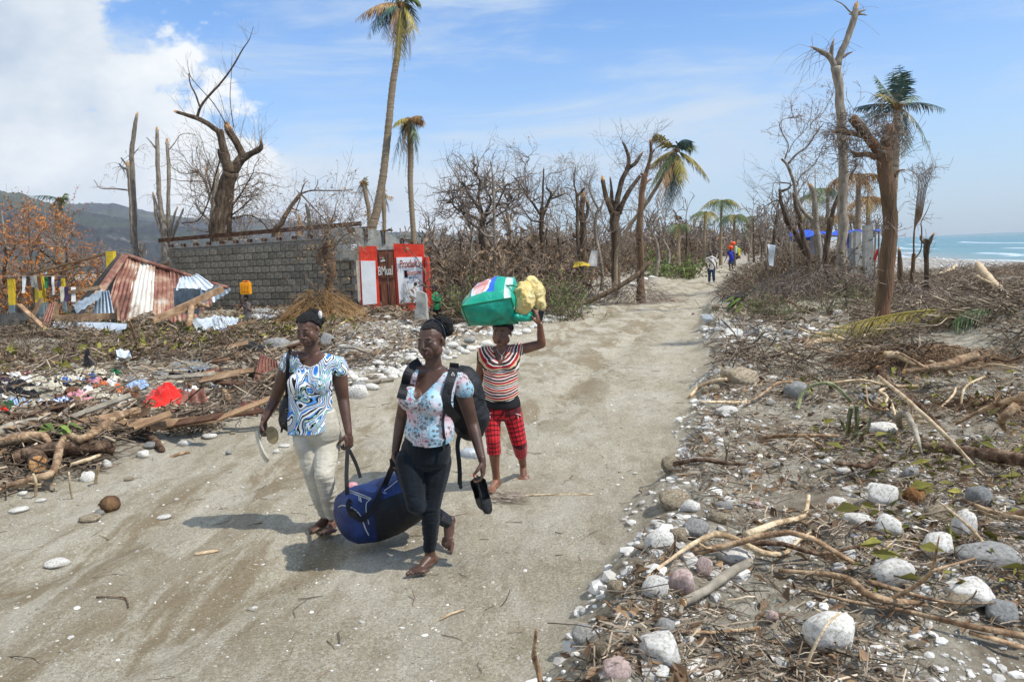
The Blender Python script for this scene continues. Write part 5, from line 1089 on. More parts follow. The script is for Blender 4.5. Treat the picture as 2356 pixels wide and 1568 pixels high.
big = [(q4(1702,92,150,118),'w','round white boulder just left of the hairy orange coconut husk'),(q4(1590,215,160,82),'w','long low white boulder left of the round one with thin twigs over it'),(q4(1727,245,150,135),'w','round white boulder crossed by thin dark twigs'),
 (q4(1980,185,140,100),'t','greyish tilted boulder left of the tall upright white one'),(q4(2095,232,140,165),'w','tall upright white boulder near the right frame edge'),(q4(1975,340,200,160),'w','large white boulder right of the twig-crossed round one'),(q4(1755,450,210,155),'w','large blocky white boulder with a grey shadowed face above the root log'),
 (q4(2210,400,300,125),'g','very wide flat grey boulder at the right frame edge'),(q4(2110,560,250,120),'w','long pale boulder above the grey round one at the lower right'),(q4(2265,650,155,145),'d','round dark grey boulder at the lower right edge'),(q4(2160,95,130,120),'d','angular dark grey rock in the mud near the right edge'),
 (q4(1480,130,115,55),'w','flat white stone in front of the dark leafy debris, left of the round boulder'),(q4(1252,318,150,105),'w','mud-streaked white boulder behind the curved bleached branch'),(q4(1470,745,265,215),'w','biggest mottled white boulder in the lower right, with a pale stick on it'),(q4(1540,380,90,85),'w','small mottled white stone left of the blocky boulder'),
 (q4(1490,435,80,58),'w','small white stone half buried under the root log'),(q4(2060,615,130,105),'t','tan pitted stone left of the dark grey round boulder'),(q4(628,828,245,185),'w','biggest smooth white boulder at the front of the right bank'),(q4(290,757,148,122),'g','grey oval stone at the road edge, front of the right bank'),
 (q4(365,825,95,135),'t','upright mud-covered stone between the grey oval and the big smooth white one'),(q4(668,720,125,105),'g','greyish round stone just behind the biggest smooth white boulder'),(q4(440,915,140,115),'p','pink-streaked stone at the bottom edge'),(q4(615,950,185,65),'w','flat white stone cut by the bottom of the frame'),
 (q4(625,530,158,135),'w','round white boulder on the road edge left of the pinkish upright one'),(q4(745,490,140,170),'p','upright pinkish tan boulder beside the grey split plank'),(q4(640,322,150,125),'w','white boulder at the foot of the long bleached branch'),(q4(725,282,105,85),'t','brownish stone left of the grey angular block in the bank'),
 (q4(815,250,125,105),'g','grey angular block in the middle of the bank'),(q4(633,235,85,68),'w','small white stone at the road edge above the white boulder'),(q4(790,150,105,72),'w','white stone topping the bank at the corner of the road'),(q4(715,112,150,95),'t','cluster of mud-caked stone at the bank corner'),
 (q4(925,205,105,68),'t','dirty white stone behind the grey angular block'),(q4(580,72,80,26),'g','thin flat slate stone on the road edge'),(q4(1088,138,82,52),'p','mauve stone lying alone in the dark litter'),(q4(945,150,82,52),'g','small grey angular stone left of the mauve one'),
 (q4(985,385,180,65),'w','white flat stone under the bleached branch'),(q4(850,432,82,130),'p','wedge-shaped pink and white stone beside the upright tan boulder'),(q4(430,525,92,85),'t','mud lump on the road edge left of the round white boulder'),(q4(1175,665,65,62),'p','small pinkish stone alone in the short sticks'),
 (q3(705,225,212,108),'t','wide tan-grey boulder where the side track leaves the road'),(q3(483,312,68,62),'t','small rough stone left of the wide tan-grey boulder'),(q3(540,300,72,62),'t','brown-grey stone touching the wide tan-grey boulder'),(q3(875,238,95,46),'w','white stone right of the wide tan-grey boulder'),
 (q3(605,435,132,60),'w','oval white stone below the wide tan-grey boulder'),(q3(1015,310,165,122),'d','dark grey rock beside the curved green cactus stem'),(q3(1430,355,92,62),'d','grey rock left of the leaning peeled branch'),(q3(1540,535,190,80),'w','long white stone below the leaning peeled branch'),
 (q3(1560,625,112,52),'w','pale stone right of the green cactus clump'),(q3(285,745,125,110),'t','mud-covered lump at the road edge above the bank corner'),(q3(430,730,102,52),'w','white stone on the bank beside the mud lump'),(q3(1705,795,122,72),'g','grey stone in the dark soil above the round white boulder'),
 (q8(785,740,82,56),'w','white boulder lying in the shade under the torn-up roots'),(q8(1105,765,62,62),'w','cream stone at the foot of the tallest bare tree'),(q8(325,835,108,88),'w','large white rock topping the white rock pile by the road'),(q8(400,895,132,82),'w','broad white rock in the middle of the white rock pile'),
 (q8(340,945,92,76),'w','round white rock at the bottom of the white rock pile'),(q8(1310,880,64,66),'d','dark grey rock left of the foot of the stout tree'),(q8(1265,932,64,52),'g','pale grey rock against the foot of the stout tree'),(q8(1462,948,66,74),'d','upright grey rock right of the foot of the stout tree'),
 (q8(1780,848,62,30),'w','small flat white stone left of the gravel heap'),((820,897,52,46),'w','chunky white rock between the first two women'),(qL(1627,700,118,102),'w','upright white rock at the right end of the clothes heap'),(qL(1105,1010,112,72),'w','angular white stone at the edge of the left heap by the logs'),
 (qL(1170,942,125,66),'g','pale stone behind the angular white one in the left heap'),(qL(1630,870,125,52),'w','flat white stone at the left road edge beside the palm litter'),(qL(830,1090,95,85),'w','white stone under the pale splinters of the left log pile'),(qL(680,1187,115,92),'w','lowest white stone at the foot of the left log pile'),
 (qL(690,1522,185,52),'t','flat pale stone in front of the coconut'),(qB(235,380,108,38),'w','flat bright white stone alone on the lower left of the road'),(qL(1430,922,105,62),'w','white lump between left heap and road, behind the angular stone')]
for q, c, lab in big: stone(*q, c, lab)
for q, c, lab in (((632,800,66,52),'g','grey broken wall rubble left of the first woman\'s neck'),((668,822,44,34),'d','dark rubble piece low behind the first woman\'s shoulder'),((752,786,34,52),'g','upright pale rubble right of the first woman\'s head'),((762,815,30,30),'w','pale rubble stub right of the first woman\'s neck'),((612,830,34,22),'g','small grey rubble left of the first woman')):
 stone(*q, c, lab, name='rubble')['category'] = 'rubble'
med = {'stones of the white rock pile by the road': [q8(310,870,80,46),q8(510,937,82,36),q8(555,885,82,62),q8(530,850,92,60),q8(620,925,82,56),q8(570,820,72,30),q8(840,845,62,46),q8(890,852,52,52),q8(880,906,62,36),q8(1050,880,82,34),q8(950,802,72,32),q8(820,915,46,30),q8(705,815,42,26),q8(745,826,36,26),q8(790,857,36,26),q8(755,890,52,42),q8(700,922,42,26),q8(470,1000,36,26),q8(230,930,46,26),q8(610,765,46,32),q8(650,870,72,56),q8(440,950,40,30),q8(470,890,46,34),q8(600,870,40,30),q8(690,860,40,30),q8(780,880,36,26)],
 'stones in the right-hand debris': [q8(285,715,62,42),q8(345,745,42,20),q8(655,745,36,36),q8(125,765,26,20),q8(195,855,56,50),q8(1560,920,26,16),q8(1015,920,32,16),q3(865,385,66,36),q3(1740,385,62,42),q3(1790,395,52,52),q3(140,905,102,32),q3(780,710,98,36),q3(870,765,62,26),q3(1150,735,82,42),q3(1295,787,92,42),q3(1190,762,72,26),q3(60,800,30,18),q4(480,585,36,32),q4(2180,212,62,42),q4(1830,805,52,46),q4(1610,412,42,26),q4(2040,70,60,30),q4(1300,690,40,26)],
 'stones along the left road edge': [qL(1115,865,92,52),qL(2160,988,58,42),qL(1820,847,52,24),qL(2225,945,92,22),qL(1790,997,52,42),qL(1280,1505,112,32),qL(170,1320,82,42),qL(310,1375,92,32),qL(120,1450,152,52),qL(1000,1207,82,32),qL(2090,520,62,36),qL(1380,1365,36,22),qL(775,1470,70,50)]}
lbl = {'stones of the white rock pile by the road': 'white cobble in the rock pile on the right edge of the road', 'stones in the right-hand debris': 'small loose stone lying in the debris right of the road', 'stones along the left road edge': 'small pale stone lying along the left edge of the road'}
for gname, L_ in med.items():
 for q in L_: stone(*q, random.choice('wwwwtg' if 'pile' in gname else 'wwtg'), lbl[gname], gname, sub=2)
random.seed(21); n_ = 0
while n_ < 125:
 x, y = random.uniform(770, 1420), random.uniform(722, 905)
 left = np.interp(y, [680, 745, 835, 885, 950], [1430, 1250, 1000, 850, 700])
 if x > left+15 or (x < 850 and y < 760): continue
 s = random.uniform(9, 30)*(.5+.7*(y-700)/200); stone(x, y, s*1.4, s*.75, random.choice('wwwwwg'), 'white stone in the stony strip between the block house and the road', 'white stones of the stony strip left of the road', sub=2); n_ += 1
n_ = 0
while n_ < 34:
 t = random.random(); x = 1250+t*330+random.uniform(-30, 20); y = 748-t*118+random.uniform(-34, 4); s = random.uniform(6, 14)
 stone(x, y, s*1.5, s*.8, 'w', 'small white stone along the far left edge of the road', 'far white stones along the left road edge', sub=1); n_ += 1
# ------------------------------------------------------------ logs and single branches
LOGB = mat('bare_log', [(.33,'5d4733'),(.48,'93765a'),(.62,'bfa583')], 11, .9, .9, 40, stretch=(1,1,1), spec=.2, tint=.2)
LOGD = mat('dark_log', [(.33,'33261d'),(.48,'5c4839'),(.62,'86705b')], 12, .95, 1.0, 40, spec=.12, tint=.2)
LOGG = mat('grey_log', [(.3,'6e675b'),(.5,'918878'),(.7,'b4aa98')], 6, .9, .6, 24, spec=.15, tint=.15)
BLEACH = mat('bleached_branch', [(.33,'8d7556'),(.46,'bfa683'),(.62,'dcc9a8')], 12, .85, .7, 46, spec=.2, tint=.15)
def log(label, pts, m, group=None, name='log', n=10, cut=True, side=(), cat='log', rough=.12):
 """pts: (x, y, width px, height above ground m)"""
 def cv(p): g = Gt(p[0], p[1], p[3] if len(p) > 3 else .05); return (g, p[2]*g.y/F_PX/2)
 q = [cv(p) for p in pts]; c = q[len(q)//2][0]
 root = empty(name, (q[0][0].x, q[0][0].y, hz1(q[0][0].x, q[0][0].y)), label, cat, group)
 mb = MB(); limb(mb, q, n, rough, 5, .14); part(mb, 'stem', m, root, True)
 for s in side: mb = MB(); limb(mb, [cv(p) for p in s], 7, rough, 4); part(mb, 'side_branch', m, root, True)
 if cut:
  mb = MB(); p0, r0 = q[0]; d = (q[0][0]-q[1][0]).normalized(); mb.tube([p0-d*.01, p0+d*.006], [r0*.9, r0*.86], n); part(mb, 'broken_end', SPLINT, root)
 return root
k4 = lambda a, b, w=1, h=.05: (1207.9+a*.4873, 1092.9+b*.4873, w*.4873, h)
k3 = lambda a, b, w=1, h=.05: (1438+a*.3896, 776.5+b*.3896, w*.3896, h)
k8 = lambda a, b, w=1, h=.05: (1553.1+a*.3409, 460.2+b*.3409, w*.3409, h)
kL = lambda a, b, w=1, h=.05: (a*.29347, 747.8+b*.29347, w*.29347, h)
log('long curved bleached branch winding over the white boulders of the right bank', [k4(570,485,14,.02), k4(680,400,18,.06), k4(800,320,24,.12), k4(900,280,28,.14), k4(1000,300,28,.12), k4(1080,345,30,.1), k4(1150,370,28,.08), k4(1230,365,22,.06), k4(1290,310,16,.08), k4(1350,265,8,.12)], BLEACH, side=[[k4(810,315,16,.12), k4(870,345,14,.1), k4(960,325,12,.1), k4(1040,325,8,.09)]])
log('grey split plank-like log in front of the upright pinkish boulder', [k4(745,600,46,.05), k4(850,545,50,.06), k4(960,470,50,.07), k4(1070,410,42,.07)], LOGG, side=[[k4(745,590,30,.04), k4(735,640,28,.03), k4(742,700,24,.02)]])
log('root log with reddish bark snaking right below the blocky white boulder', [k4(1200,450,20,.03), k4(1400,465,26,.06), k4(1530,490,34,.09), k4(1620,560,38,.09), k4(1720,590,34,.08), k4(1830,600,30,.07), k4(1900,610,20,.05)], LOGB, side=[[k4(1620,500,26,.08), k4(1760,540,24,.08), k4(1900,580,18,.08), k4(2050,605,12,.08), k4(2230,600,6,.1)], [k4(1740,575,22,.1), k4(1860,510,20,.22), k4(1920,440,18,.34), k4(1955,290,8,.62)], [k4(1915,450,16,.34), k4(2000,425,12,.32), k4(2125,390,10,.34)]])
log('long thin double branch running out of the right frame edge at the bottom', [k4(1260,520,10,.03), k4(1500,585,16,.05), k4(1800,640,22,.06), k4(2100,710,30,.07), k4(2380,760,34,.07)], LOGB, side=[[k4(2100,740,24,.04), k4(2380,820,26,.05)]])
log('short reddish stick in the chips left of the biggest mottled boulder', [k4(740,735,16,.03), k4(900,740,20,.03), k4(1110,720,20,.03)], LOGB)
log('pale stick lying over the biggest mottled white boulder', [k4(1320,915,16,.03), k4(1370,800,16,.14), k4(1430,700,14,.22), k4(1490,645,9,.22)], BLEACH)
log('thin upright dark twig standing at the bottom edge of the road', [(1245,1585,13,0), (1238,1540,14,.10), (1228,1505,13,.20), (1234,1448,8,.33)], LOGB, name='twig', cat='twig', cut=False)
log('peeled thick branch leaning down to the right, with an orange broken end', [k3(1490,185,60,.72), k3(1560,270,46,.6), k3(1660,350,44,.48), k3(1740,410,50,.36), k3(1820,500,48,.2), k3(1880,560,40,.08)], LOGD, side=[])
log('long thin peeled pole crossing the debris diagonally at the right', [k3(1500,230,24,.66), k3(1680,380,26,.5), k3(1860,545,28,.3), k3(2000,690,22,.15), k3(2120,820,14,.04)], BLEACH)
log('brown log with a forked end lying below the gravel heap', [k3(1650,200,34,.28), k3(1780,180,44,.3), k3(1900,160,52,.32), k3(2000,130,58,.34), k3(2090,105,60,.36)], LOGB, side=[[k3(1900,165,40,.3), k3(1890,205,34,.24)], [k3(1780,185,20,.3), k3(1700,135,16,.42), k3(1620,90,14,.5)]])
log('yellowish broken log stub left of the brown forked log', [k3(1530,100,48,.3), k3(1620,105,44,.28), k3(1700,150,30,.24)], BLEACH)
log('thick curved stick like a crook above the long white stone', [k3(1625,520,40,.12), k3(1620,465,44,.24), k3(1665,450,44,.3), k3(1700,520,36,.24), k3(1730,610,26,.16), k3(1748,690,16,.06)], LOGG)
log('dark half-buried pipe-like trunk at the right frame edge', [k3(1740,640,30,.06), k3(1950,660,60,.1), k3(2150,690,80,.14), k3(2400,730,90,.18)], LOGD)
log('forked brown branch rising at the right frame edge', [k3(1950,510,16,.1), k3(2080,440,26,.22), k3(2220,385,34,.34), k3(2380,345,60,.46)], LOGB, side=[[k3(2240,540,30,.1), k3(2225,480,50,.3), k3(2310,400,60,.45)]])
log('white bent stick right of the peeled pole', [k3(1980,405,14,.1), k3(2010,290,14,.28), k3(2120,230,12,.34)], BLEACH)
log('two thin forked twigs stuck upright in the mud of the bank', [k3(590,760,14,.02), k3(600,680,12,.16), k3(585,610,6,.3)], LOGG, side=[[k3(600,690,9,.15), k3(617,610,5,.3)]], name='twig', cat='twig', cut=False)
log('short grey stick leaning on the bank beside the forked twigs', [k3(440,900,18,.02), k3(480,830,16,.12), k3(505,770,14,.2)], LOGG)
log('pale stick pointing at the road beside the wide tan-grey boulder', [k3(385,345,18,.03), k3(440,290,22,.06), k3(520,255,24,.1), k3(600,245,22,.12)], BLEACH)
log('long arched dry stem across the litter left of the dark grey rock', [k3(700,400,10,.04), k3(800,340,14,.1), k3(900,270,16,.16), k3(1000,262,14,.14), k3(1100,275,10,.1)], LOGB)
log('pale split branch lying before the stout brown tree', [k8(890,975,34,.04), k8(1000,945,40,.06), k8(1140,940,34,.08), k8(1230,955,20,.06)], BLEACH)
log('dark charred beam lying left of the pale split branch', [k8(790,950,50,.05), k8(870,955,52,.06), k8(960,955,40,.05)], LOGD)
log('small log pair against the foot of the stout tree', [k8(1040,860,14,.1), k8(1150,858,18,.12), k8(1290,868,18,.1)], BLEACH)
log('big pale log leaning up at the right frame edge', [k8(2050,440,50,.8), k8(2100,500,52,.66), k8(2200,620,50,.4), k8(2310,720,44,.12)], BLEACH, side=[[k8(2040,515,20,.62), k8(2200,600,16,.42), k8(2360,720,16,.2)]])
log('long pale driftwood log on the beach edge at the right', [k8(1490,510,20,.15), k8(1600,512,20,.15), k8(1740,505,22,.18), k8(1840,480,26,.3), k8(1900,440,14,.5)], BLEACH)
log('pale trunk lying between the blue shelter and the road heap', [k8(600,335,34,.5), k8(680,325,50,.6), k8(760,345,40,.5), k8(830,380,20,.35)], BLEACH)
log('thin dark branch bent up beside a hanging white rag', [k8(740,650,16,.1), k8(700,590,20,.3), k8(650,520,26,.55), k8(630,460,30,.8)], LOGD)
log('long pale crooked branch lying across the left log pile', [kL(0,1275,40,.05), kL(250,1200,50,.14), kL(420,1140,60,.18), kL(500,880,60,.3), kL(640,890,64,.32), kL(780,810,66,.34), kL(900,730,60,.36), kL(1080,650,26,.4)], LOGB)
log('thick dark reddish-brown log, biggest of the left log pile', [kL(110,1050,110,.14), kL(300,1000,130,.18), kL(520,970,130,.2), kL(740,950,120,.2), kL(900,970,90,.16)], LOGD, n=14)
log('pale grey smooth log at the left frame edge', [kL(-60,860,80,.2), kL(100,800,84,.22), kL(230,765,70,.24), kL(350,735,56,.24)], LOGG, n=12)
log('light brown forked log right above the thick dark log', [kL(-20,920,70,.22), kL(180,880,80,.26), kL(330,870,70,.28), kL(390,920,40,.24)], LOGB)
log('broken log section with a ragged round end in front of the left pile', [kL(300,1090,150,.12), kL(270,1040,140,.16), kL(200,1010,100,.16)], LOGD, n=14)
log('split yellow board-like branch at the lower left of the pile', [kL(0,1285,34,.04), kL(150,1255,40,.06), kL(300,1250,26,.05), kL(440,1245,14,.04)], BLEACH)
log('thin curved pale branch hanging over the foot of the left pile', [kL(280,1340,20,.0), kL(285,1240,22,.16), kL(260,1160,18,.26)], BLEACH, cut=False)
log('thin pale stick standing at the foot of the left pile', [kL(565,1360,14,0), kL(550,1260,18,.14), kL(540,1150,12,.28)], BLEACH, cut=False)
log('splintered pale bundle at the right foot of the log pile', [kL(750,1240,26,.0), kL(765,1130,30,.16), kL(790,1080,16,.24)], BLEACH)
log('pale branch bending over the white stone at the foot of the pile', [kL(560,1090,26,.16), kL(680,1055,30,.2), kL(790,1015,20,.22)], BLEACH)
log('dark pole lying under the checked cloth', [kL(390,605,40,.22), kL(560,635,44,.22), kL(740,655,40,.2)], LOGD)
log('short cut log lying at the right end of the clothes heap', [kL(1510,590,50,.1), kL(1570,545,56,.14), kL(1640,505,50,.18)], LOGG)
log('curved brown log right of the short cut log', [kL(1750,520,50,.18), kL(1775,560,56,.14), kL(1810,600,40,.08)], LOGB)
log('dark curved log between the pale forked branch and the white stone', [kL(900,770,50,.1), kL(960,820,50,.1), kL(1060,840,34,.08)], LOGD)
log('short pale log lying left of the two big white stones', [kL(1150,850,60,.05), kL(1210,900,64,.05), kL(1270,980,50,.03)], LOGD)
log('light brown branch stub among the middle of the left pile', [kL(940,740,36,.2), kL(1030,770,50,.16), kL(1140,800,30,.1)], LOGB)
log('small stick alone on the road edge at the left', [kL(1340,1035,20,.0), kL(1400,1010,24,.02), kL(1495,990,16,.02)], LOGB, name='twig', cat='twig')
log('long dark dry stem from the roof rubble leaning down in the left brush', [kL(1010,-40,16,1.1), kL(1045,60,20,.8), kL(1085,180,14,.4), kL(1140,300,6,.1)], LOGB)
log('thick light branch arching up right of the white trough', [(560-125,745,12,.5),(445,700,14,.9),(480,705,8,.9)], LOGB)
log('two thin dark logs lying by the chunky white rock', [(815,868,12,.05),(850,866,12,.05),(878,867,10,.05)], LOGG)
log('grey pole lying right of the chunky white rock', [(832,880,11,.04),(872,876,12,.04),(905,872,9,.04)], LOGG)
for i, (pts, lab) in enumerate((([(1010,600,14),(1090,668,12),(1180,620,10),(1250,560,6)],'long bent dead branch rising out of the thicket behind the sack'),([(1230,660,14),(1320,690,12),(1400,745,8)],'bare branch sloping down out of the thicket toward the road'),([(1340,700,12),(1440,650,12),(1500,600,10)],'bare branch crossing the thicket near the leaning palm'))):
 Yd = 29; root = empty('fallen_branch', P(pts[0][0], pts[0][1], Yd), lab, 'branch'); mb = MB(); limb(mb, [(P(x, y, Yd+j*.4), w_*Yd/F_PX/2) for j, (x, y, w_) in enumerate(pts)], 8); part(mb, 'stem', BARK_D, root, True)
 mb = MB()
 for _ in range(12): a = random.uniform(0, len(pts)-1.01); j = int(a); p = P(*pts[j][:2], Yd+j*.4).lerp(P(*pts[j+1][:2], Yd+.4*j+.4), a-j); grow(mb, p, rv(1), .9, .014, 1, .8, .1)
 part(mb, 'twigs', TWIG, root)
random.seed(77)
for zone_, cnt, lab, grp, mm in ((('R', 4, 14, .5, 6), 45, 'bleached or brown branch lying loose in the debris right of the road', 'loose branches right of the road', (LOGB, BLEACH, LOGD)), (('L', 8, 22, .6, 12), 70, 'brown or grey branch lying loose in the heaps left of the road', 'loose branches left of the road', (LOGB, LOGD, LOGG, BLEACH)), (('R', 15, 40, 1, 16), 60, 'broken branch lying in the far debris right of the road', 'far loose branches right of the road', (LOGB, LOGD, BLEACH))):
 for _ in range(cnt):
  sd, y0, y1, o0, o1 = zone_; y = y0*(y1/y0)**random.random(); o_ = random.uniform(o0, o1); x = float(xr(np.array(y)))+o_ if sd == 'R' else float(xl(np.array(y)))-o_
  if abs(x) > y*.72 or x > coast(y)-10: continue
  a = random.uniform(0, 6.28); ln = random.uniform(.5, 1.3)*(1 if y < 14 else 1.8); r = random.uniform(.012, .03)*(1 if y < 14 else 2); z = hz1(x, y)
  root = empty('fallen_branch', (x, y, z), lab, 'branch', grp); mb = MB(); d = Vector((math.cos(a), math.sin(a), random.uniform(-.05, .25)))
  pts = [(Vector((x, y, z+random.uniform(.04,.16)))+d*ln*(t-.5)+rv(.06*ln), r*(1-.5*t)) for t in (0, .33, .66, 1)]
  limb(mb, pts, 6, .1, 3); part(mb, 'stem', random.choice(mm), root, True)
for i in range(34):
 x, y = (random.uniform(330, 700), random.uniform(795, 880)) if i < 20 else (random.uniform(10, 560), random.uniform(935, 985))
 a = Gt(x, y, .2); an = random.uniform(-.7, .7); L_ = random.uniform(.3, .95); d = Vector((math.cos(an), math.sin(an), random.uniform(-.15,.3)))*L_; mb = MB(); mb.tint = random.random(); mb.beam(a, a+d, random.uniform(.08,.18), .025, (random.uniform(-.4,.4), -.4, 1)); part(mb, 'board', random.choice([PLANK, BEAMM, LOGG]), None, base=a, label='broken board or plank lying in the heap left of the road', cat='board', group='broken boards in the left heap')
def frond_heap(label, px, py, Yd, W, H, n, m, name='dead_frond_heap'):
 c = P(px, py, Yd); gz = hz1(c.x, c.y); root = empty(name, (c.x, c.y, gz), label, 'dead fronds'); mb = MB()
 for i in range(n):
  r = random.random()**.7; a = random.uniform(0, 6.28); x = c.x+math.cos(a)*r*W*.5; y = c.y+math.sin(a)*r*W*.32; z = gz+H*(1-r*r)*random.uniform(.25, 1)
  d = Vector((math.cos(a)+random.uniform(-1,1), math.sin(a)*.6+random.uniform(-1,1), random.uniform(-.9,.35))).normalized(); ln = random.uniform(.25, .8)*(.5+H*.5)
  p = Vector((x, y, max(z, gz+.02))); e = p+d*ln; e.z = max(e.z-ln*.35, gz-.02+random.random()*.05); mid = (p+e)/2+rv(.08)+Vector((0,0,ln*.12)); mb.tint = random.random()
  mb.tube([p, mid, e], [random.uniform(.004,.012), .007, .002], 3, 0, False)
 part(mb, 'withered_strips', m, root)
frond_heap('heap of grey withered fronds round the foot of the gnarled tree', 742, 735, 24.8, 2.6, 1.15, 1100, FR_B)
frond_heap('tangle of dark torn roots and dry fronds under the tallest bare tree', 1880, 690, 22.5, 4.6, 1.0, 1100, TWIG)
frond_heap('drooping dead roots in the brush left of the road bend', 1450, 625, 30, 3.0, 1.1, 500, TWIG)
frond_heap('dark dry tangle round the stump and thin-stemmed tree', 2110, 655, 20.5, 2.6, .7, 500, TWIG)
frond_heap('brown strawy mat in the middle of the right-hand debris', 2120, 900, 11.5, 2.6, .25, 900, LITT)
frond_heap('strawy heap under the leaning pale log at the right edge', 2300, 690, 17, 4.0, .5, 900, WOODL)
frond_heap('dry straw heap above the round white boulders at the right edge', 2280, 1010, 8.6, 1.7, .18, 700, LITT)
# ------------------------------------------------------------ clothes strewn over the left heap
def clothmat(name, cols, s=5, **k): return mat(name, cols, s, .85, .35, 60, spec=.15, sheen=.2, **k)
CM = {'w': clothmat('white_cotton', [(.3,'c9c6bd'),(.5,'dedcd5'),(.7,'ecebe6')]), 'c': clothmat('cream_cotton', [(.3,'a89f88'),(.5,'c9c1aa'),(.7,'ddd7c4')]), 'r': clothmat('red_cotton', [(.3,'b01c17'),(.5,'d12b22'),(.7,'df3a2e')]), 'k': clothmat('black_cotton', [(.3,'121214'),(.7,'26262a')]),
 'n': clothmat('navy_cotton', [(.3,'20243a'),(.7,'343b5a')]), 'b': clothmat('pale_blue_cotton', [(.3,'6d8cb5'),(.5,'93adcb'),(.7,'c3d0df')], 30), 'p': clothmat('pink_cotton', [(.3,'b46a76'),(.5,'cf8f95'),(.7,'e2b9b8')], 9), 'g': clothmat('green_cotton', [(.3,'1c5a34'),(.7,'2c7a48')]),
 't': clothmat('teal_cotton', [(.3,'0f5560'),(.7,'1c7480')]), 'o': clothmat('orange_cotton', [(.3,'b4532c'),(.5,'cd7042'),(.7,'dd9468')]), 'y': clothmat('grey_cotton', [(.3,'74736f'),(.5,'98968f'),(.7,'b8b6ae')]), 'v': clothmat('purple_cotton', [(.3,'2b2136'),(.7,'463554')]), 'e': clothmat('blue_cotton', [(.3,'27508c'),(.7,'3c6cab')]), 'm': clothmat('brown_cotton', [(.3,'5c3b28'),(.7,'7f5539')])}
cl_i = 0
def cloth(px, py, w, h, c, label, group=None, lift=.1, peak=0.0, name='garment', cat='clothing', m=None):
 global cl_i; cl_i += 1
 lo = Gt(px, py+h/2, lift*.6); k = lo.y/F_PX; W = w*k*.58; hi = Gt(px, py-h/2, lift+.12); D_ = max(.42*W, min((hi.y-lo.y)*.6, W*1.2)); cx_, cy_ = lo.x, lo.y+D_
 nA, nR = 48, 18; r = np.linspace(0, 1, nR)[1:]; a = np.linspace(0, 2*math.pi, nA, endpoint=False); A_, R_ = np.meshgrid(a, r); s = cl_i*7.7
 out = .75+.6*fbm(np.cos(A_)*1.3+s, np.sin(A_)*1.3+s, 0, 3); X_ = cx_+np.cos(A_)*R_*out*W; Y_ = cy_+np.sin(A_)*R_*out*D_
 X_ = np.concatenate([[cx_], X_.ravel()]); Y_ = np.concatenate([[cy_], Y_.ravel()]); Rf = np.concatenate([[0], R_.ravel()])
 th = s; ux, uy = (X_-cx_)*math.cos(th)+(Y_-cy_)*math.sin(th), -(X_-cx_)*math.sin(th)+(Y_-cy_)*math.cos(th)
 fold = 1-np.abs(2*fbm(ux*9/(.4+W)+s, uy*3.6/(.4+W)+s, 0, 3)-1)*4.2
 Z_ = hgt(X_, Y_)-.02+lift*.6*(1-.75*Rf**3)+.20*np.clip(fold, 0, 1)*(.3+W*.4)*(1-.3*Rf)+peak*np.exp(-(Rf/.55)**2)+.06*fbm(X_*13, Y_*13, s, 3)
 V = np.stack([X_, Y_, Z_], -1); Fs = []
 for j in range(nR-2):
  for i in range(nA): b0 = 1+j*nA; b1 = 1+(j+1)*nA; Fs.append((b0+i, b0+(i+1) % nA, b1+(i+1) % nA, b1+i))
 for i in range(nA): Fs.append((0, 1+(i+1) % nA, 1+i, 1+i))
 Fs = [f if len(set(f)) == 4 else f[:3] for f in Fs]
 me = bpy.data.meshes.new(name); b = Vector((cx_, cy_, hz1(cx_, cy_))); me.from_pydata([tuple(Vector(v)-b) for v in V], [], Fs); me.polygons.foreach_set('use_smooth', [True]*len(Fs)); me.materials.append(m or CM[c]); me.update()
 o = bpy.data.objects.new(name, me); COL.objects.link(o); o.location = b; return tag(o, label, cat, group)
R_ = lambda a, b, w, h: qL(a, b, w, h)
cloth(*R_(1220,520,330,260), 'r', 'bright red cloth heaped up in the middle of the clothes heap', lift=.2, peak=.22)
cloth(*R_(1330,520,230,120), 'r', 'right-hand trailing part of red fabric beside the red heap', lift=.16, peak=.1)
chk = clothmat('blue_checked_cotton', [(.3,'7d97c0'),(.7,'b9c6da')], 9); n, l, b = nodes(chk); tcn = n.new('ShaderNodeTexCoord'); bk = n.new('ShaderNodeTexChecker'); bk.inputs['Scale'].default_value = 24; bk.inputs[1].default_value = (*lin('d9e0ea'), 1); bk.inputs[2].default_value = (*lin('4f74ad'), 1); l.new(tcn.outputs['Object'], bk.inputs[0]); l.new(bk.outputs[0], b.inputs['Base Color'])
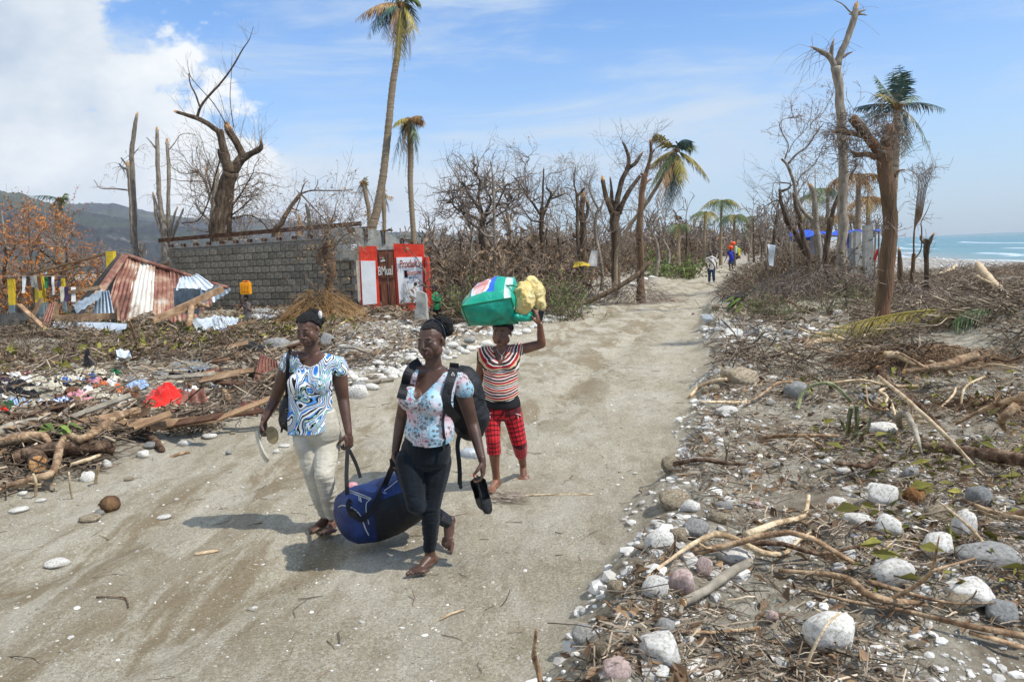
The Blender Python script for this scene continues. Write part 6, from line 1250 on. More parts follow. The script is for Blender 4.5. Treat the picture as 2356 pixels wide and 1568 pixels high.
for q, c, lab in (((60,370,160,90),'w','white sheet at the far left top of the clothes heap'),((200,410,180,80),'w','long white shirt right of the white sheet at the left'),((70,430,220,110),'k','black cloth below the white sheet at the left frame edge'),((200,490,140,110),'k','black garment sagging left of the blue checked shirt'),
   ((470,370,170,110),'c','cream blanket with dark stripes at the back left'),((650,350,220,110),'c','cream towel beside the striped blanket at the back'),((510,410,110,70),'e','small blue top with yellow trim before the cream blanket'),((700,390,90,40),'e','small blue scrap behind the white shirts'),
   ((330,590,140,120),'v','purple-grey top on white cloth, left of the dark pole'),((330,650,150,90),'w','white shirt under the purple-grey top'),((150,620,200,110),'c','crumpled cream shirt left of the purple-grey top'),((50,600,100,40),'g','green garment at the left frame edge'),((20,630,60,40),'r','small red scrap at the left frame edge'),
   ((130,570,160,50),'b','pale blue garment above the crumpled cream shirt'),((420,690,100,60),'t','teal garment at the bottom of the clothes heap, left'),((570,710,70,40),'t','small teal scrap right of the larger teal garment'),((650,700,150,90),'c','cream crumpled shirt at the bottom middle of the clothes heap'),
   ((650,480,180,110),'w','white shirt in the middle left of the clothes heap'),((780,500,160,100),'c','off-white blouse left of the orange cloth'),((640,550,130,70),'p','pink striped garment below the middle white shirt'),((590,520,90,60),'p','small pink top left of the middle white shirt'),
   ((930,480,170,90),'o','orange garment left of the red cloth'),((880,430,110,80),'w','white cloth above the orange garment'),((1060,450,150,80),'b','pale blue jeans-like garment between orange garment and red cloth'),((860,370,180,80),'c','faded striped shirt at the back, left of centre'),
   ((910,350,80,40),'g','green scrap at the back of the clothes heap'),((1030,380,160,70),'y','grey garment behind the red cloth'),((1245,350,120,80),'y','dark patterned cloth behind the red cloth'),((1350,360,80,60),'k','small black garment right of the dark patterned cloth'),
   ((1340,410,200,80),'c','yellowish cream cloth behind the red cloth'),((1480,480,190,80),'w','white shirt right of the red cloth'),((1560,530,180,70),'c','cream garment at the right end of the red cloth'),((1710,450,120,90),'w','white garment at the right end of the clothes heap'),
   ((1640,420,70,70),'y','small grey patterned cloth right of the rusty plate'),((1700,530,110,70),'c','cream cloth below the right white garment'),((1480,260,190,70),'b','pale blue cloth lying on the silver corrugated sheet'),((1500,225,140,30),'p','pink cloth on top of the pale blue one'),
   ((1210,605,110,70),'w','striped white cloth in front of the red cloth'),((1330,590,130,50),'w','thin white cloth along the front of the red cloth'),((820,690,130,80),'w','white cloth with pink print at the front of the heap'),((910,670,90,60),'n','navy garment at the front of the heap'),
   ((880,715,150,36),'p','pink cloth edge at the front of the heap'),((970,590,90,70),'w','small white rag below the grey plate'),((730,600,120,80),'m','brown garment right of the dark pole'),((490,540,130,60),'m','brown cloth above the blue checked shirt'),
   ((360,440,110,60),'c','beige garment left of the blue top'),((780,440,100,50),'o','small orange scrap above the off-white blouse'),((570,570,80,50),'n','dark blue scrap beside the pink striped garment'),((1000,510,130,60),'m','rust brown cloth under the pale blue garment'),
   ((20,400,90,50),'v','violet hood at the left frame edge, on the white sheet')):
 cloth(*R_(*q), c, lab, lift=random.uniform(.09, .2))
random.seed(61)
for _ in range(60):
 x, y = random.uniform(-10, 1800), random.uniform(385, 690)
 if abs(x-1220) < 190 and y > 400 or (x > 1250 and y > 610): continue
 cloth(*R_(x, y, random.uniform(70,170), random.uniform(40,80)), random.choice('wwwccccybkpm'), 'faded garment lying crumpled among the others in the clothes heap', 'faded garments of the clothes heap', lift=random.uniform(.05,.13))
cloth(*R_(400,560,250,110), 'b', 'blue and white checked shirt in the left part of the clothes heap', lift=.16, m=chk)
cp = cloth(*R_(662,270,80,120), 'k', 'dark round cap or pouch standing on the brush above the clothes', lift=.2, peak=.25)
for a, (px, py, w, h, c, lab) in enumerate(((640,705,40,30,'w','crumpled white plastic near the girl with the jerrycan'),(598,708,60,30,'y','grey plastic sheeting beside the block wall'),(585,722,80,22,'w','long white plastic along the block wall rubble'),(475,772,24,10,'w','small silver scrap in the brush'),(565,735,44,20,'y','grey sheeting under the child'),(1460,568,30,10,'w','white rag on the thicket near the road bend'))):
 cloth(px, py, w, h, c, lab, lift=.3, name='plastic_sheet', cat='plastic sheet')
random.seed(4)
for i, (x, c, w_, h_) in enumerate(((50,'w',9,36),(62,'k',7,20),(72,'y',8,22),(80,'c',7,26),(90,'m',8,30),(100,'g',8,24),(110,'k',7,20),(120,'w',6,40),(130,'n',7,22))):
 mb = MB(); Yd = 25.3; sheet(mb, P(x, 638+h_, Yd), P(x+w_, 638+h_, Yd), P(x+w_, 636, Yd+.1), P(x, 636, Yd+.1), 4, 6, .12, i); p0 = P(x, 636+h_, Yd)
 part(mb, 'hanging_garment', CM[c], None, True, base=p0, label='garment hanging on the line between the yellow posts, '+['leftmost white','black, second from left','light grey','cream, left of the brown','brown','green','black, right of the green','long white','navy, rightmost'][i], cat='clothing', group='washing on the line')
wl = MB(); wl.tube([P(5,636,25.4), P(80,634,25.4), P(150,636,25.4)], .012, 4); part(wl, 'washing_line', TWIG, None, base=P(5,636,25.4), label='thin line with clothes strung between the yellow posts', cat='line')
for x, c, lab in ((252,'c','cream garment draped over the pole left of the fallen roof'),(272,'v','maroon garment draped over the pole left of the fallen roof'),(300,'w','white and blue garment draped over the pole left of the fallen roof')):
 x = 140+ (x-252)*.5; mb = MB(); sheet(mb, P(x, 694, 23.9), P(x+10, 694, 23.9), P(x+10, 660, 24), P(x, 660, 24), 4, 6, .1, x); part(mb, 'hanging_garment', CM[c], None, True, base=P(x,694,23.9), label=lab, cat='clothing')
mb = MB(); sheet(mb, P(1770,610,21.9), P(1780,612,21.9), P(1782,565,22), P(1762,563,22), 6, 10, .25, 2); part(mb, 'hanging_rag', CM['w'], None, True, base=P(1775,600,22), label='white rag hanging from the bent dark branch right of the road', cat='rag')
mb = MB(); sheet(mb, P(1352,610,28.6), P(1374,612,28.6), P(1377,575,28.8), P(1362,573,28.8), 6, 8, .2, 9); part(mb, 'hanging_rag', CM['y'], None, True, base=P(1360,610,28.6), label='grey shirt caught in the thicket left of the road', cat='rag')
mb = MB(); sheet(mb, P(1318,616,28), P(1356,610,28), P(1358,604,28.1), P(1322,605,28.1), 10, 4, .25, 5); part(mb, 'hanging_rag', mat('yellow_cloth', [(.3,'a8881c'),(.7,'cfae30')], 3, .7, .2), None, True, base=P(1340,610,28), label='yellow cloth caught in the thicket below the grey shirt', cat='rag')
CLEAR = mat('milky_plastic', [(.3,'b9c2c8'),(.6,'dfe5e8')], 6, .25, .6, 14, spec=.6, bdist=.04); CLEAR.node_tree.nodes['Principled BSDF'].inputs['Transmission Weight'].default_value = .45
for q, lab in ((q3(555,152,92,55),'crumpled clear plastic bag on the road edge left of the wide tan-grey boulder'),(q8(225,792,84,56),'clear plastic jug lying by the white rock pile'),(q8(400,583,40,30),'crumpled clear bottle on the right road edge')):
 o = stone(*q, 'w', lab, name='plastic_bag'); o.data = o.data.copy(); o.data.name = 'plastic_bag'; o.data.materials.clear(); o.data.materials.append(CLEAR); o['category'] = 'plastic bag'
HUSK = mat('coconut_husk', [(.3,'3b2a1e'),(.5,'5f4733'),(.7,'86694b')], 5, .9, .9, 40, stretch=(1,1,.25), spec=.15)
HUSKO = mat('orange_husk', [(.3,'553a24'),(.5,'805a38'),(.7,'a98558')], 6, .9, 1.0, 40, spec=.15)
for (x, y, w_, h_, m_, lab) in ((256,1158,44,38,HUSK,'dark coconut lying alone on the left side of the road'),(1207.9+1838*.4873,1092.9+92*.4873,48,38,HUSKO,'hairy orange coconut husk right of the round white boulder'),(738,828,14,12,HUSKO,'small brown husk behind the first woman'),(985,808,12,9,HUSKO,'orange husk in the stony strip'),(1020,768,22,12,HUSKO,'rusty husk piece left of the third woman')):
 g = Gt(x, y+h_*.42); k = g.y/F_PX; r = empty('coconut', (g.x, g.y, g.z), lab, 'coconut'); T, Fc = ico(3);
 T = T*(1+.10*(fbm(T[:,0]*2+x, T[:,1]*2, T[:,2]*2, 3)-.5)[:, None]*2); T[:,0] += .18*(T[:,0] < -.6)*(-T[:,0]-.6)*-2
 me = npmesh('husk', T*np.array([w_*k/2, w_*k/2, h_*k/2*1.1])+np.array([0,0,h_*k/2*.85]), Fc, True); me.materials.append(m_); o = bpy.data.objects.new('husk', me); COL.objects.link(o); o.parent = r
 mb = MB(); c = Vector((g.x-w_*k*.42, g.y-w_*k*.2, g.z+h_*k*.5))
 for i in range(9): d = (Vector((-1,-.5,.1))+rv(.8)).normalized(); mb.tube([c, c+d*w_*k*.12, c+d*w_*k*.2+rv(.01)], [.006,.004,.001], 3)
 part(mb, 'husk_fibres', m_, r)
CACT = mat('green_cactus', [(.3,'545a3e'),(.5,'787b55'),(.7,'a3a27c')], 9, .6, .3, 40, spec=.3, tint=.2)
def cactus(label, segs):
 g = Gt(segs[0][0][0], segs[0][0][1]); r = empty('cactus', g, label, 'cactus')
 for s in segs:
  mb = MB(); q = []
  for (x, y, w_, h_) in s: gg = Gt(x, y, h_); q.append((gg, w_*gg.y/F_PX/2))
  limb(mb, q, 5, .22, 5, .3); part(mb, 'stem_segment', CACT, r)
cactus('curved green cactus stem lying beside the dark grey rock', [[k3(1015,420,22,.02), k3(1040,340,24,.14), k3(1100,285,26,.22), k3(1190,268,26,.24), k3(1260,300,24,.18), k3(1340,380,16,.05)]])
cactus('clump of upright green cactus stems right of centre in the debris', [[k3(1310,590,26,.0), k3(1320,500,28,.2), k3(1335,410,22,.38)],[k3(1350,600,24,.0), k3(1370,500,26,.2), k3(1365,400,20,.38)],[k3(1390,590,22,.0), k3(1430,540,22,.12), k3(1450,470,16,.26)],[k3(1440,600,24,.03), k3(1490,690,22,.02), k3(1560,720,18,.02)],[k3(1340,640,22,.02), k3(1345,590,24,.1), k3(1380,560,18,.16)]])
for (x, y, lab, Y0) in ((128,1000,'drooping light green leaves sticking out of the left log pile',8.6),(1720,705,'green strappy leaves in the debris left of the tallest bare tree',21)):
 r = empty('leaf_tuft', P(x, y, Y0), lab, 'leaves'); mb = MB(); c = P(x, y-8, Y0)
 for i in range(11):
  a = random.uniform(0, 6.28); L_ = .34 if Y0 < 10 else .9; d = Vector((math.cos(a), math.sin(a)*.6, random.uniform(-.3,.4))); s_ = Vector((-d.y, d.x, 0)).normalized()*L_*.12; mb.tint = random.random(); m1 = c+d*L_*.5+Vector((0,0,.03)); e = c+d*L_+Vector((0,0,-L_*.35)); mb.add([c, m1-s_, m1+s_, e], [(0,1,3,2)])
 part(mb, 'leaf_blades', GLEAF, r)
bb = empty('twig_bundle', G(1165,1142), 'flattened grey fibre scrap on the road beside the third woman', 'debris'); mb = MB(); g0 = G(1168,1145,.012)
for i in range(26): a = random.uniform(-.9,.2); d = Vector((math.cos(a), math.sin(a), 0)); p = g0+rv(.10)*1; p.z = .012+random.random()*.02; mb.tube([p-d*.1, p+rv(.02), p+d*.1+rv(.01)], .004, 3)
part(mb, 'fibres', TWIG, bb)
log('long thin yellow straw lying across the road behind the walkers', [(1170,1140,3,.006),(1260,1137,3,.008),(1365,1136,3,.006)], BLEACH, name='straw', cat='straw', cut=False)
log('flat pale splinter lying on the road left of the shadow', [(448,1274,7,.01),(470,1271,9,.012),(503,1266,6,.01)], BLEACH, name='splinter', cat='splinter', cut=False)
log('dark bent twig lying on the lower left of the road', [(222,1373,3,.01),(262,1371,4,.014),(290,1376,4,.012),(296,1396,3,.01)], LOGD, name='twig', cat='twig', cut=False)
log('pale splinter at the lower right of the road', [(1012,1425,3,.01),(1035,1412,6,.012),(1068,1401,4,.01)], BLEACH, name='splinter', cat='splinter', cut=False)
# ------------------------------------------------------------ figures
from mathutils.bvhtree import BVHTree
def prim_ell(c, rad, R=None, n=14, m=9):
 R = R or Matrix.Identity(3); V = []; Fc = []
 for i in range(m+1):
  th = math.pi*i/m
  for j in range(n):
   a = 2*math.pi*j/n; V.append(Vector(c)+R @ Vector((rad[0]*math.sin(th)*math.cos(a), rad[1]*math.sin(th)*math.sin(a), rad[2]*math.cos(th))))
 for i in range(m):
  for j in range(n): Fc.append((i*n+j, i*n+(j+1) % n, (i+1)*n+(j+1) % n, (i+1)*n+j))
 return V, Fc
def prim_cap(p0, p1, r0, r1, n=12, axes=None, flat=1.0):
 """tapered capsule; flat squashes along the direction 'axes'"""
 p0, p1 = Vector(p0), Vector(p1); d = p1-p0; L_ = d.length or 1e-4; d = d/L_
 a = Vector(axes) if axes is not None else d.orthogonal(); a = (a-d*a.dot(d)).normalized(); b = d.cross(a); V = []; rings = []
 for k in range(4): t = -math.pi/2+math.pi/2*k/4; rings.append((p0+d*math.sin(t)*r0, max(.0005, r0*math.cos(t))))
 for k in range(5): rings.append((p0+d*L_*k/4, r0+(r1-r0)*k/4))
 for k in range(1, 5): t = math.pi/2*k/4; rings.append((p1+d*math.sin(t)*r1, max(.0005, r1*math.cos(t))))
 for c, r in rings:
  for j in range(n): q = 2*math.pi*j/n; V.append(c+a*math.cos(q)*r*flat+b*math.sin(q)*r)
 m = len(rings); Fc = [(i*n+j, i*n+(j+1) % n, (i+1)*n+(j+1) % n, (i+1)*n+j) for i in range(m-1) for j in range(n)]
 Fc += [tuple(range(n))[::-1], tuple((m-1)*n+j for j in range(n))]
 return V, Fc
def prim_chain(pts, n=12):
 return [prim_cap(pts[i][0], pts[i+1][0], pts[i][1], pts[i+1][1], n) for i in range(len(pts)-1)]
def prim_loft(secs, S, Fw, n=28):
 """secs: (centre, half width, half depth)"""
 V = []; q = spline([(*c, a, b) for c, a, b in secs], 4)
 for r in q:
  c = Vector(r[:3])
  for j in range(n): t = 2*math.pi*j/n; V.append(c+S*math.cos(t)*r[3]+Fw*math.sin(t)*r[4])
 m = len(q); Fc = [(i*n+j, i*n+(j+1) % n, (i+1)*n+(j+1) % n, (i+1)*n+j) for i in range(m-1) for j in range(n)]
 Fc += [tuple(range(n))[::-1], tuple((m-1)*n+j for j in range(n))]
 return V, Fc
def blob(prims, voxel=.006, smooth=6, fac=.5):
 vs, fs = [], []
 for V, Fc in prims: o = len(vs); vs += [tuple(v) for v in V]; fs += [tuple(i+o for i in f) for f in Fc]
 me = bpy.data.meshes.new('t'); me.from_pydata(vs, [], fs); bm_ = bmesh.new(); bm_.from_mesh(me); bmesh.ops.recalc_face_normals(bm_, faces=bm_.faces); bm_.to_mesh(me); bm_.free()
 o = bpy.data.objects.new('t', me); COL.objects.link(o); md = o.modifiers.new('r', 'REMESH'); md.mode = 'VOXEL'; md.voxel_size = voxel; md.adaptivity = 0
 sm = o.modifiers.new('s', 'SMOOTH'); sm.factor = fac; sm.iterations = smooth
 dg = bpy.context.evaluated_depsgraph_get(); e = o.evaluated_get(dg); m2 = bpy.data.meshes.new_from_object(e)
 nv, nf = len(m2.vertices), len(m2.polygons); V = np.empty(nv*3, np.float32); m2.vertices.foreach_get('co', V); Fc = np.empty(len(m2.loops), np.int32); m2.loops.foreach_get('vertex_index', Fc)
 Nn = np.empty(nv*3, np.float32); m2.vertex_normals.foreach_get('vector', Nn)
 bpy.data.objects.remove(o); bpy.data.meshes.remove(me); bpy.data.meshes.remove(m2)
 return V.reshape(-1, 3).astype(float), Fc.reshape(-1, 4), Nn.reshape(-1, 3).astype(float)
RM = np.array(CAMR.to_3x3())
def toD(V):
 q = (np.asarray(V)-np.array([0, 0, CAMZ])) @ RM; return CX-q[:, 0]/q[:, 2]*F_PX, CY+q[:, 1]/q[:, 2]*F_PX
def cut(V, Fc, keepv, iters=8):
 """drop faces with a vertex outside, then relax the new border"""
 keep = keepv[Fc].all(1); Fk = Fc[keep]; used = np.unique(Fk); mp = -np.ones(len(V), int); mp[used] = np.arange(len(used)); V = V[used].copy(); Fk = mp[Fk]
 E = np.sort(np.concatenate([Fk[:, [0,1]], Fk[:, [1,2]], Fk[:, [2,3]], Fk[:, [3,0]]]), 1); u, c = np.unique(E, axis=0, return_counts=True); b = u[c == 1]
 nb = [[] for _ in range(0)]
 S = np.zeros_like(V);
 for _ in range(iters):
  S = np.zeros_like(V); n = np.zeros(len(V)); np.add.at(S, b[:, 0], V[b[:, 1]]); np.add.at(S, b[:, 1], V[b[:, 0]]); np.add.at(n, b[:, 0], 1); np.add.at(n, b[:, 1], 1)
  k = n >= 2; V[k] = V[k]*.4+S[k]/n[k, None]*.6
 return V, Fk, used
def inpoly(px, py, poly):
 r = np.zeros(len(px), bool); n = len(poly); j = n-1
 for i in range(n):
  xi, yi = poly[i]; xj, yj = poly[j]; c = ((yi > py) != (yj > py)) & (px < (xj-xi)*(py-yi)/((yj-yi) or 1e-9)+xi); r ^= c; j = i
 return r
def skinmat(name, a, b, c_, rough=.46):
 m = mat(name, [(.32, a), (.5, b), (.68, c_)], 9, rough, .12, 120, spec=.45, bdist=.004); n, l, bs = nodes(m); bs.inputs['Subsurface Weight'].default_value = .06; bs.inputs['Subsurface Radius'].default_value = (.02, .008, .004); return m
SK1 = skinmat('deep_brown_skin', '4a3328', '593e31', '674a3a'); SK2 = skinmat('dark_brown_skin', '463126', '543b2f', '624638'); SK3 = skinmat('warm_brown_skin', '694533', '7a523e', '87604a')
SKC = skinmat('child_brown_skin', '43291d', '503324', '5c3c2b')
EYEW = mat('eye_white', [(.3,'7d746c'),(.7,'958c83')], 5, .2, 0); IRIS = mat('iris_dark', [(.3,'150c08'),(.7,'20130c')], 5, .12, 0, spec=.8)
HAIR = mat('black_hair', [(.3,'0b0a0a'),(.5,'161413'),(.7,'242120')], 60, .65, 1.0, 260, spec=.35, bdist=.01)
LIP = mat('lips', [(.3,'47281f'),(.7,'5a342b')], 9, .4, .1, spec=.5); NAIL = mat('red_nail', [(.3,'a8142a'),(.7,'c01c34')], 5, .3, 0)
def addpart(name, V, Fc, m, root, smooth=True, attrs=None):
 b = np.array(root_loc(root)) if root else np.zeros(3); me = npmesh(name, np.asarray(V)-b, Fc, smooth, attrs); me.materials.append(m); o = bpy.data.objects.new(name, me); COL.objects.link(o)
 if root: o.parent = root
 return o
def cat2(*ms):
 Vs, Fs, o = [], [], 0
 if len({f.shape[1] for _, f in ms}) > 1: ms = [(v, np.concatenate([f[:, :3], f[:, [0, 2, 3]]]) if f.shape[1] == 4 else f) for v, f in ms]
 for V, Fc in ms: Vs.append(V); Fs.append(Fc+o); o += len(V)
 return np.concatenate(Vs), np.concatenate(Fs)
def hand(w, d, nrm, up, s=1.0, curl=(.5,.6,.6,.7), thumb=.5, side=1, voxel=.0032):
 """w wrist, d finger direction, nrm palm normal (towards the palm side), up: towards the thumb"""
 d = Vector(d).normalized(); nrm = Vector(nrm); nrm = (nrm-d*nrm.dot(d)).normalized(); t = Vector(up); t = (t-d*t.dot(d)-nrm*t.dot(nrm)).normalized()
 R = Matrix((t, nrm, d)).transposed(); pr = [prim_ell(w+d*.045*s, (.040*s, .017*s, .052*s), R), prim_cap(w-d*.02, w+d*.03*s, .026*s, .028*s, axes=nrm, flat=.78)]
 for i, (o, ln, r) in enumerate(((.029,.070,.0093),(.010,.079,.0095),(-.010,.073,.0090),(-.028,.058,.0080))):
  p = w+t*o*s+d*.083*s; pr.append(prim_cap(w+t*o*.7*s+d*.04*s, p, r*1.15*s, r*1.1*s, 10)); q = 0; dd = d
  for k, f in enumerate((.42,.32,.26)):
   q += curl[i]*(.8 if k == 0 else 1.15); dd = d*math.cos(q)+nrm*math.sin(q)+t*o*.5*(1 if curl[i] < .4 else 0); e = p+dd*ln*f*s*1.05; pr.append(prim_cap(p, e, r*s*(1-.10*k), r*s*(.92-.10*k), 10)); p = e
 p = w+t*.028*s+d*.02*s+nrm*.006*s; dd = (t*.75+d*.8+nrm*thumb).normalized(); e = p+dd*.040*s; pr.append(prim_cap(p, e, .014*s, .0115*s, 10)); dd = (t*.15+d*.9+nrm*thumb*1.2).normalized(); e2 = e+dd*.034*s; pr.append(prim_cap(e, e2, .0110*s, .0085*s, 10))
 V, Fc, _ = blob(pr, voxel, 3); return (V, Fc), e2
def foot(A, d, n, s=1.0, flat=True, side=1, voxel=.004):
 """A ankle centre, d toe direction, n up normal of the foot, side=+1 when the big toe lies towards -t"""
 d = Vector(d).normalized(); n = Vector(n); n = (n-d*n.dot(d)).normalized(); t = d.cross(n)*side; R = Matrix((t, d, n)).transposed()
 pr = [prim_cap(A+n*.05*s, A-n*.02*s, .036*s, .036*s), prim_ell(A-d*.032*s-n*.045*s, (.032*s, .036*s, .034*s), R), prim_cap(A-n*.022*s, A+d*.10*s-n*.052*s, .036*s, .026*s, axes=n, flat=.95), prim_ell(A+d*.05*s-n*.056*s, (.036*s, .085*s, .022*s), R), prim_ell(A+d*.120*s-n*.060*s, (.056*s, .045*s, .020*s), R)]
 for i, (o, ln, r) in enumerate(((-.034,.040,.0140),(-.011,.037,.0090),(.008,.033,.0085),(.026,.028,.0080),(.042,.022,.0078))):
  o *= 1.2; b = A+d*(.146-.009*i+ (0 if i else .004))*s+t*o*s-n*.066*s; pr.append(prim_cap(b-d*.02*s, b+d*ln*s-n*.003*s, r*s*1.05, r*s*.95, 10))
 V, Fc, _ = blob(pr, voxel, 3); return V, Fc
def head(root, c, yaw, pitch, s, skin, roll=0, voxel=.0033, hair='none', child=False, wide=1.0):
 """c: centre of the skull; builds face parts as children; returns skin mesh arrays and the frame"""
 R = (Matrix.Rotation(yaw, 3, 'Z') @ Matrix.Rotation(pitch, 3, 'X') @ Matrix.Rotation(roll, 3, 'Y')); c = Vector(c)
 X = lambda x, y, z: c+R @ Vector((x*wide, y, z))*s
 E = lambda x, y, z, a, b, g: prim_ell(X(x, y, z), (a*s*wide, b*s, g*s), R)
 pr = [E(0,.012,.028,.073,.090,.080), E(0,-.018,-.005,.064,.072,.075), E(0,-.028,-.052,.057,.055,.050), E(0,-.060,-.086,.033,.027,.024), E(.024,-.066,-.056,.022,.022,.028), E(-.024,-.066,-.056,.022,.022,.028),
          E(.040,-.045,-.034,.030,.030,.040), E(-.040,-.045,-.034,.030,.030,.040), E(.046,-.020,-.058,.024,.042,.034), E(-.046,-.020,-.058,.024,.042,.034),
          prim_cap(X(-.034,-.071,.021), X(.034,-.071,.021), .0115*s, .0115*s), prim_cap(X(0,-.082,.012), X(0,-.1025,-.028), .0085*s, .0115*s), E(0,-.101,-.033,.013,.011,.010), E(.0155,-.090,-.036,.0095,.011,.0085), E(-.0155,-.090,-.036,.0095,.011,.0085),
          E(0,-.080,-.060,.028,.016,.018), prim_cap(X(-.019,-.087,-.0585), X(.019,-.087,-.0585), .0058*s, .0058*s), E(0,-.0935,-.0575,.012,.0055,.0052), E(0,-.091,-.0700,.0165,.0070,.0070),
          E(.030,-.073,.001,.0155,.012,.0110), E(-.030,-.073,.001,.0155,.012,.0110),
          E(.074,.012,-.012,.007,.017,.028), E(-.074,.012,-.012,.007,.017,.028)]
 V, Fc, _ = blob(pr, voxel*s, 5, .45)
 for sx in (-1, 1):
  e = MB(); b = X(sx*.030, -.0745, .0010); vv, ff = prim_ell(b, (.0122*s, .0116*s, .0080*s), R, 14, 10); e.add(vv, ff)
  eo = part(e, 'eye', EYEW, root, True); e = MB(); vv, ff = prim_ell(X(sx*.030-.0015, -.0835, .0000), (.0064*s, .0040*s, .0060*s), R, 12, 8); e.add(vv, ff); part(e, 'iris', IRIS, eo, True)
  e = MB(); pts = [X(sx*(.030+dx), -.0855-abs(dx)*-.35, .0075-abs(dx)*.22) for dx in (-.014,-.007,0,.007,.014)]; e.tube(pts, [.0012*s,.0022*s,.0026*s,.0022*s,.0012*s], 6); part(e, 'eyelid', skin, root, True)
  e = MB(); pts = [X(sx*(.031+dx), -.0862+dx*dx*26+max(0,dx)*.3, .0215+.003*math.cos(dx*90)) for dx in (-.017,-.009,0,.009,.017)]; e.tube(pts, [.0012*s,.0022*s,.0024*s,.0018*s,.0008*s], 6); part(e, 'eyebrow', HAIR, root, True)
 e = MB(); e.tube([X(-.0215,-.0885,-.0605), X(-.011,-.0965,-.0588), X(0,-.0985,-.0600), X(.011,-.0965,-.0588), X(.0215,-.0885,-.0605)], [.0015*s,.0040*s,.0044*s,.0040*s,.0015*s], 8); e.tube([X(-.0190,-.0885,-.0655), X(-.010,-.0960,-.0688), X(0,-.0975,-.0700), X(.010,-.0960,-.0688), X(.0190,-.0885,-.0655)], [.0015*s,.0050*s,.0056*s,.0050*s,.0015*s], 8); lp = part(e, 'lips', LIP, root, True); tag(lp, kind=None)
 return (V, Fc), X, R
def scalp(root, X, R, s, line=.052, name='hair', rows=0, thick=.006, m=None, voxel=.004, back=-.03, extra=()):
 """hair shell over the skull, cut at the hair line"""
 pr = [prim_ell(X(0,.012,.028), ((.073+thick)*s, (.090+thick)*s, (.080+thick)*s), R, 20, 14)]
 V, Fc, Nn = blob(pr, voxel*s, 2); c = np.array(X(0,.012,.028)); L_ = (V-c) @ np.array(R)/s
 lim = line-.028-np.clip((L_[:,1]+.0)*1.15+.055, 0, .20)*.9
 if rows:
  a = np.arctan2(L_[:,0], L_[:,2]+.02); V = V+Nn*(np.abs(np.sin(a*rows))[:, None]-.4)*.006*s+Nn*(.004*np.abs(np.sin(L_[:,1]*260+a*3)))[:, None]*s
 else: V = V+Nn*((fbm(V[:,0]*160, V[:,1]*160, V[:,2]*160, 2)-.3)*.006*s)[:, None]
 V2, F2, _ = cut(V, Fc, (L_[:,2] > lim) & (L_[:,2] > back-.028), 4)
 ms = [(V2, F2)]
 for e in extra: ms.append(e)
 return addpart(name, *cat2(*ms), m or HAIR, root)
def puff(c, r, amp=.25, f=40, seed=0, squash=(1,1,1)):
 T, Fc = ico(5); d = 1+amp*(fbm(T[:,0]*f*.12+seed, T[:,1]*f*.12, T[:,2]*f*.12, 3)-.5)+.16*(vn(T[:,0]*f*.5, T[:,1]*f*.5, T[:,2]*f*.5+seed)-.5)
 V = T*d[:, None]*r*np.array(squash)+np.array(c); return V, Fc
def folds(V, Nn, amp, f=(18,18,45), seed=0, z0=None, mask=None):
 n = fbm(V[:,0]*f[0]+seed, V[:,1]*f[1], V[:,2]*f[2], 3); n = 1-np.abs(2*n-1)*2.2
 a = amp if mask is None else amp*mask
 return V+Nn*(n*a)[:, None] if np.isscalar(a) else V+Nn*(n*a)[:, None]
def ribbon(mb, pts, w, th=.004, wdir=None):
 """flat strap through points, facing the camera side"""
 pts = [Vector(p) for p in pts]; n = len(pts); vs = []
 for i, p in enumerate(pts):
  t = (pts[min(i+1, n-1)]-pts[max(i-1, 0)]).normalized(); view = (p-Vector((0,0,CAMZ))).normalized() if wdir is None else Vector(wdir); s = t.cross(view).normalized(); nn = s.cross(t).normalized()
  if nn.dot(view) > 0: nn = -nn
  ww = w[i] if hasattr(w, '__len__') else w
  vs += [p-s*ww/2, p+s*ww/2, p+s*ww/2+nn*th, p-s*ww/2+nn*th]
 fs = [(i*4+j, i*4+(j+1) % 4, (i+1)*4+(j+1) % 4, (i+1)*4+j) for i in range(n-1) for j in range(4)]+[(3,2,1,0), ((n-1)*4, (n-1)*4+1, (n-1)*4+2, (n-1)*4+3)]
 mb.add(vs, fs)
class Fig:
 def __init__(s, name, label, Y0, conv, yaw, skin, base):
  s.Y0 = Y0; s.conv = conv; s.skin = skin; s.yaw = yaw; s.R = Matrix.Rotation(yaw, 3, 'Z'); s.S = s.R @ Vector((1,0,0)); s.F = s.R @ Vector((0,-1,0)); s.root = empty(name, base, label, 'person'); s.skinm = []
  a = conv(0, 0); b = conv(100, 0); s.k = (b[0]-a[0])/100*Y0/F_PX
 def J(s, x, y, dy=0, cv=None): q = (cv or s.conv)(x, y); return P(q[0], q[1], s.Y0+dy)
 def bvh(s, ms):
  V, Fc = cat2(*ms); s.B = BVHTree.FromPolygons([tuple(v) for v in V], [tuple(int(i) for i in f) for f in Fc])
 def hit(s, x, y, off=.006, cv=None, dflt=0):
  q = (cv or s.conv)(x, y); d = ray(q[0], q[1]).normalized(); o = Vector((0, 0, CAMZ)); h = s.B.ray_cast(o, d)
  return (h[0]-d*off) if h[0] is not None else P(q[0], q[1], s.Y0+dflt)
 def crop(s, V):
  x, y = toD(V); a = s.conv(0, 0); b = s.conv(100, 100); return (x-a[0])/(b[0]-a[0])*100, (y-a[1])/(b[1]-a[1])*100
A1 = lambda x, y: ((1000+x/2.85)/1.7385, (1200+y/2.85)/1.7385)
A2 = lambda x, y: ((1000+x/2.24)/1.7385, (1680+y/2.24)/1.7385)
B3 = lambda x, y: ((1500+x/2.85)/1.7385, (1240+y/2.85)/1.7385)
BB4 = lambda x, y: ((1500+x/2.53)/1.7385, (1740+y/2.53)/1.7385)
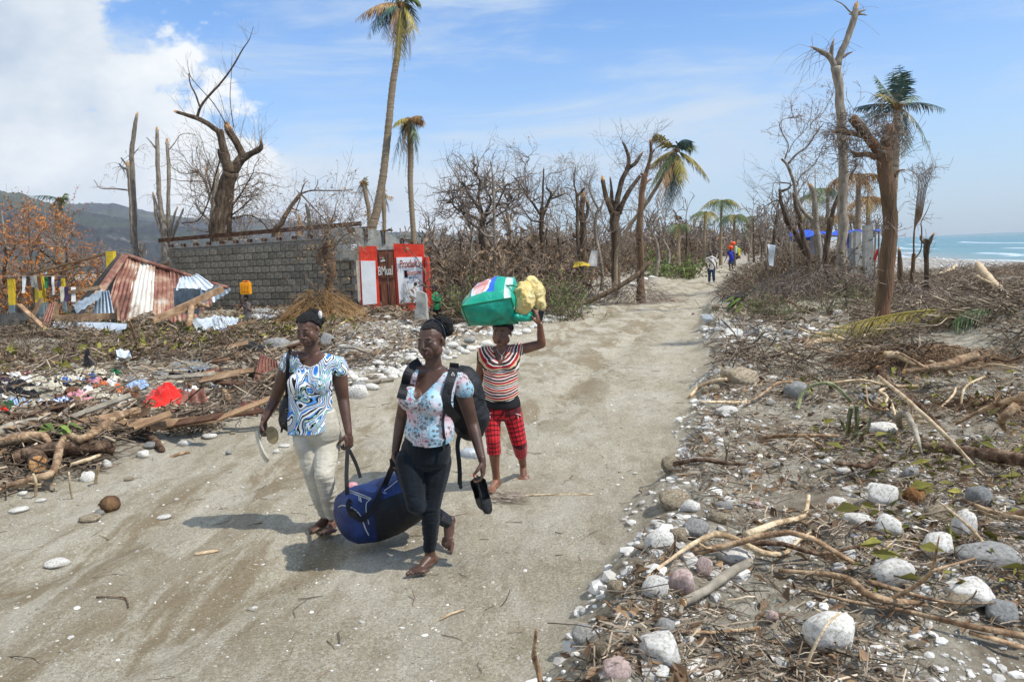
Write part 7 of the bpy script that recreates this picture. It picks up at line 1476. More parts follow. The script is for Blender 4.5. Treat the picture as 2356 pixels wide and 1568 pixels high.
C5 = lambda x, y: ((1800+x/3.484)/1.7385, (1080+y/3.484)/1.7385)
C6 = lambda x, y: ((1800+x/2.851)/1.7385, (1480+y/2.851)/1.7385)
# ---- fabrics
def fabric(name, fn, rough=.8, coord='Object', bump=.25, bs=220):
 m = bpy.data.materials.new(name); m.use_nodes = True; n, l, b = nodes(m); t = n.new('ShaderNodeTexCoord'); out = fn(n, l, t.outputs[coord]); l.new(out, b.inputs['Base Color']); b.inputs['Roughness'].default_value = rough; b.inputs['Specular IOR Level'].default_value = .2; b.inputs['Sheen Weight'].default_value = .15
 bm = n.new('ShaderNodeBump'); bm.inputs['Strength'].default_value = bump; bm.inputs['Distance'].default_value = .003; l.new(noise(n, l, t.outputs[coord], bs, 3), bm.inputs['Height']); l.new(bm.outputs[0], b.inputs['Normal']); return m
def f_swirl(n, l, v):
 mp = n.new('ShaderNodeMapping'); mp.inputs['Scale'].default_value = (1, .5, .62); mp.inputs['Rotation'].default_value = (0, .5, 0); l.new(v, mp.inputs[0])
 z = noise(n, l, mp.outputs[0], 4.2, 1.0, .4, 1.5); s = mathn(n, l, 'FRACT', mathn(n, l, 'MULTIPLY', z, 7.6))
 r = ramp(n, [(0,'e6e4dd'),(.17,'0c0d10'),(.31,'f1efe9'),(.40,'2f74c4'),(.52,'8fb2d0'),(.60,'f1efe9'),(.70,'4a7096'),(.80,'d9d6c4'),(.86,'16181d'),(.94,'5b9bdc')], True); l.new(s, r.inputs[0])
 vo = n.new('ShaderNodeTexVoronoi'); vo.inputs['Scale'].default_value = 13; l.new(mp.outputs[0], vo.inputs[0]); d = vo.outputs['Distance']; ring = mathn(n, l, 'MULTIPLY', mathn(n, l, 'GREATER_THAN', d, .29), mathn(n, l, 'LESS_THAN', d, .36))
 c = mix(n, l, ring, r.outputs[0], '7fb5a4'); core = mathn(n, l, 'LESS_THAN', d, .16); return mix(n, l, mathn(n, l, 'MULTIPLY', core, .8), c, 'dfe8ee')
def f_floral(n, l, v):
 base = ramp(n, [(.38,'86b4c8'),(.47,'a2c3d1'),(.54,'c6bfc4'),(.62,'c69ea8')]); l.new(noise(n, l, v, 5.5, 2, .5), base.inputs[0]); c = base.outputs[0]
 d = mathn(n, l, 'ADD', noise(n, l, v, 4.2, 2), 0.0); lace = mrange(n, l, d, .47, .50); vo = n.new('ShaderNodeTexVoronoi'); vo.inputs['Scale'].default_value = 95; l.new(v, vo.inputs[0])
 c = mix(n, l, mathn(n, l, 'MULTIPLY', lace, mathn(n, l, 'LESS_THAN', vo.outputs['Distance'], .42)), c, '8d7069')
 v2 = n.new('ShaderNodeTexVoronoi'); v2.inputs['Scale'].default_value = 30; l.new(v, v2.inputs[0]); fl = mathn(n, l, 'LESS_THAN', mathn(n, l, 'ADD', v2.outputs['Distance'], mathn(n, l, 'MULTIPLY', noise(n, l, v, 130, 2), .45)), .56)
 rc = ramp(n, [(0,'5f6358'),(.45,'6c5a50'),(.72,'a8485a'),(.86,'5b6f60')], True); l.new(v2.outputs['Color'], rc.inputs[0]); return mix(n, l, mathn(n, l, 'MULTIPLY', fl, .85), c, rc.outputs[0])
def f_stripe(n, l, v):
 a = attr(n, 'st').outputs['Fac']; w_ = mathn(n, l, 'ADD', a, mathn(n, l, 'MULTIPLY', noise(n, l, v, 9, 2), .022)); s = mathn(n, l, 'FRACT', mathn(n, l, 'MULTIPLY', w_, 7.6))
 r = ramp(n, [(0,'1b1412'),(.07,'e8dfd3'),(.13,'1b1412'),(.20,'d9b48f'),(.28,'a5202a'),(.40,'e8dfd3'),(.45,'1b1412'),(.51,'5f3f34'),(.58,'e8dfd3'),(.64,'b85f6a'),(.70,'1b1412'),(.76,'e6c6a4'),(.83,'b3222b'),(.93,'e8dfd3')], True); l.new(s, r.inputs[0]); return r.outputs[0]
def f_plaid(n, l, v):
 u_ = attr(n, 'u').outputs['Fac']; w_ = attr(n, 'st').outputs['Fac']; a = mathn(n, l, 'LESS_THAN', mathn(n, l, 'FRACT', u_), .20); b = mathn(n, l, 'LESS_THAN', mathn(n, l, 'FRACT', mathn(n, l, 'MULTIPLY', w_, 24)), .26)
 c = mix(n, l, mathn(n, l, 'MULTIPLY', a, .85), 'c4242c', '2a0c10'); return mix(n, l, mathn(n, l, 'MULTIPLY', b, .85), c, '2a0c10')
SWIRL = fabric('swirl_print_blouse', f_swirl); FLORAL = fabric('floral_blouse', f_floral); STRIPE = fabric('striped_top', f_stripe); PLAID = fabric('red_plaid', f_plaid)
PANTS = mat('khaki_pants', [(.3,'a8a08e'),(.5,'c2bba9'),(.7,'cfc9b9')], 6, .8, .25, 300, spec=.2, sheen=.1); JEANS = mat('dark_jeans', [(.3,'080d12'),(.5,'0d151c'),(.7,'141e27')], 8, .8, .3, 300, spec=.2, sheen=.1)
BLACKF = mat('black_nylon', [(.3,'0e0e10'),(.5,'17181a'),(.7,'242527')], 12, .55, .35, 120, spec=.35); BLACKC = mat('black_jersey', [(.3,'0d0c0e'),(.7,'1c1a1c')], 12, .8, .2, 200)
BLUEN = mat('navy_blue_nylon', [(.3,'0b1c42'),(.5,'11295c'),(.7,'19376f')], 7, .5, .35, 40, spec=.4); PIPE = mat('grey_piping', [(.3,'a5a39b'),(.7,'cfcdc5')], 9, .6, 0); METAL = mat('worn_brass', [(.3,'6d6250'),(.7,'98886c')], 9, .35, 0, metallic=.9)
# ================= woman in the middle (floral wrap blouse)
g = G(983, 1318); w2 = Fig('person', 'barefoot woman in a floral wrap blouse and dark jeans, nearest the camera', g.y+.10, B3, math.radians(-27), SK2, (g.x, g.y, 0))
J, k = w2.J, w2.k; K4 = lambda x, y, dy=0: w2.J(x, y, dy, BB4); k4_ = w2.k*2.85/2.53
S_, F_ = w2.S, w2.F
shR, shL = J(425,735,-.02), J(968,810,.06); elL, wrL = J(1112,1290,.10), K4(1088,262,-.02); elR, wrR = J(300,1230,.10), K4(205,165,.06)
hipR, hipL = K4(350,265,.02), K4(630,262,.05); knL, anL = K4(565,735,-.02), K4(565,1335,.02); knR, anR = K4(410,690,-.08), K4(728,868,.34)
anL.z = .083;
tor = [(630,1500,330*.80,.12,0),(620,1380,300,.125,0),(625,1240,268,.112,0),(620,1120,285,.115,0),(610,1000,300,.115,0),(640,860,300,.105,.02),(665,740,292,.085,.03),(672,670,200,.07,.04),(680,620,105,.055,.05)]
def torso(f, tor, g, tail=None): return prim_loft([(f.J(x, y, dy), hw*f.k+g, hd+g) for x, y, hw, hd, dy in tor], f.S, f.F)
bust2 = [prim_ell(J(400,1010,-.10), (.078,.078,.080)), prim_ell(J(655,1060,-.10), (.082,.080,.084))]
pelv = [prim_ell(K4(500,150,.03), (.165,.125,.13), w2.R), prim_ell(K4(590,160,.10), (.12,.11,.12))]
armL = prim_chain([(shL,.056),(shL.lerp(elL,.4),.054),(elL,.042),(elL.lerp(wrL,.25),.041),(wrL,.026)]); armR = prim_chain([(shR,.054),(shR.lerp(elR,.4),.050),(elR,.040),(elR.lerp(wrR,.25),.039),(wrR,.026)])
neck = [prim_cap(J(672,690,.03), J(660,500,.01), .060, .050), prim_cap(J(640,690,.02), shL+Vector((-.02,0,.02)), .045,.045), prim_cap(J(640,700,.02), shR+Vector((.02,0,.02)), .045,.042)]
shinL = prim_chain([(anL+Vector((0,0,.10)),.040),(anL,.034)]); shinR = prim_chain([(anR.lerp(knR,.18),.042),(anR,.034)])
body = [torso(w2, tor, -.012)]+[prim_ell(J(415,1005,-.075),(.068,.072,.072)), prim_ell(J(640,1045,-.075),(.070,.074,.074))]+armL+armR+neck+shinL+shinR+prim_chain([(hipL,.07),(knL,.045),(anL,.034)])+prim_chain([(hipR,.07),(knR,.045),(anR,.034)])
V, Fc, Nn = blob(body, .0065, 7); w2.skinm.append((V, Fc))
(hv, hf), X2, R2 = head(w2.root, J(648,345,-.01), math.radians(-30), math.radians(4), 1.06, SK2, roll=math.radians(-3), wide=1.05); w2.skinm.append((hv, hf))
hL, thL = hand(wrL, (K4(1098,480,-.03)-wrL), S_*-.9+F_*.3, F_*.9-S_*.2, 1.06, (.55,.65,.7,.75), .6); hR, thR = hand(wrR, (K4(198,300,.05)-wrR), S_*.9, F_*.9, 1.02, (1.1,1.15,1.2,1.2), .8)
ft1 = foot(anL, Vector((-.52,-.86,0)), (0,0,1), 1.03, side=-1); dR = (K4(672,1120,.24)-anR); ft2 = foot(anR+dR.normalized()*.01, dR, Vector((-.5,-.75,.3)), 1.0, side=1)
w2.skinm += [hL, hR, ft1, ft2]; addpart('body', *cat2(*w2.skinm), SK2, w2.root)
mb = MB(); vv, ff = prim_ell(thL+Vector((-.001,-.009,-.002)), (.007,.005,.009)); mb.add(vv, ff); part(mb, 'red_thumbnail', NAIL, w2.root, True)
scalp(w2.root, X2, R2, 1.06, .080, rows=0, thick=.005, extra=[puff(J(795,165,.05), .050, .5, 60, 2, (1,1,1.05)), puff(J(825,225,.05), .040, .5, 60, 3), puff(J(740,125,.05), .034, .5, 60, 4)])
hb_ = MB(); hb_.tube([X2(math.sin(a)*.085, .018+.012*math.cos(a), .032+math.cos(a)*.090) for a in np.linspace(-1.55, 1.75, 15)], .0075, 8, flat=.5); part(hb_, 'headband', mat('dark_blue_headband', [(.3,'131e2c'),(.7,'22344a')], 5, .3, 0, spec=.6), w2.root, True)
mb = MB(); vv, ff = prim_ell(X2(.083,.006,-.040), (.005,.005,.005)); mb.add(vv, ff); part(mb, 'earring', METAL, w2.root, True)
leg = lambda pts, g: prim_chain([(p, r+g) for p, r in pts])
pantsL = leg([(hipL,.098),(hipL.lerp(knL,.35),.091),(hipL.lerp(knL,.8),.066),(knL,.060),(knL.lerp(anL,.25),.062),(knL.lerp(anL,.7),.047),(anL+Vector((0,0,.045)),.044)], .0)
pantsR = leg([(hipR,.098),(hipR.lerp(knR,.35),.090),(hipR.lerp(knR,.8),.068),(knR,.062),(knR.lerp(anR,.3),.060),(knR.lerp(anR,.85),.048),(knR.lerp(anR,.97),.046)], 0)
V, Fc, Nn = blob([prim_loft([(K4(520,-40,.01),.140,.11),(K4(515,60,.02),.155,.122),(K4(520,170,.03),.168,.13),(K4(510,260,.03),.165,.12),(K4(500,330,.03),.12,.08)], S_, F_)]+pelv+pantsL+pantsR, .0065, 6)
kz = knL.z; msk = .35+.65*np.exp(-((V[:,2]-kz)/.13)**2)+.3*(V[:,2] < .25); V = folds(V, Nn, .0055, (9,9,48), 3, mask=msk)
cx_, cy_ = w2.crop(V); addpart('jeans', V, Fc, JEANS, w2.root); jeans = (V, Fc)
prb = [torso(w2, [(600,1560,345*.95,.135,0)]+tor[:-2]+[(672,690,230,.075,.04)], .006)]+bust2+[prim_cap(shL, shL.lerp(elL,.20)+Vector((.012,0,.0)), .060, .066), prim_cap(shR, shR.lerp(elR,.10), .056, .052), prim_cap(J(640,705,.02), shL, .052,.058), prim_cap(J(650,700,.02), shR, .052,.055)]
V, Fc, Nn = blob(prb, .006, 5); x, y = w2.crop(V); front = ((V-np.array(J(650,900,.03))) @ np.array(F_)) > -.03
neckpoly = [(528,560),(505,680),(470,820),(448,960),(456,1022),(520,985),(640,870),(760,740),(835,640),(840,520),(700,480),(560,500)]
rm = inpoly(x, y, neckpoly) & front; rm |= (y < 640) & (np.abs(x-680) < 120); hem = 1500+70*np.sin((x-300)/620*3.14)-np.clip(x-800,0,400)*.45; rm |= (y > hem) & (x > 150)
ax, el_ = np.array(shL), np.array(elL);
V, F2, used = cut(V, Fc, ~rm, 10); Nn = Nn[used]; x, y = w2.crop(V); V = folds(V, Nn, .0045, (14,14,34), 8, mask=.4+.6*sstep(y, 1150, 1500))
addpart('blouse', V, F2, FLORAL, w2.root); w2.bvh([(V, F2), jeans])
tr = MB(); tr.tube([w2.hit(a, b, .003) for a, b in ((530,590),(505,700),(470,830),(446,960),(456,1025))], .0035, 5); tr.tube([w2.hit(a, b, .003) for a, b in ((456,1025),(520,985),(640,865),(760,735),(825,650))], .0035, 5); part(tr, 'neckline_trim', mat('white_lace', [(.3,'b3a8a4'),(.7,'e8e2dc')], 160, .8, .3), w2.root)
bp = empty('backpack', J(1120,1200,.3), 'black backpack worn by the woman in the floral blouse', 'backpack')
V, Fc, Nn = blob([prim_ell(J(1010,1020,.27), (.15,.13,.24), w2.R), prim_ell(J(1080,1200,.27), (.135,.12,.17), w2.R), prim_ell(J(1120,1290,.26), (.10,.10,.11), w2.R), prim_cap(J(960,820,.24), J(1080,860,.26), .09, .08)], .009, 6); V = folds(V, Nn, .010, (9,9,16), 5); addpart('pack_body', V, Fc, BLACKF, bp)
def strap(fig, root, pts, w, m=BLACKF, name='strap', off=.010, th=.008, cv=None, n=5):
 q = spline([(*fig.hit(a, b, off, cv),) for a, b in pts], n); mb = MB(); ribbon(mb, [Vector(v) for v in q], w, th); return part(mb, name, m, root)
strap(w2, bp, [(905,600),(895,680),(860,800),(825,920),(812,1030),(830,1110),(880,1180),(930,1240)], .060, off=.012, th=.014)
strap(w2, bp, [(870,680),(862,860),(845,1040)], .024, BLACKC, 'strap_webbing', .030, .004)
strap(w2, bp, [(505,590),(430,640),(372,730),(345,840),(318,930),(296,1010)], .058, off=.012, th=.014); strap(w2, bp, [(800,1130),(775,1250),(782,1400),(800,1560)], .018, off=.014, th=.004, name='loose_strap')
q = spline([(*K4(a, b, -.12+c),) for a, b, c in ((705,-10,.0),(700,80,.0),(707,168,-.01))], 4); mb = MB(); ribbon(mb, [Vector(v) for v in q], .020, .004); part(mb, 'loose_strap', BLACKF, bp)
q = spline([(*K4(a, b, .12),) for a, b in ((860,-30),(835,100),(850,260),(858,380),(858,470),(872,540))], 4); mb = MB(); ribbon(mb, [Vector(v) for v in q], [.030]*(len(q)-3)+[.020,.026,.012], .005); part(mb, 'hanging_strap', BLACKF, bp)
mb = MB();
for a, b in (((870,742),(888,708)),((888,708),(908,744)),((908,744),(870,742))): mb.beam(w2.hit(*a, .026), w2.hit(*b, .026), .003, .003)
part(mb, 'triangle_mark', PIPE, bp); mb = MB(); mb.beam(w2.hit(835,680,.03), w2.hit(975,700,.03), .016, .008); mb.beam(w2.hit(820,1040,.03), w2.hit(875,1045,.03), .022, .008); part(mb, 'buckle', mat('dark_plastic', [(.3,'1b1c1e'),(.7,'2b2c2f')], 5, .35, 0), bp)
SHOE = mat('black_leather', [(.3,'141413'),(.5,'222120'),(.7,'45433f')], 9, .5, .5, 50, spec=.4)
def flat_shoe(root, heel, toe, nrm, w=.075, m=SHOE, nm='shoe'):
 heel, toe = Vector(heel), Vector(toe); d = (toe-heel); L_ = d.length; d = d/L_; n_ = Vector(nrm); n_ = (n_-d*n_.dot(d)).normalized(); s_ = d.cross(n_); R = Matrix((s_, d, n_)).transposed()
 prof = [(0,.5),(.06,.78),(.2,.86),(.4,.78),(.6,.92),(.78,1.0),(.92,.82),(1,.4)]; mb = MB(); vs = []; n = len(prof); m_ = 14
 outer, inner = [], []
 for t, ww in prof:
  for j in range(m_): a = math.pi*j/(m_-1); outer.append(heel+d*L_*t+s_*math.cos(a)*w/2*ww-n_*math.sin(a)*.032*(1 if t < .65 else 1)+n_*.018*(1-math.sin(a)))
 mb.add(outer, [(i*m_+j, i*m_+j+1, (i+1)*m_+j+1, (i+1)*m_+j) for i in range(n-1) for j in range(m_-1)])
 top = [(t, ww) for t, ww in prof if t > .55]; vs = []
 for t, ww in top:
  for j in range(7): a = math.pi*j/6; vs.append(heel+d*L_*t+s_*math.cos(a)*w/2*ww+n_*(.018+math.sin(a)*.016))
 mb.add(vs, [(i*7+j, i*7+j+1, (i+1)*7+j+1, (i+1)*7+j) for i in range(len(top)-1) for j in range(6)])
 rim = [heel+d*L_*t+s_*w/2*ww*.98+n_*.019 for t, ww in prof if t < .7]+[heel+d*L_*t-s_*w/2*ww*.98+n_*.019 for t, ww in prof[::-1] if t < .7]; mb.tube(rim+[rim[0]], .0035, 5, 0, False)
 return part(mb, nm, m, root, True)
sh_ = empty('flat_shoes', K4(1090,560,-.02), 'pair of worn black flat shoes held by the woman in the floral blouse', 'shoes')
flat_shoe(sh_, K4(1060,440,-.02), K4(1140,790,-.05), (.55,-.8,.25)); flat_shoe(sh_, K4(1010,440,.03), K4(1105,735,.03), (-.3,-.85,.2))
# ================= woman on the left (swirl blouse)
g1 = G(752, 1232); w1 = Fig('person', 'woman in a blue and white swirl-print blouse and khaki trousers, looking down', g1.y+.12, A1, math.radians(-24), SK1, (g1.x, g1.y, 0))
J, k = w1.J, w1.k; Q2 = lambda x, y, dy=0: w1.J(x, y, dy, A2); S_, F_ = w1.S, w1.F
shR, shL = J(455,680,-.02), J(1000,735,.05); elL, wrL = J(1062,1125,.08), Q2(885,120,-.02); elR, wrR = J(290,1120,.12), J(160,1370,.04)
hipR, hipL = Q2(505,160,.0), Q2(705,150,.05); knL, anL = Q2(665,490,-.12), Q2(752,950,.06); knR, anR = Q2(575,520,-.02), Q2(690,945,.10)
anL = P(*A2(752,950), w1.Y0+.05); gz = .083; anL.z = gz; anR.z = gz
tor = [(690,1480,275,.125,0),(685,1340,262,.13,0),(690,1200,252,.125,0),(690,1060,258,.12,0),(680,930,262,.12,0),(690,800,262,.105,.02),(710,700,262,.085,.03),(722,630,190,.07,.04),(725,580,100,.055,.05)]
bust1 = [prim_ell(J(550,960,-.09), (.080,.075,.082)), prim_ell(J(800,960,-.085), (.080,.075,.082))]
armL = prim_chain([(shL,.062),(shL.lerp(elL,.4),.061),(elL,.046),(elL.lerp(wrL,.25),.044),(wrL,.028)]); armR = prim_chain([(shR,.058),(shR.lerp(elR,.4),.056),(elR,.044),(elR.lerp(wrR,.25),.042),(wrR,.027)])
neck = [prim_cap(J(715,650,.03), J(690,480,.02), .060, .052), prim_cap(J(700,650,.02), shL+Vector((-.02,0,.02)), .045,.050), prim_cap(J(700,650,.02), shR+Vector((.02,0,.02)), .045,.046)]
body = [torso(w1, tor, -.012)]+[prim_ell(J(560,950,-.065),(.07,.07,.072)), prim_ell(J(790,950,-.06),(.07,.07,.072))]+armL+armR+neck+prim_chain([(hipL,.07),(knL,.05),(anL,.034)])+prim_chain([(hipR,.07),(knR,.05),(anR,.034)])+prim_chain([(anL+Vector((0,0,.10)),.040),(anL,.034)])+prim_chain([(anR+Vector((0,0,.10)),.040),(anR,.034)])
V, Fc, Nn = blob(body, .0065, 7); w1.skinm.append((V, Fc))
(hv, hf), X1, R1 = head(w1.root, J(668,330,-.02), math.radians(-20), math.radians(14), 1.05, SK1, roll=math.radians(-3)); w1.skinm.append((hv, hf))
hL, thL = hand(wrL, (Q2(892,290,-.04)-wrL), S_*-.8+F_*-.2, F_*.9-S_*.3, 1.08, (.9,1.0,1.1,1.1), .8); hR, thR = hand(wrR, (J(148,1540,.02)-wrR), S_*.8, F_*.9, 1.04, (.8,.9,1.0,1.0), .7)
w1.skinm += [hL, hR, foot(anL, Vector((-.10,-.99,0)), (0,0,1), .98, side=-1), foot(anR, Vector((-.62,-.78,0)), (0,0,1), .98, side=1)]
addpart('body', *cat2(*w1.skinm), SK1, w1.root)
scalp(w1.root, X1, R1, 1.05, .074, rows=9, thick=.009, extra=[puff(J(725,160,.05), .042, .5, 60, 5), puff(J(780,235,.05), .042, .5, 60, 6)])
mb = MB(); V, Fq_ = puff(J(800,165,.0), .015, .9, 60, 9, (.9,1,1.8)); me_ = addpart('white_hair_tie', V, Fq_, CM['w'], w1.root)
mb = MB(); vv, ff = prim_ell(Q2(902,264,-.045), (.009,.008,.009)); mb.add(vv, ff); part(mb, 'ring', mat('silver_ring', [(.3,'b8b8b0'),(.7,'e0e0d8')], 5, .2, 0, metallic=.8), w1.root, True)
pantsL = leg([(hipL,.102),(hipL.lerp(knL,.4),.092),(knL,.070),(knL.lerp(anL,.3),.066),(knL.lerp(anL,.7),.058),(anL+Vector((0,0,.03)),.053)], 0); pantsR = leg([(hipR,.100),(hipR.lerp(knR,.4),.086),(knR,.066),(knR.lerp(anR,.3),.064),(knR.lerp(anR,.7),.058),(anR+Vector((0,0,.03)),.056)], 0)
V, Fc, Nn = blob([prim_loft([(Q2(600,-90,.0),.14,.12),(Q2(612,0,.01),.155,.13),(Q2(620,90,.02),.168,.135),(Q2(610,170,.03),.165,.12),(Q2(600,230,.03),.12,.08)], S_, F_), prim_ell(Q2(680,80,.12),(.12,.11,.12))]+pantsL+pantsR, .0065, 6)
msk = .5+.5*np.exp(-((V[:,2]-knL.z)/.16)**2)+.6*(V[:,2] < .3); V = folds(V, Nn, .0055, (8,8,34), 13, mask=msk); addpart('trousers', V, Fc, PANTS, w1.root); tr_ = (V, Fc)
prb = [torso(w1, [(700,1560,290,.145,0)]+tor[:-2]+[(722,640,220,.075,.04)], .008)]+bust1+[prim_cap(shL, shL.lerp(elL,.13)+Vector((.010,0,0)), .064, .068), prim_cap(shR, shR.lerp(elR,.15)+Vector((-.005,0,0)), .060, .060), prim_cap(J(700,655,.02), shL, .05,.064), prim_cap(J(700,655,.02), shR, .05,.058)]
V, Fc, Nn = blob(prb, .006, 5); x, y = w1.crop(V); front = ((V-np.array(J(700,900,.03))) @ np.array(F_)) > -.02
rm = inpoly(x, y, [(535,530),(545,620),(570,690),(620,745),(690,765),(760,735),(820,670),(870,600),(890,540),(860,480),(600,480)]) & front; rm |= (y < 600) & (np.abs(x-720) < 120); rm |= (y > 1540-np.clip(x-750,0,500)*.42)
V, F2, used = cut(V, Fc, ~rm, 10); Nn = Nn[used]; V = folds(V, Nn, .005, (26,26,9), 18, mask=1.0+0*V[:,0]); addpart('blouse', V, F2, SWIRL, w1.root); w1.bvh([(V, F2), tr_])
mb = MB(); mb.tube([w1.hit(a, b, .003) for a, b in ((538,570),(550,640),(580,705),(630,752),(690,768),(755,740),(815,678),(865,605))], .004, 5); part(mb, 'neckline_trim', CM['w'], w1.root)
hbg = empty('handbag', J(415,1300,.0), 'black leather handbag hanging at the side of the woman in the swirl blouse', 'handbag')
V, Fc, Nn = blob([prim_ell(J(430,1290,.03), (.062,.055,.115)), prim_ell(J(440,1370,.03), (.075,.055,.085)), prim_cap(J(430,1130,.04), J(450,1250,.04), .035,.05)], .007, 5); V = folds(V, Nn, .006, (20,20,12), 2); addpart('bag_body', V, Fc, SHOE, hbg)
q = spline([(*v,) for v in (w1.hit(462,565,.01), w1.hit(435,640,.012), w1.hit(432,720,.012), J(425,900,-.02), J(420,1100,.0))], 4); mb = MB(); ribbon(mb, [Vector(v) for v in q], .026, .006); part(mb, 'shoulder_strap', BLACKC, hbg)
mb = MB(); mb.tube([J(425,1255,-.045)+Vector((math.cos(a)*.016,0,math.sin(a)*.012)) for a in np.linspace(0,6.28,12)], .0022, 5); mb.tube([J(385,1415,-.04)+Vector((math.cos(a)*.011,0,math.sin(a)*.011)) for a in np.linspace(0,6.28,10)], .002, 5); tag(part(mb, 'brass_rings', METAL, hbg, True), kind='stuff')
mb = MB(); mb.beam(J(372,1420,-.035), J(358,1505,-.03), .022, .006); part(mb, 'hanging_tab', SHOE, hbg)
SOLE = mat('cream_sandal_sole', [(.3,'a39c88'),(.5,'c1bba8'),(.7,'d8d4c5')], 9, .7, .2, 80); SOLEB = mat('tan_sandal_sole', [(.3,'7d6c4e'),(.7,'a08d68')], 9, .7, .2, 80)
sd = empty('sandals', Q2(130,180,0), 'pair of cream sandals held by the woman in the swirl blouse', 'sandals')
def sole(root, pts, nrm, m, nm='sole', th=.014):
 q = spline([(*Vector(p), w_) for p, w_ in pts], 5); n = len(q); vs = []
 for i, r in enumerate(q):
  p = Vector(r[:3]); t = (Vector(q[min(i+1, n-1)][:3])-Vector(q[max(i-1, 0)][:3])).normalized(); nn = Vector(nrm); nn = (nn-t*nn.dot(t)).normalized(); s_ = t.cross(nn); w_ = r[3]/2
  vs += [p-s_*w_, p+s_*w_, p+s_*w_+nn*th, p-s_*w_+nn*th]
 mb = MB(); mb.add(vs, [(i*4+j, i*4+(j+1) % 4, (i+1)*4+(j+1) % 4, (i+1)*4+j) for i in range(n-1) for j in range(4)]+[(3,2,1,0), ((n-1)*4, (n-1)*4+1, (n-1)*4+2, (n-1)*4+3)]); return part(mb, nm, m, root)
sole(sd, [(Q2(70,95,.02),.03),(Q2(80,150,.0),.055),(Q2(100,225,-.01),.05),(Q2(130,300,-.01),.07),(Q2(158,345,-.01),.065),(Q2(175,358,-.01),.02)], (-.75,-.6,.2), SOLE)
sole(sd, [(Q2(150,85,-.02),.04),(Q2(185,100,-.02),.085),(Q2(205,140,-.02),.085),(Q2(200,180,-.02),.075),(Q2(190,203,-.02),.03)], (.1,-1,.1), SOLEB)
mb = MB(); mb.tube([Q2(125,110,-.02), Q2(95,160,-.03), Q2(85,210,-.02)], .004, 5); part(mb, 'thong_strap', SOLEB, sd, True); mb = MB(); mb.tube([Q2(125,110,-.03), Q2(150,90,-.04), Q2(215,80,-.04)], .004, 5); part(mb, 'thong_strap', SOLEB, sd, True)
# ================= duffel bag between them
dY = w1.Y0-.42; pA, pB = P(*A2(905,870), dY), P(*A2(1500,640), dY+.30)
bag = empty('duffel_bag', (pA+pB)/2, 'bulging blue and black duffel bag carried between the two front women', 'duffel bag')
ax_ = (pB-pA); LB = ax_.length; ax_.normalize(); up_ = (Vector((0,0,1))-ax_*ax_.z).normalized(); sd_ = ax_.cross(up_)
prof = [(-.185,.02),(-.17,.34),(-.13,.62),(-.06,.86),(.04,.97),(.2,1.03),(.45,1.04),(.7,1.0),(.9,.9),(1.0,.66),(1.03,.3)]; q = spline([(t, r) for t, r in prof], 5); vs = []; nT = 40
for t, r in q:
 c = pA+ax_*LB*t-up_*.02*math.sin(max(0,min(1,t))*3.14)
 for j in range(nT): a = 2*math.pi*j/nT; ca, sa = math.cos(a), math.sin(a); e = 2.0/2.5; px_ = abs(ca)**e*math.copysign(1, ca); py_ = abs(sa)**e*math.copysign(1, sa); vs.append(c+sd_*px_*.205*r+up_*py_*.192*r)
V = np.array([v[:] for v in vs]); m_ = len(q); Fc = np.array([(i*nT+j, i*nT+(j+1) % nT, (i+1)*nT+(j+1) % nT, (i+1)*nT+j) for i in range(m_-1) for j in range(nT)]); cen = np.repeat(np.array([tuple(pA+ax_*LB*t) for t, r in q]), nT, 0); Nn = V-cen; Nn /= np.linalg.norm(Nn, axis=1)[:, None]+1e-6
V = folds(V, Nn, .009, (9,9,12), 4); upd = (V-cen) @ np.array(up_)/.17; tt_ = np.repeat(np.array([t for t, r in q]), nT); fm_ = Fc[:, 0]; blue = (tt_[fm_] < .16) | ((upd[fm_] > .62) & (tt_[fm_] < .8))
me = npmesh('bag_shell', V-np.array(root_loc(bag)), Fc, True, None, np.where(blue, 1, 0)); me.materials.append(BLACKF); me.materials.append(BLUEN); o = bpy.data.objects.new('bag_shell', me); COL.objects.link(o); o.parent = bag
w1.B = BVHTree.FromPolygons([tuple(v) for v in V], [tuple(int(i) for i in f) for f in Fc])
def bagline(pts, r, m=PIPE, nm='piping'):
 mb = MB(); pp = [w1.hit(a, b, .004, A2, -99) for a, b in pts]; pp = [p for p in pp if p.y > 2]
 if len(pp) < 2: return
 q = spline([(*p,) for p in pp], 5); mb.tube([Vector(v) for v in q], r, 6); part(mb, nm, m, bag, True)
bagline([(890,628),(960,650),(1020,672),(1090,702)], .0035); bagline([(885,645),(960,668),(1020,690),(1080,712)], .0035); bagline([(1080,705),(1045,740),(1040,800),(1050,860),(1065,930)], .003); bagline([(1012,905),(1035,970),(1065,1030)], .004)
bagline([(790,780),(820,762),(880,770),(940,800),(985,845),(1008,890)], .0035); bagline([(900,600),(985,515),(1080,474),(1180,478),(1230,488)], .0035); bagline([(1320,540),(1260,590),(1205,628)], .0035)
for a, b in (((975,680),(980,720)), ((990,690),(996,732))): mb = MB(); mb.beam(w1.hit(*a, .008, A2), w1.hit(*b, .008, A2), .006, .003); part(mb, 'zip_pull', PIPE, bag)
def band(pts, w_, nm='carry_strap', off=.012, th=.006):
 q = spline([(*p,) for p in pts], 5); mb = MB(); ribbon(mb, [Vector(v) for v in q], w_, th); part(mb, nm, BLACKC, bag)
h_ = lambda a, b, off=.012: w1.hit(a, b, off, A2, -.4)
fR = w2.J(195,275,.03,BB4); band([fR, fR.lerp(h_(1215,560,.02),.4), h_(1215,560,.02), h_(1150,690), h_(1090,800), h_(1020,880), h_(960,870), h_(900,800)], .038); band([h_(905,830,.014), h_(880,780,.014), h_(885,730,.014), h_(905,712,.014)], .030, 'buckle_strap')
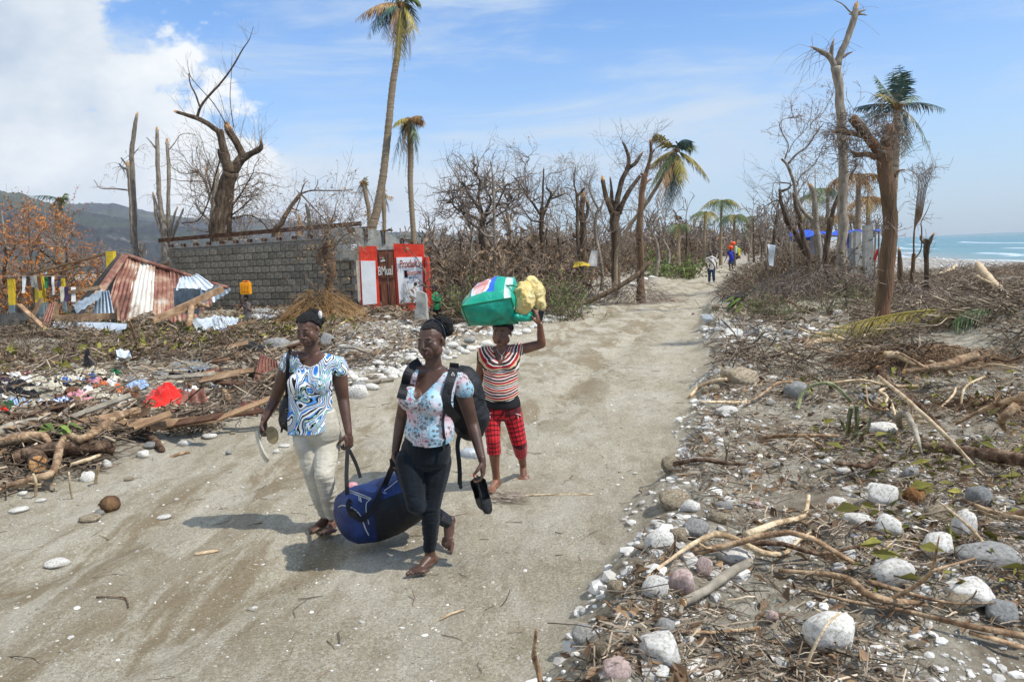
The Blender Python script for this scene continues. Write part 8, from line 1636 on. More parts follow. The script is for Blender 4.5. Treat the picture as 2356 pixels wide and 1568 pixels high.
fL = wrL+(Q2(892,290,-.04)-wrL).normalized()*.095+F_*.02; fR = w2.J(198,300,.05,BB4)+F_*.02
band([fL, Q2(868,400,-.16), Q2(865,520,-.25), h_(872,660,.004)], .030); band([fL, Q2(950,390,-.08), Q2(990,515,-.12)], .026); band([fR, Q2(1330,500,-.16), Q2(1338,620,-.12)], .022); band([fR+Vector((0,0,.05)), fR, fR.lerp(h_(1215,560,.02),.25)], .040, 'strap_grip', th=.02)
mb = MB(); mb.box(h_(925,840,.016), (.05,.012,.04)); part(mb, 'side_release_buckle', mat('buckle_black', [(.3,'101012'),(.7,'1e1f21')], 5, .3, 0), bag)
cloth_m = CM['p']; mb = MB(); V, Fq_ = puff(Q2(915,600,-.16), .045, .5, 20, 3, (1,.7,.9)); addpart('pink_garment_inside', V, Fq_, cloth_m, bag)
# ================= woman behind with the sack on her head
g3 = G(1138, 1137); w3 = Fig('person', 'woman in a striped top and red plaid cropped trousers, a green sack on her head', g3.y+.18, C5, math.radians(-14), SK3, (g3.x, g3.y, 0))
J, k = w3.J, w3.k; H6 = lambda x, y, dy=0: w3.J(x, y, dy, C6); S_, F_ = w3.S, w3.F
shR, shL = J(465,1150,0), J(955,1110,.02); elL, wrL = J(1278,1030,-.02), J(1250,735,-.10); elR, wrR = H6(330,130,.10), H6(262,330,.04)
hipR, hipL = H6(470,470,0), H6(705,470,.03); knR, anR = H6(492,790,-.08), H6(532,1325,.02); knL, anL = H6(790,830,.04), H6(832,1075,.34); anR.z = .080
Y3 = w3.Y0
tor3 = [(C6,595,430,230,.115,0),(C6,585,330,205,.125,-.01),(C6,580,220,190,.125,-.015),(C6,578,110,190,.115,-.01),(C6,578,20,195,.105,0),(C5,705,1330,255,.10,.0),(C5,710,1220,265,.09,.01),(C5,718,1130,262,.075,.02),(C5,722,1070,150,.06,.03),(C5,725,1030,85,.05,.04)]
def secs3(g, a=0, b=None): return [(w3.J(x, y, dy, cv), hw*(w3.k if cv is C5 else w3.k*3.484/2.851)+g, hd+g) for cv, x, y, hw, hd, dy in tor3[a:b]]
armL = prim_chain([(shL,.050),(shL.lerp(elL,.45),.047),(elL,.038),(elL.lerp(wrL,.3),.036),(wrL,.024)]); armR = prim_chain([(shR,.048),(shR.lerp(elR,.45),.044),(elR,.036),(wrR,.024)])
neck = [prim_cap(J(722,1120,.02), J(725,960,.0), .050, .043), prim_cap(J(720,1110,.02), shL+Vector((0,0,.01)), .04,.045), prim_cap(J(720,1110,.02), shR+Vector((.01,0,.01)), .04,.043)]
shR_ = prim_chain([(knR,.052),(knR.lerp(anR,.3),.053),(knR.lerp(anR,.75),.036),(anR,.032)]); shL_ = prim_chain([(knL,.050),(knL.lerp(anL,.4),.046),(anL,.034)])
V, Fc, Nn = blob([prim_loft(secs3(-.012), S_, F_)]+armL+armR+neck+shR_+shL_+prim_chain([(hipR,.065),(knR,.05)])+prim_chain([(hipL,.065),(knL,.05)]), .0075, 6); w3.skinm.append((V, Fc))
(hv, hf), X3, R3 = head(w3.root, J(722,868,-.01), math.radians(-17), math.radians(2), 1.04, SK3); w3.skinm.append((hv, hf))
hL, thL = hand(wrL+Vector((0,-.01,0)), (J(1215,560,-.12)-wrL), Vector((-.75,.55,.1)), Vector((-.55,-.8,.1)), 1.0, (.25,.6,.8,.9), .2); hR, _ = hand(wrR, Vector((-.1,0,-1)), S_*.9, F_, .98, (.8,.9,1,1), .6)
dft = H6(838,1200,.20)-anL; w3.skinm += [hL, hR, foot(anR, Vector((-.42,-.9,0)), (0,0,1), .96, side=1), foot(anL, Vector((0.0,-.75,-.66)), (0,-.66,.75), .94, side=-1)]
addpart('body', *cat2(*w3.skinm), SK3, w3.root); scalp(w3.root, X3, R3, 1.0, .056, thick=.008, extra=[puff(X3(.03,.075,.03), .05, .3, 60, 4)])
V, Fc, Nn = blob([prim_loft(secs3(.006, 1, -2)+[(w3.J(722,1090,.03),140*w3.k,.06)], S_, F_), prim_ell(J(610,1330,-.07),(.068,.062,.07)), prim_ell(J(820,1330,-.07),(.068,.062,.07)), prim_cap(shL+Vector((-.02,0,0)), shL.lerp(elL,.10), .054,.054), prim_cap(shR, shR.lerp(elR,.22), .054,.052), prim_cap(J(720,1115,.02), shL, .046,.05), prim_cap(J(720,1115,.02), shR, .046,.05), prim_ell(H6(560,230,-.05), (.115,.09,.12))], .006, 5)
x, y = w3.crop(V); front = ((V-np.array(J(715,1300,.02))) @ np.array(F_)) > -.02; cyl = [(585,1010),(600,1110),(640,1220),(690,1340),(740,1260),(790,1140),(835,1030),(840,960),(590,950)]
rm = (inpoly(x, y, cyl) & front) | ((y < 1060) & (np.abs(x-725) < 95)); x6, y6 = (x/3.484)*2.851, (1080+y/3.484-1480)*2.851; rm |= y6 > 385-((x6-560)/230)**2*110
V, F2, used = cut(V, Fc, ~rm, 10); Nn = Nn[used]; x, y = w3.crop(V); xm = x-700; cz = np.clip((1400-y)/340, 0, 1)
sag = V[:,2]+(xm/300)**2*(-.055)*(y > 1400)+cz*(np.abs(xm)/250)*-.16; band_ = np.clip(sag, -9, 9); V = folds(V, Nn, .005, (10,10,30), 31, mask=.4+.8*cz)
addpart('striped_top', V, F2, STRIPE, w3.root, attrs={'st': sag}); topm = (V, F2)
V, Fc, Nn = blob([prim_loft([(H6(575,260,.0),.135,.115),(H6(590,330,.0),.152,.125),(H6(595,400,.0),.160,.128),(H6(597,470,.0),.150,.11)], S_, F_)], .007, 4); x, y = w3.crop(V); x6, y6 = (x/3.484)*2.851, (1080+y/3.484-1480)*2.851
V, F2, used = cut(V, Fc, y6 < 448-((x6-590)/240)**2*46, 8); addpart('black_waistband', V+Nn[used]*.004, F2, BLACKC, w3.root)
cR = knR.lerp(anR, .385); cL = knL.lerp(anL, .46)
Pk = [prim_loft([(H6(595,385,.0),.150,.118),(H6(597,440,.01),.163,.125),(H6(597,500,.02),.160,.12),(H6(590,560,.02),.12,.08)], S_, F_)]+leg([(hipR,.088),(hipR.lerp(knR,.5),.074),(knR,.062),(cR,.060)],0)+leg([(hipL,.090),(hipL.lerp(knL,.5),.078),(knL,.066),(cL,.056)],0)
V, Fc, Nn = blob(Pk, .0065, 5); segs_ = [(hipR, knR), (knR, cR), (hipL, knL), (knL, cL)]; best = np.full(len(V), 9.); uu = np.zeros(len(V)); ss = np.zeros(len(V))
for i, (a, b) in enumerate(segs_):
 a_, b_ = np.array(a), np.array(b); d = b_-a_; Ls = np.linalg.norm(d); d /= Ls; t = np.clip((V-a_) @ d, 0, Ls); q = a_+t[:, None]*d; dist = np.linalg.norm(V-q, axis=1); rel = V-q; ang = np.arctan2(rel @ np.array(S_), rel @ np.array(F_)); sel = dist < best; best[sel] = dist[sel]; uu[sel] = (ang/(2*math.pi)*13)[sel]; ss[sel] = (t+(0 if i % 2 == 0 else (segs_[i-1][1]-segs_[i-1][0]).length))[sel]
V = folds(V, Nn, .004, (8,8,40), 6); endm = ~(((V[:,2] < cR.z+.012) & (V[:,0] < (cR.x+cL.x)/2))); V2, F2, used = cut(V, Fc, endm, 6); addpart('plaid_trousers', V2, F2, PLAID, w3.root, attrs={'u': uu[used], 'st': ss[used]}); w3.bvh([topm, (V2, F2)])
for (a, b) in (((400,525),(470,485)), ((455,520),(458,545)), ((750,495),(812,518)), ((772,510),(778,550))): mb = MB(); mb.tube([w3.hit(*a, .006, C6), w3.hit((a[0]+b[0])/2, (a[1]+b[1])/2-3, .010, C6), w3.hit(*b, .006, C6)], .0028, 5); part(mb, 'white_drawstring', CM['w'], w3.root)
mb = MB(); mb.tube([J(650,1090,-.05), J(680,1150,-.085), J(720,1190,-.10), J(755,1150,-.085), J(785,1090,-.05)], .0015, 4); mb.beam(J(722,1190,-.105), J(720,1245,-.108), .008, .005); part(mb, 'necklace', PIPE, w3.root)
mb = MB(); mb.tube([wrL+Vector((math.cos(a)*.029, math.sin(a)*.029, .004*math.sin(a))) for a in np.linspace(0, 6.28, 14)], .006, 6); part(mb, 'bracelet', METAL, w3.root, True)
ph = MB(); pc = J(1262,628,-.13); ph.box(pc, (.048,.014,.085), Matrix.Rotation(math.radians(16), 3, 'Y')); o = part(ph, 'mobile_phone', mat('black_phone', [(.3,'121214'),(.7,'1f2023')], 5, .3, 0), None, base=pc, label='small black mobile phone held against the sack in the raised hand', cat='phone'); md = o.modifiers.new('b', 'BEVEL'); md.width = .004
# ---- sack
GREEN = mat('green_woven_plastic', [(.3,'0d8169'),(.5,'129a7e'),(.7,'20ad8f')], 7, .38, .45, 22, spec=.5, bdist=.02); yS = Y3-.02
sack = empty('sack', J(700,560,0), 'bulging green plastic sack with a printed picture, on the third woman\'s head', 'sack')
c8 = [J(165,505,-.30), J(262,770,-.10), J(950,742,-.10), J(850,385,-.30), J(330,250,.16), J(300,500,.2), J(1000,560,.2), J(900,95,.14)]
def quadlerp(a, b, c, d, s, t): return a.lerp(b, s).lerp(d.lerp(c, s), t)
mb = MB(); nn_ = 26
def face(a, b, c, d, bul, nu=nn_, nv=16, seed=0):
 a, b, c, d = map(Vector, (a, b, c, d)); n_ = (b-a).cross(d-a).normalized(); vs = []
 for j in range(nv+1):
  for i in range(nu+1):
   s, t = i/nu, j/nv; p = quadlerp(a, b, c, d, s, t); w_ = (math.sin(math.pi*s)*math.sin(math.pi*t))**.6; p = p+n_*bul*w_+n_*.026*w_*(mnoise.noise(p*7+Vector((seed,0,0)))+.6*mnoise.noise(p*17)); vs.append(p)
 W = nu+1; return [v for v in vs], [(j*W+i, j*W+i+1, (j+1)*W+i+1, (j+1)*W+i) for j in range(nv) for i in range(nu)]
tl, bl, br, tr_2, ktl, kbl, kbr, ktr = c8
TOPF = face(tl, tr_2, ktr, ktl, .10, seed=1); FRONT = face(bl, br, tr_2, tl, .065, seed=2); LEFT = face(kbl, bl, tl, ktl, .05, seed=3); RIGHT = face(br, kbr, ktr, tr_2, .06, seed=4); BOT = face(kbl, kbr, br, bl, .015, seed=5); BACK = face(kbr, kbl, ktl, ktr, .05, seed=6)
for nm, fc in (('side_panel', FRONT), ('end_panel', LEFT), ('end_panel', RIGHT), ('bottom_panel', BOT), ('side_panel', BACK)):
 mb = MB(); mb.add(*fc); part(mb, nm, GREEN, sack, True)
m = bpy.data.materials.new('printed_green_plastic'); m.use_nodes = True; n, l, b = nodes(m); uvx = attr(n, 'pu').outputs['Fac']; uvy = attr(n, 'pv').outputs['Fac']; tco = n.new('ShaderNodeTexCoord'); nzz = noise(n, l, tco.outputs['Object'], 9, 5, .6)
def box01(a, b_, c, d):
 q = mathn(n, l, 'MULTIPLY', mathn(n, l, 'GREATER_THAN', uvx, a), mathn(n, l, 'LESS_THAN', uvx, b_)); q2 = mathn(n, l, 'MULTIPLY', mathn(n, l, 'GREATER_THAN', uvy, c), mathn(n, l, 'LESS_THAN', uvy, d)); return mathn(n, l, 'MULTIPLY', q, q2)
c = mix(n, l, box01(.14,.66,.16,1.0), '129a7e', '2a66c8'); c = mix(n, l, mathn(n, l, 'MULTIPLY', box01(.04,.14,.16,.9), .9), c, '1c6a2c')
gx = mathn(n, l, 'SUBTRACT', mathn(n, l, 'ADD', uvx, mathn(n, l, 'MULTIPLY', nzz, .14)), .42); gy = mathn(n, l, 'SUBTRACT', mathn(n, l, 'ADD', uvy, mathn(n, l, 'MULTIPLY', nzz, .2)), .54)
dd_ = mathn(n, l, 'ADD', mathn(n, l, 'MULTIPLY', mathn(n, l, 'MULTIPLY', gx, gx), 22), mathn(n, l, 'MULTIPLY', mathn(n, l, 'MULTIPLY', gy, gy), 7)); c = mix(n, l, mathn(n, l, 'MULTIPLY', mathn(n, l, 'LESS_THAN', dd_, .95), box01(.14,.66,.16,1)), c, 'd9dfe2')
rp_ = ramp(n, [(.3,'b25a50'),(.5,'cf9088'),(.65,'e6d4cf')]); l.new(nzz, rp_.inputs[0]); c = mix(n, l, mathn(n, l, 'MULTIPLY', mathn(n, l, 'LESS_THAN', dd_, .6), box01(.14,.66,.16,1)), c, rp_.outputs[0])
orb = mathn(n, l, 'MULTIPLY', mathn(n, l, 'LESS_THAN', mathn(n, l, 'ABSOLUTE', mathn(n, l, 'SUBTRACT', mathn(n, l, 'SUBTRACT', uvx, .50), mathn(n, l, 'MULTIPLY', mathn(n, l, 'SUBTRACT', uvy, .6), .12))), .045), box01(.14,.66,.60,.98)); c = mix(n, l, orb, c, 'c0572e'); c = mix(n, l, mathn(n, l, 'MULTIPLY', box01(.055,.10,.2,.8), mathn(n, l, 'GREATER_THAN', mathn(n, l, 'SINE', mathn(n, l, 'MULTIPLY', uvy, 60)), -.2)), c, 'd8c92a')
c = mix(n, l, mathn(n, l, 'MULTIPLY', box01(.86,.99,0,1), mrange(n, l, nzz, .35, .6)), c, 'd5dad6'); l.new(c, b.inputs['Base Color']); b.inputs['Roughness'].default_value = .33; b.inputs['Specular IOR Level'].default_value = .5
bm = n.new('ShaderNodeBump'); bm.inputs['Strength'].default_value = .45; bm.inputs['Distance'].default_value = .02; l.new(noise(n, l, tco.outputs['Object'], 22, 5), bm.inputs['Height']); l.new(bm.outputs[0], b.inputs['Normal'])
vs, fs = TOPF; nu = nn_; pu = [(i % (nu+1))/nu for i in range(len(vs))]; pv = [(i//(nu+1))/16 for i in range(len(vs))]; bs_ = np.array(root_loc(sack)); me = npmesh('printed_panel', np.array([v[:] for v in vs])-bs_, np.array(fs), True, {'pu': pu, 'pv': pv}); me.materials.append(m); o = bpy.data.objects.new('printed_panel', me); COL.objects.link(o); o.parent = sack
SEAM = mat('dark_green_seam', [(.3,'0b5a34'),(.7,'167a48')], 5, .5, 0)
for a, b_, bu in ((tl, tr_2, .0), (bl, br, 0), (tl, bl, 0), (br, tr_2, 0), (tl, ktl, 0), (ktl, ktr, 0)): mb = MB(); n3 = 8; mb.tube([a.lerp(b_, i/n3) for i in range(n3+1)], .006, 6, .1); part(mb, 'seam', SEAM, sack, True)
mb = MB(); mb.tube([J(760,215,-.16), J(880,215,-.18), J(960,245,-.18)], .007, 6); part(mb, 'green_tie_cord', SEAM, sack, True); mb = MB(); mb.beam(J(895,510,-.27), J(892,550,-.27), .010, .005); part(mb, 'zip_pull', PIPE, sack)
m = mat('yellow_printed_cotton', [(.3,'c9ac62'),(.5,'dcc483'),(.7,'e9d8a4')], 5, .85, .9, 22, bdist=.035); n, l, b = nodes(m); src = b.inputs['Base Color'].links[0].from_socket; t_ = n.new('ShaderNodeTexCoord'); v_ = n.new('ShaderNodeTexVoronoi'); v_.inputs['Scale'].default_value = 7; l.new(t_.outputs['Object'], v_.inputs[0]); l.new(mix(n, l, mathn(n, l, 'MULTIPLY', mathn(n, l, 'LESS_THAN', mathn(n, l, 'ADD', v_.outputs['Distance'], mathn(n, l, 'MULTIPLY', noise(n, l, t_.outputs['Object'], 40, 2), .3)), .36), .6), src, '7d8250'), b.inputs['Base Color']); YCL = m
yb = empty('yellow_bundle', J(1100,380,-.05), 'pale yellow printed cloth bundle stuffed in the open end of the green sack', 'bundle')
V, Fc, Nn = blob([prim_ell(J(1030,400,-.16), (.080,.075,.110)), prim_ell(J(1010,520,-.16), (.062,.06,.05)), prim_ell(J(1030,270,-.12), (.055,.06,.06))], .008, 4); V = folds(V, Nn, .020, (16,16,9), 2); addpart('front_fold', V, Fc, YCL, yb)
V, Fc, Nn = blob([prim_ell(J(1200,300,-.02), (.068,.09,.095)), prim_ell(J(1235,430,-.02), (.050,.08,.08)), prim_ell(J(1130,190,.0), (.055,.08,.055)), prim_ell(J(1270,480,.0),(.03,.05,.05))], .008, 4); V = folds(V, Nn, .018, (15,15,9), 7); addpart('rear_fold', V, Fc, YCL, yb)
V, Fc, Nn = blob([prim_cap(J(930,640,-.18), J(1110,640,-.10), .045, .04), prim_cap(J(1080,650,-.08), J(1165,610,.0), .035, .03)], .008, 3); addpart('sack_lip', folds(V, Nn, .008, (12,12,12), 3), Fc, GREEN, sack)
pb = P(*BB4(950,180), w2.Y0+.75); V, Fc, Nn = blob([prim_ell(pb, (.075,.05,.045)), prim_cap(pb, pb+Vector((.05,0,-.02)), .04,.03)], .008, 3); me = npmesh('plastic_bag', V-np.array(pb), Fc, True); me.materials.append(CLEAR); o = bpy.data.objects.new('plastic_bag', me); COL.objects.link(o); o.location = pb; tag(o, 'pale see-through plastic bag hanging behind the woman in the floral blouse', 'plastic bag')
# ================= smaller figures
def small(label, Y, cv, yaw, skin, joints, clothes, hs=1.0, vox=.014, hair=True, extra=None, grp=None):
 """joints: dict of (x, y, dy); clothes: list of (name, material, chains[(joint/point, radius)...], lofts)"""
 f0 = P(*cv(*joints['anR'][:2]), Y); f = Fig('person', label, Y, cv, yaw, skin, (f0.x, f0.y, hz1(f0.x, f0.y))); q = {n_: f.J(*v) for n_, v in joints.items()}; f.q = q
 H = hs; pr = prim_chain([(q['shL'],.05*H),(q['elL'],.038*H),(q['wrL'],.026*H)])+prim_chain([(q['shR'],.05*H),(q['elR'],.038*H),(q['wrR'],.026*H)])+prim_chain([(q['hipL'],.085*H),(q['knL'],.055*H),(q['anL'],.036*H)])+prim_chain([(q['hipR'],.085*H),(q['knR'],.055*H),(q['anR'],.036*H)])
 nk = q['neck']; pel = (q['hipL']+q['hipR'])/2; pr += [prim_loft([(pel, .14*H, .10*H), (pel.lerp(nk,.45), .125*H, .095*H), (pel.lerp(nk,.8), .15*H, .09*H), (nk, .06*H, .055*H)], f.S, f.F), prim_cap(nk, q['head'], .05*H, .045*H), prim_cap(nk-Vector((0,0,.05)), q['shL'], .05*H, .05*H), prim_cap(nk-Vector((0,0,.05)), q['shR'], .05*H, .05*H)]
 for s_ in 'LR':
  d = Vector(f.F); a = q['an'+s_]; pr += [prim_cap(a+Vector((0,0,-.02)), a+d*.13*H+Vector((0,0,-.045*H)), .034*H, .026*H)]
  dw = (q['wr'+s_]-q['el'+s_]).normalized(); pr += [prim_ell(q['wr'+s_]+dw*.06*H, (.035*H,.03*H,.06*H))]+[prim_cap(q['wr'+s_]+dw*.07*H, q['wr'+s_]+dw*.13*H+f.S*o_*H, .011*H, .009*H) for o_ in (-.025,-.008,.01,.026)]+[prim_cap(q['wr'+s_]+dw*.03*H, q['wr'+s_]+dw*.07*H+f.F*.05*H, .013*H, .010*H)]
 V, Fc, Nn = blob(pr, vox, 2); (hv, hf), X, R = head(f.root, q['head'], yaw, 0, H*1.02 if H > .9 else H*1.15, skin, voxel=max(.0045, vox*.5))
 addpart('body', *cat2((V, Fc), (hv, hf)), skin, f.root)
 if hair: scalp(f.root, X, R, H*1.02 if H > .9 else H*1.15, .060, thick=.007, voxel=max(.006, vox*.5))
 for nm, m_, chains, lofts, top_, bot in clothes:
  pp = []
  for ch in chains: pp += prim_chain([((q[a] if isinstance(a, str) else q[a[0]].lerp(q[a[1]], a[2])), r*H) for a, r in ch])
  for lo in lofts: pp += [prim_loft([(q[a[0]].lerp(q[a[1]], a[2]) if not isinstance(a, str) else q[a], w_*H, d_*H) for a, w_, d_ in lo], f.S, f.F)]
  V, Fc, Nn = blob(pp, vox*.8, 2); V = folds(V, Nn, .008, (9,9,12), 1)
  if bot is not None or top_ is not None:
   kp = np.ones(len(V), bool)
   if bot is not None: kp &= V[:,2] > bot
   if top_ is not None: kp &= V[:,2] < top_
   V, Fc, _ = cut(V, Fc, kp, 5)
  addpart(nm, V, Fc, m_, f.root)
 return f
M8 = lambda x, y: ((2700+x/5.2275)/1.7385, (900+y/5.2275)/1.7385)
gm = G(*M8(765,1195)); jm = dict(head=(748,600,0), neck=(755,665,0), shL=(845,705,0), elL=(868,800,.05), wrL=(872,870,-.05), shR=(670,705,0), elR=(660,820,.05), wrR=(675,915,-.05), hipL=(800,930,0), hipR=(722,930,0), knL=(806,1050,-.08), anL=(812,1160,0), knR=(718,1060,.05), anR=(715,1175,.0))
TEE = mat('light_tshirt', [(.3,'a8a196'),(.5,'cbc5bb'),(.7,'dedad2')], 8, .8, .2); JB = mat('blue_jeans', [(.3,'16263a'),(.7,'2b4260')], 8, .8, .2)
mn = small('man in a pale T-shirt and blue jeans with a shoulder strap, walking up the road', gm.y, M8, math.radians(6), SKC, jm, [('t_shirt', TEE, [[('shL',.068),(('shL','elL',.6),.065)],[('shR',.068),(('shR','elR',.6),.065)],[('shL',.06),('neck',.07),('shR',.06)]], [[(('hipL','hipR',.5),.175,.13),(('hipL','neck',.35),.165,.13),(('hipR','neck',.75),.18,.12),(('shL','shR',.5),.17,.10)]], None, None),
  ('jeans', JB, [[('hipL',.10),('knL',.075),(('knL','anL',.93),.065)],[('hipR',.10),('knR',.075),(('knR','anR',.93),.065)]], [[(('hipL','neck',.12),.15,.12),(('hipL','hipR',.5),.16,.12),(('hipR','knR',.15),.12,.09)]], None, None)], 1.03, .016)
mb = MB(); ribbon(mb, [mn.J(680,690,-.16), mn.J(745,750,-.19), mn.J(805,815,-.18), mn.J(835,900,-.14)], .05, .01); part(mb, 'shoulder_strap', BLACKC, mn.root)
for s_ in 'LR': a = mn.q['an'+s_]; mb = MB(); vv, ff = prim_ell(a+mn.F*.06+Vector((0,0,-.05)), (.055,.14,.045), mn.R); mb.add(vv, ff); part(mb, 'shoe', mat('pale_sneaker', [(.3,'7d7d80'),(.7,'b5b5b8')], 8, .6, .1), mn.root, True)
gw = G(*M8(1150,965)); jw = dict(head=(1160,508,0), neck=(1162,550,0), shL=(1225,575,0), elL=(1240,680,.05), wrL=(1232,755,-.05), shR=(1098,575,0), elR=(1075,680,.05), wrR=(1042,755,0), hipL=(1195,760,0), hipR=(1135,760,0), knL=(1192,860,.0), anL=(1212,930,.12), knR=(1145,860,-.05), anR=(1145,950,0))
DRS = mat('royal_blue_top', [(.3,'1a2488'),(.7,'2a38b0')], 8, .75, .2); SKT = mat('denim_skirt', [(.3,'1b2c40'),(.7,'30465e')], 8, .8, .2)
wf = small('woman in a royal blue top and denim skirt, far up the road', gw.y, M8, math.radians(0), SKC, jw, [('blue_top', DRS, [[('shL',.06),('neck',.06),('shR',.06)]], [[(('hipL','hipR',.5),.20,.15),(('hipL','neck',.4),.175,.14),(('hipR','neck',.78),.175,.12),(('shL','shR',.5),.15,.09)]], None, None), ('skirt', SKT, [], [[(('hipL','neck',.18),.19,.14),(('hipL','knR',.2),.21,.16),(('hipL','knR',.58),.22,.16)]], None, None)], 1.0, .018)
ORG = mat('orange_plastic', [(.3,'e0480f'),(.7,'f06020')], 5, .4, .1, 9)
ob = empty('orange_tubs', wf.J(1160,470,0), 'stack of bright orange plastic tubs carried on the head of the far woman in blue', 'tubs')
for (x, y, a, b_, t_) in ((1158,462,.21,.17,.35),(1205,380,.20,.13,-.1)): mb = MB(); mb.tube([wf.J(x-(0)*1, y+42, 0), wf.J(x+5, y+10, 0), wf.J(x+14, y-34, 0)], [a*.72, a*.95, a*.75], 14, .02); part(mb, 'tub', ORG, ob, True)
gr_ = G(*M8(1290,725)); mbk = empty('motorbike', gr_, 'far motorbike carrying two riders in pale green and yellow', 'motorbike'); fx = lambda x, y, d=0: P(*M8(x, y), gr_.y+d)
DK = mat('dark_rubber', [(.3,'151515'),(.7,'262524')], 5, .7, .1); mb = MB(); vv, ff = prim_ell(fx(1275,690,-.2), (.07,.32,.32)); mb.add(vv, ff); part(mb, 'rear_wheel', DK, mbk, True); mb = MB(); vv, ff = prim_ell(fx(1277,690,1.0), (.06,.31,.31)); mb.add(vv, ff); part(mb, 'front_wheel', DK, mbk, True); mb = MB(); vv, ff = prim_ell(fx(1283,610,.3), (.17,.6,.17)); mb.add(vv, ff); mb.m = 0; part(mb, 'seat_and_tail', DK, mbk, True)
def rider(label, x, m_, w_=1.0, d=0.0, yl=0):
 r = empty('person', fx(x, 600, d), label, 'person'); V, Fc, _ = blob([prim_loft([(fx(x,590+yl,d),.17*w_,.14),(fx(x,520+yl,d),.19*w_,.14),(fx(x,450+yl,d),.20*w_,.12),(fx(x,430+yl,d),.08,.07)], Vector((1,0,0)), Vector((0,-1,0))), prim_cap(fx(x-42,460+yl,d), fx(x-55,560+yl,d+.1), .06,.05), prim_cap(fx(x+42,460+yl,d), fx(x+50,560+yl,d+.1), .06,.05)], .025, 2); addpart('shirt', V, Fc, m_, r)
 V, Fc, _ = blob([prim_ell(fx(x,405+yl,d), (.095,.11,.12)), prim_cap(fx(x,430+yl,d), fx(x,450+yl,d), .05,.05), prim_cap(fx(x-25,600+yl,d), fx(x-30,660+yl,d+.2), .07,.05), prim_cap(fx(x+28,600+yl,d), fx(x+34,660+yl,d+.2), .07,.05)], .025, 2); addpart('body', V, Fc, SKC, r)
rider('far rider in a pale green shirt, sitting on the motorbike', 1265, mat('pale_green_shirt', [(.3,'8fb08a'),(.7,'b9d0ae')], 5, .8, .1), 1.1, -.1); rider('far passenger in yellow beside the pale green rider on the motorbike', 1328, mat('yellow_shirt', [(.3,'c9b81c'),(.7,'e0d030')], 5, .8, .1), .7, .6, 45)
mb2 = empty('motorbike', G(*M8(845,690)), 'second far motorbike with a rider in dark clothes, left of the woman in blue', 'motorbike'); gy_ = G(*M8(845,690)).y; f2 = lambda x, y, d=0: P(*M8(x, y), gy_+d)
for nm, x, y, rr_ in (('front_wheel',845,650,(.07,.3,.33)),('fairing',845,590,(.15,.3,.2)),('headlight',842,560,(.08,.06,.08))): mb = MB(); vv, ff = prim_ell(f2(x, y, 0 if nm != 'headlight' else -.3), rr_); mb.add(vv, ff); part(mb, nm, DK if nm != 'headlight' else PIPE, mb2, True)
r = empty('person', f2(820,600,.4), 'far motorbike rider in dark clothes with a light helmet', 'person'); V, Fc, _ = blob([prim_loft([(f2(825,590,.4),.16,.13),(f2(822,510,.4),.2,.13),(f2(822,480,.4),.1,.08)], Vector((1,0,0)), Vector((0,-1,0))), prim_cap(f2(785,500,.4), f2(790,580,.1), .06,.05), prim_cap(f2(860,500,.4), f2(862,580,.1), .06,.05)], .03, 2); addpart('jacket', V, Fc, BLACKC, r); mb = MB(); vv, ff = prim_ell(f2(828,452,.4), (.12,.13,.13)); mb.add(vv, ff); part(mb, 'helmet', TEE, r, True)
B4p = lambda x, y: (517.7+x*.2441, 460.2+y*.2441); Y5 = 24.3
jg = dict(head=(197,922,0), neck=(200,962,0), shL=(238,985,0), elL=(243,1045,-.05), wrL=(195,1012,-.16), shR=(162,985,0), elR=(140,920,-.05), wrR=(150,862,-.02), hipL=(225,1120,0), hipR=(190,1120,0), knL=(222,1190,-.03), anL=(220,1262,0), knR=(190,1190,.03), anR=(188,1265,0))
DRG = mat('washed_grey_dress', [(.3,'4d4846'),(.5,'67605d'),(.7,'7f7875')], 8, .85, .2)
small('small child in a sleeveless grey dress carrying a yellow jerrycan on the head', Y5, B4p, math.radians(-20), SKC, jg, [('dress', DRG, [[('shL',.05),('neck',.05),('shR',.05)]], [[(('shL','shR',.5),.17,.10),(('hipL','neck',.5),.16,.12),(('hipL','hipR',.5),.21,.15),(('hipL','knR',.75),.27,.19)]], None, None)], .72, .013)
jc = empty('jerrycan', P(*B4p(197,890), Y5), 'yellow plastic jerrycan standing on the head of the small child', 'jerrycan'); JY = mat('yellow_plastic', [(.3,'e08f08'),(.7,'f4a414')], 4, .4, .2, 12); kk = Y5/F_PX*.2441; cj = P(*B4p(197,832), Y5)
V, Fc, _ = blob([prim_ell(cj, (1,1,1), None, 4, 2)] if False else [(lambda mb_: (mb_.v, mb_.f))((lambda m__: (m__.box(cj, (94*kk, .20, 112*kk)), m__)[1])(MB()))], .012, 6); Nr = np.zeros_like(V); V[:,0] += 0; addpart('can_body', V, Fc, JY, jc)
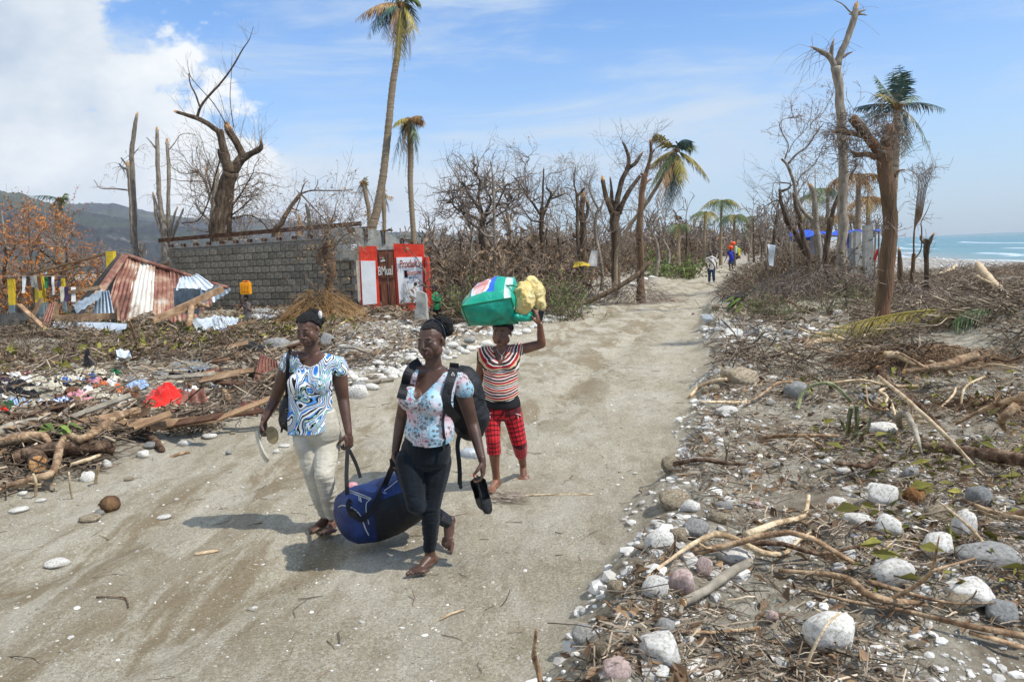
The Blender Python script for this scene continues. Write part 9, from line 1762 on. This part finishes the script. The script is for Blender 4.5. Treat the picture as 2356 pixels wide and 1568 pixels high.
for dx in (-26, 0, 26): mb = MB(); p0 = P(*B4p(197+dx, 862), Y5-.105); mb.beam(p0, P(*B4p(197+dx, 800), Y5-.105), .05, .02, (0,1,0)); part(mb, 'moulded_rib', JY, jc)
mb = MB(); mb.tube([P(*B4p(165,775), Y5), P(*B4p(175,763), Y5), P(*B4p(222,763), Y5), P(*B4p(232,775), Y5)], .018, 6); part(mb, 'handle', JY, jc, True); mb = MB(); mb.tube([P(*B4p(203,770), Y5-.02), P(*B4p(203,760), Y5-.02)], .03, 10); part(mb, 'red_cap', mat('red_cap_plastic', [(.3,'c02818'),(.7,'d83820')], 4, .4, 0), jc)
jb = dict(head=(1978,838,0), neck=(1985,875,0), shL=(2020,905,.03), elL=(2028,965,.02), wrL=(1955,990,-.12), shR=(1960,905,-.05), elR=(1962,960,-.10), wrR=(1935,1045,-.12), hipL=(2018,1030,0), hipR=(1982,1030,0), knL=(2018,1110,-.02), anL=(2015,1190,0), knR=(1985,1110,.02), anR=(1985,1190,0))
GT_ = mat('green_polo', [(.3,'1f6a40'),(.5,'2f8a55'),(.7,'4aa56c')], 8, .8, .2); n, l, b = nodes(GT_); t_ = n.new('ShaderNodeTexCoord'); sp_ = n.new('ShaderNodeSeparateXYZ'); l.new(t_.outputs['Object'], sp_.inputs[0]); src = b.inputs['Base Color'].links[0].from_socket; l.new(mix(n, l, mathn(n, l, 'LESS_THAN', mathn(n, l, 'ABSOLUTE', mathn(n, l, 'SUBTRACT', sp_.outputs[2], .72)), .035), src, '14301f'), b.inputs['Base Color'])
small('boy in a green polo shirt and dark shorts standing beside the broken concrete slab', Y5, B4p, math.radians(-65), SKC, jb, [('polo_shirt', GT_, [[('shL',.06),(('shL','elL',.6),.058)],[('shR',.06),(('shR','elR',.6),.058)],[('shL',.055),('neck',.06),('shR',.055)]], [[(('hipL','hipR',.5),.15,.14),(('hipL','neck',.5),.145,.13),(('shL','shR',.5),.15,.11)]], None, None),
  ('shorts', BLACKC, [[('hipL',.095),(('hipL','knL',.8),.085)],[('hipR',.095),(('hipR','knR',.8),.085)]], [[(('hipL','neck',.1),.13,.11),(('hipL','hipR',.5),.14,.12)]], None, None)], .74, .013)
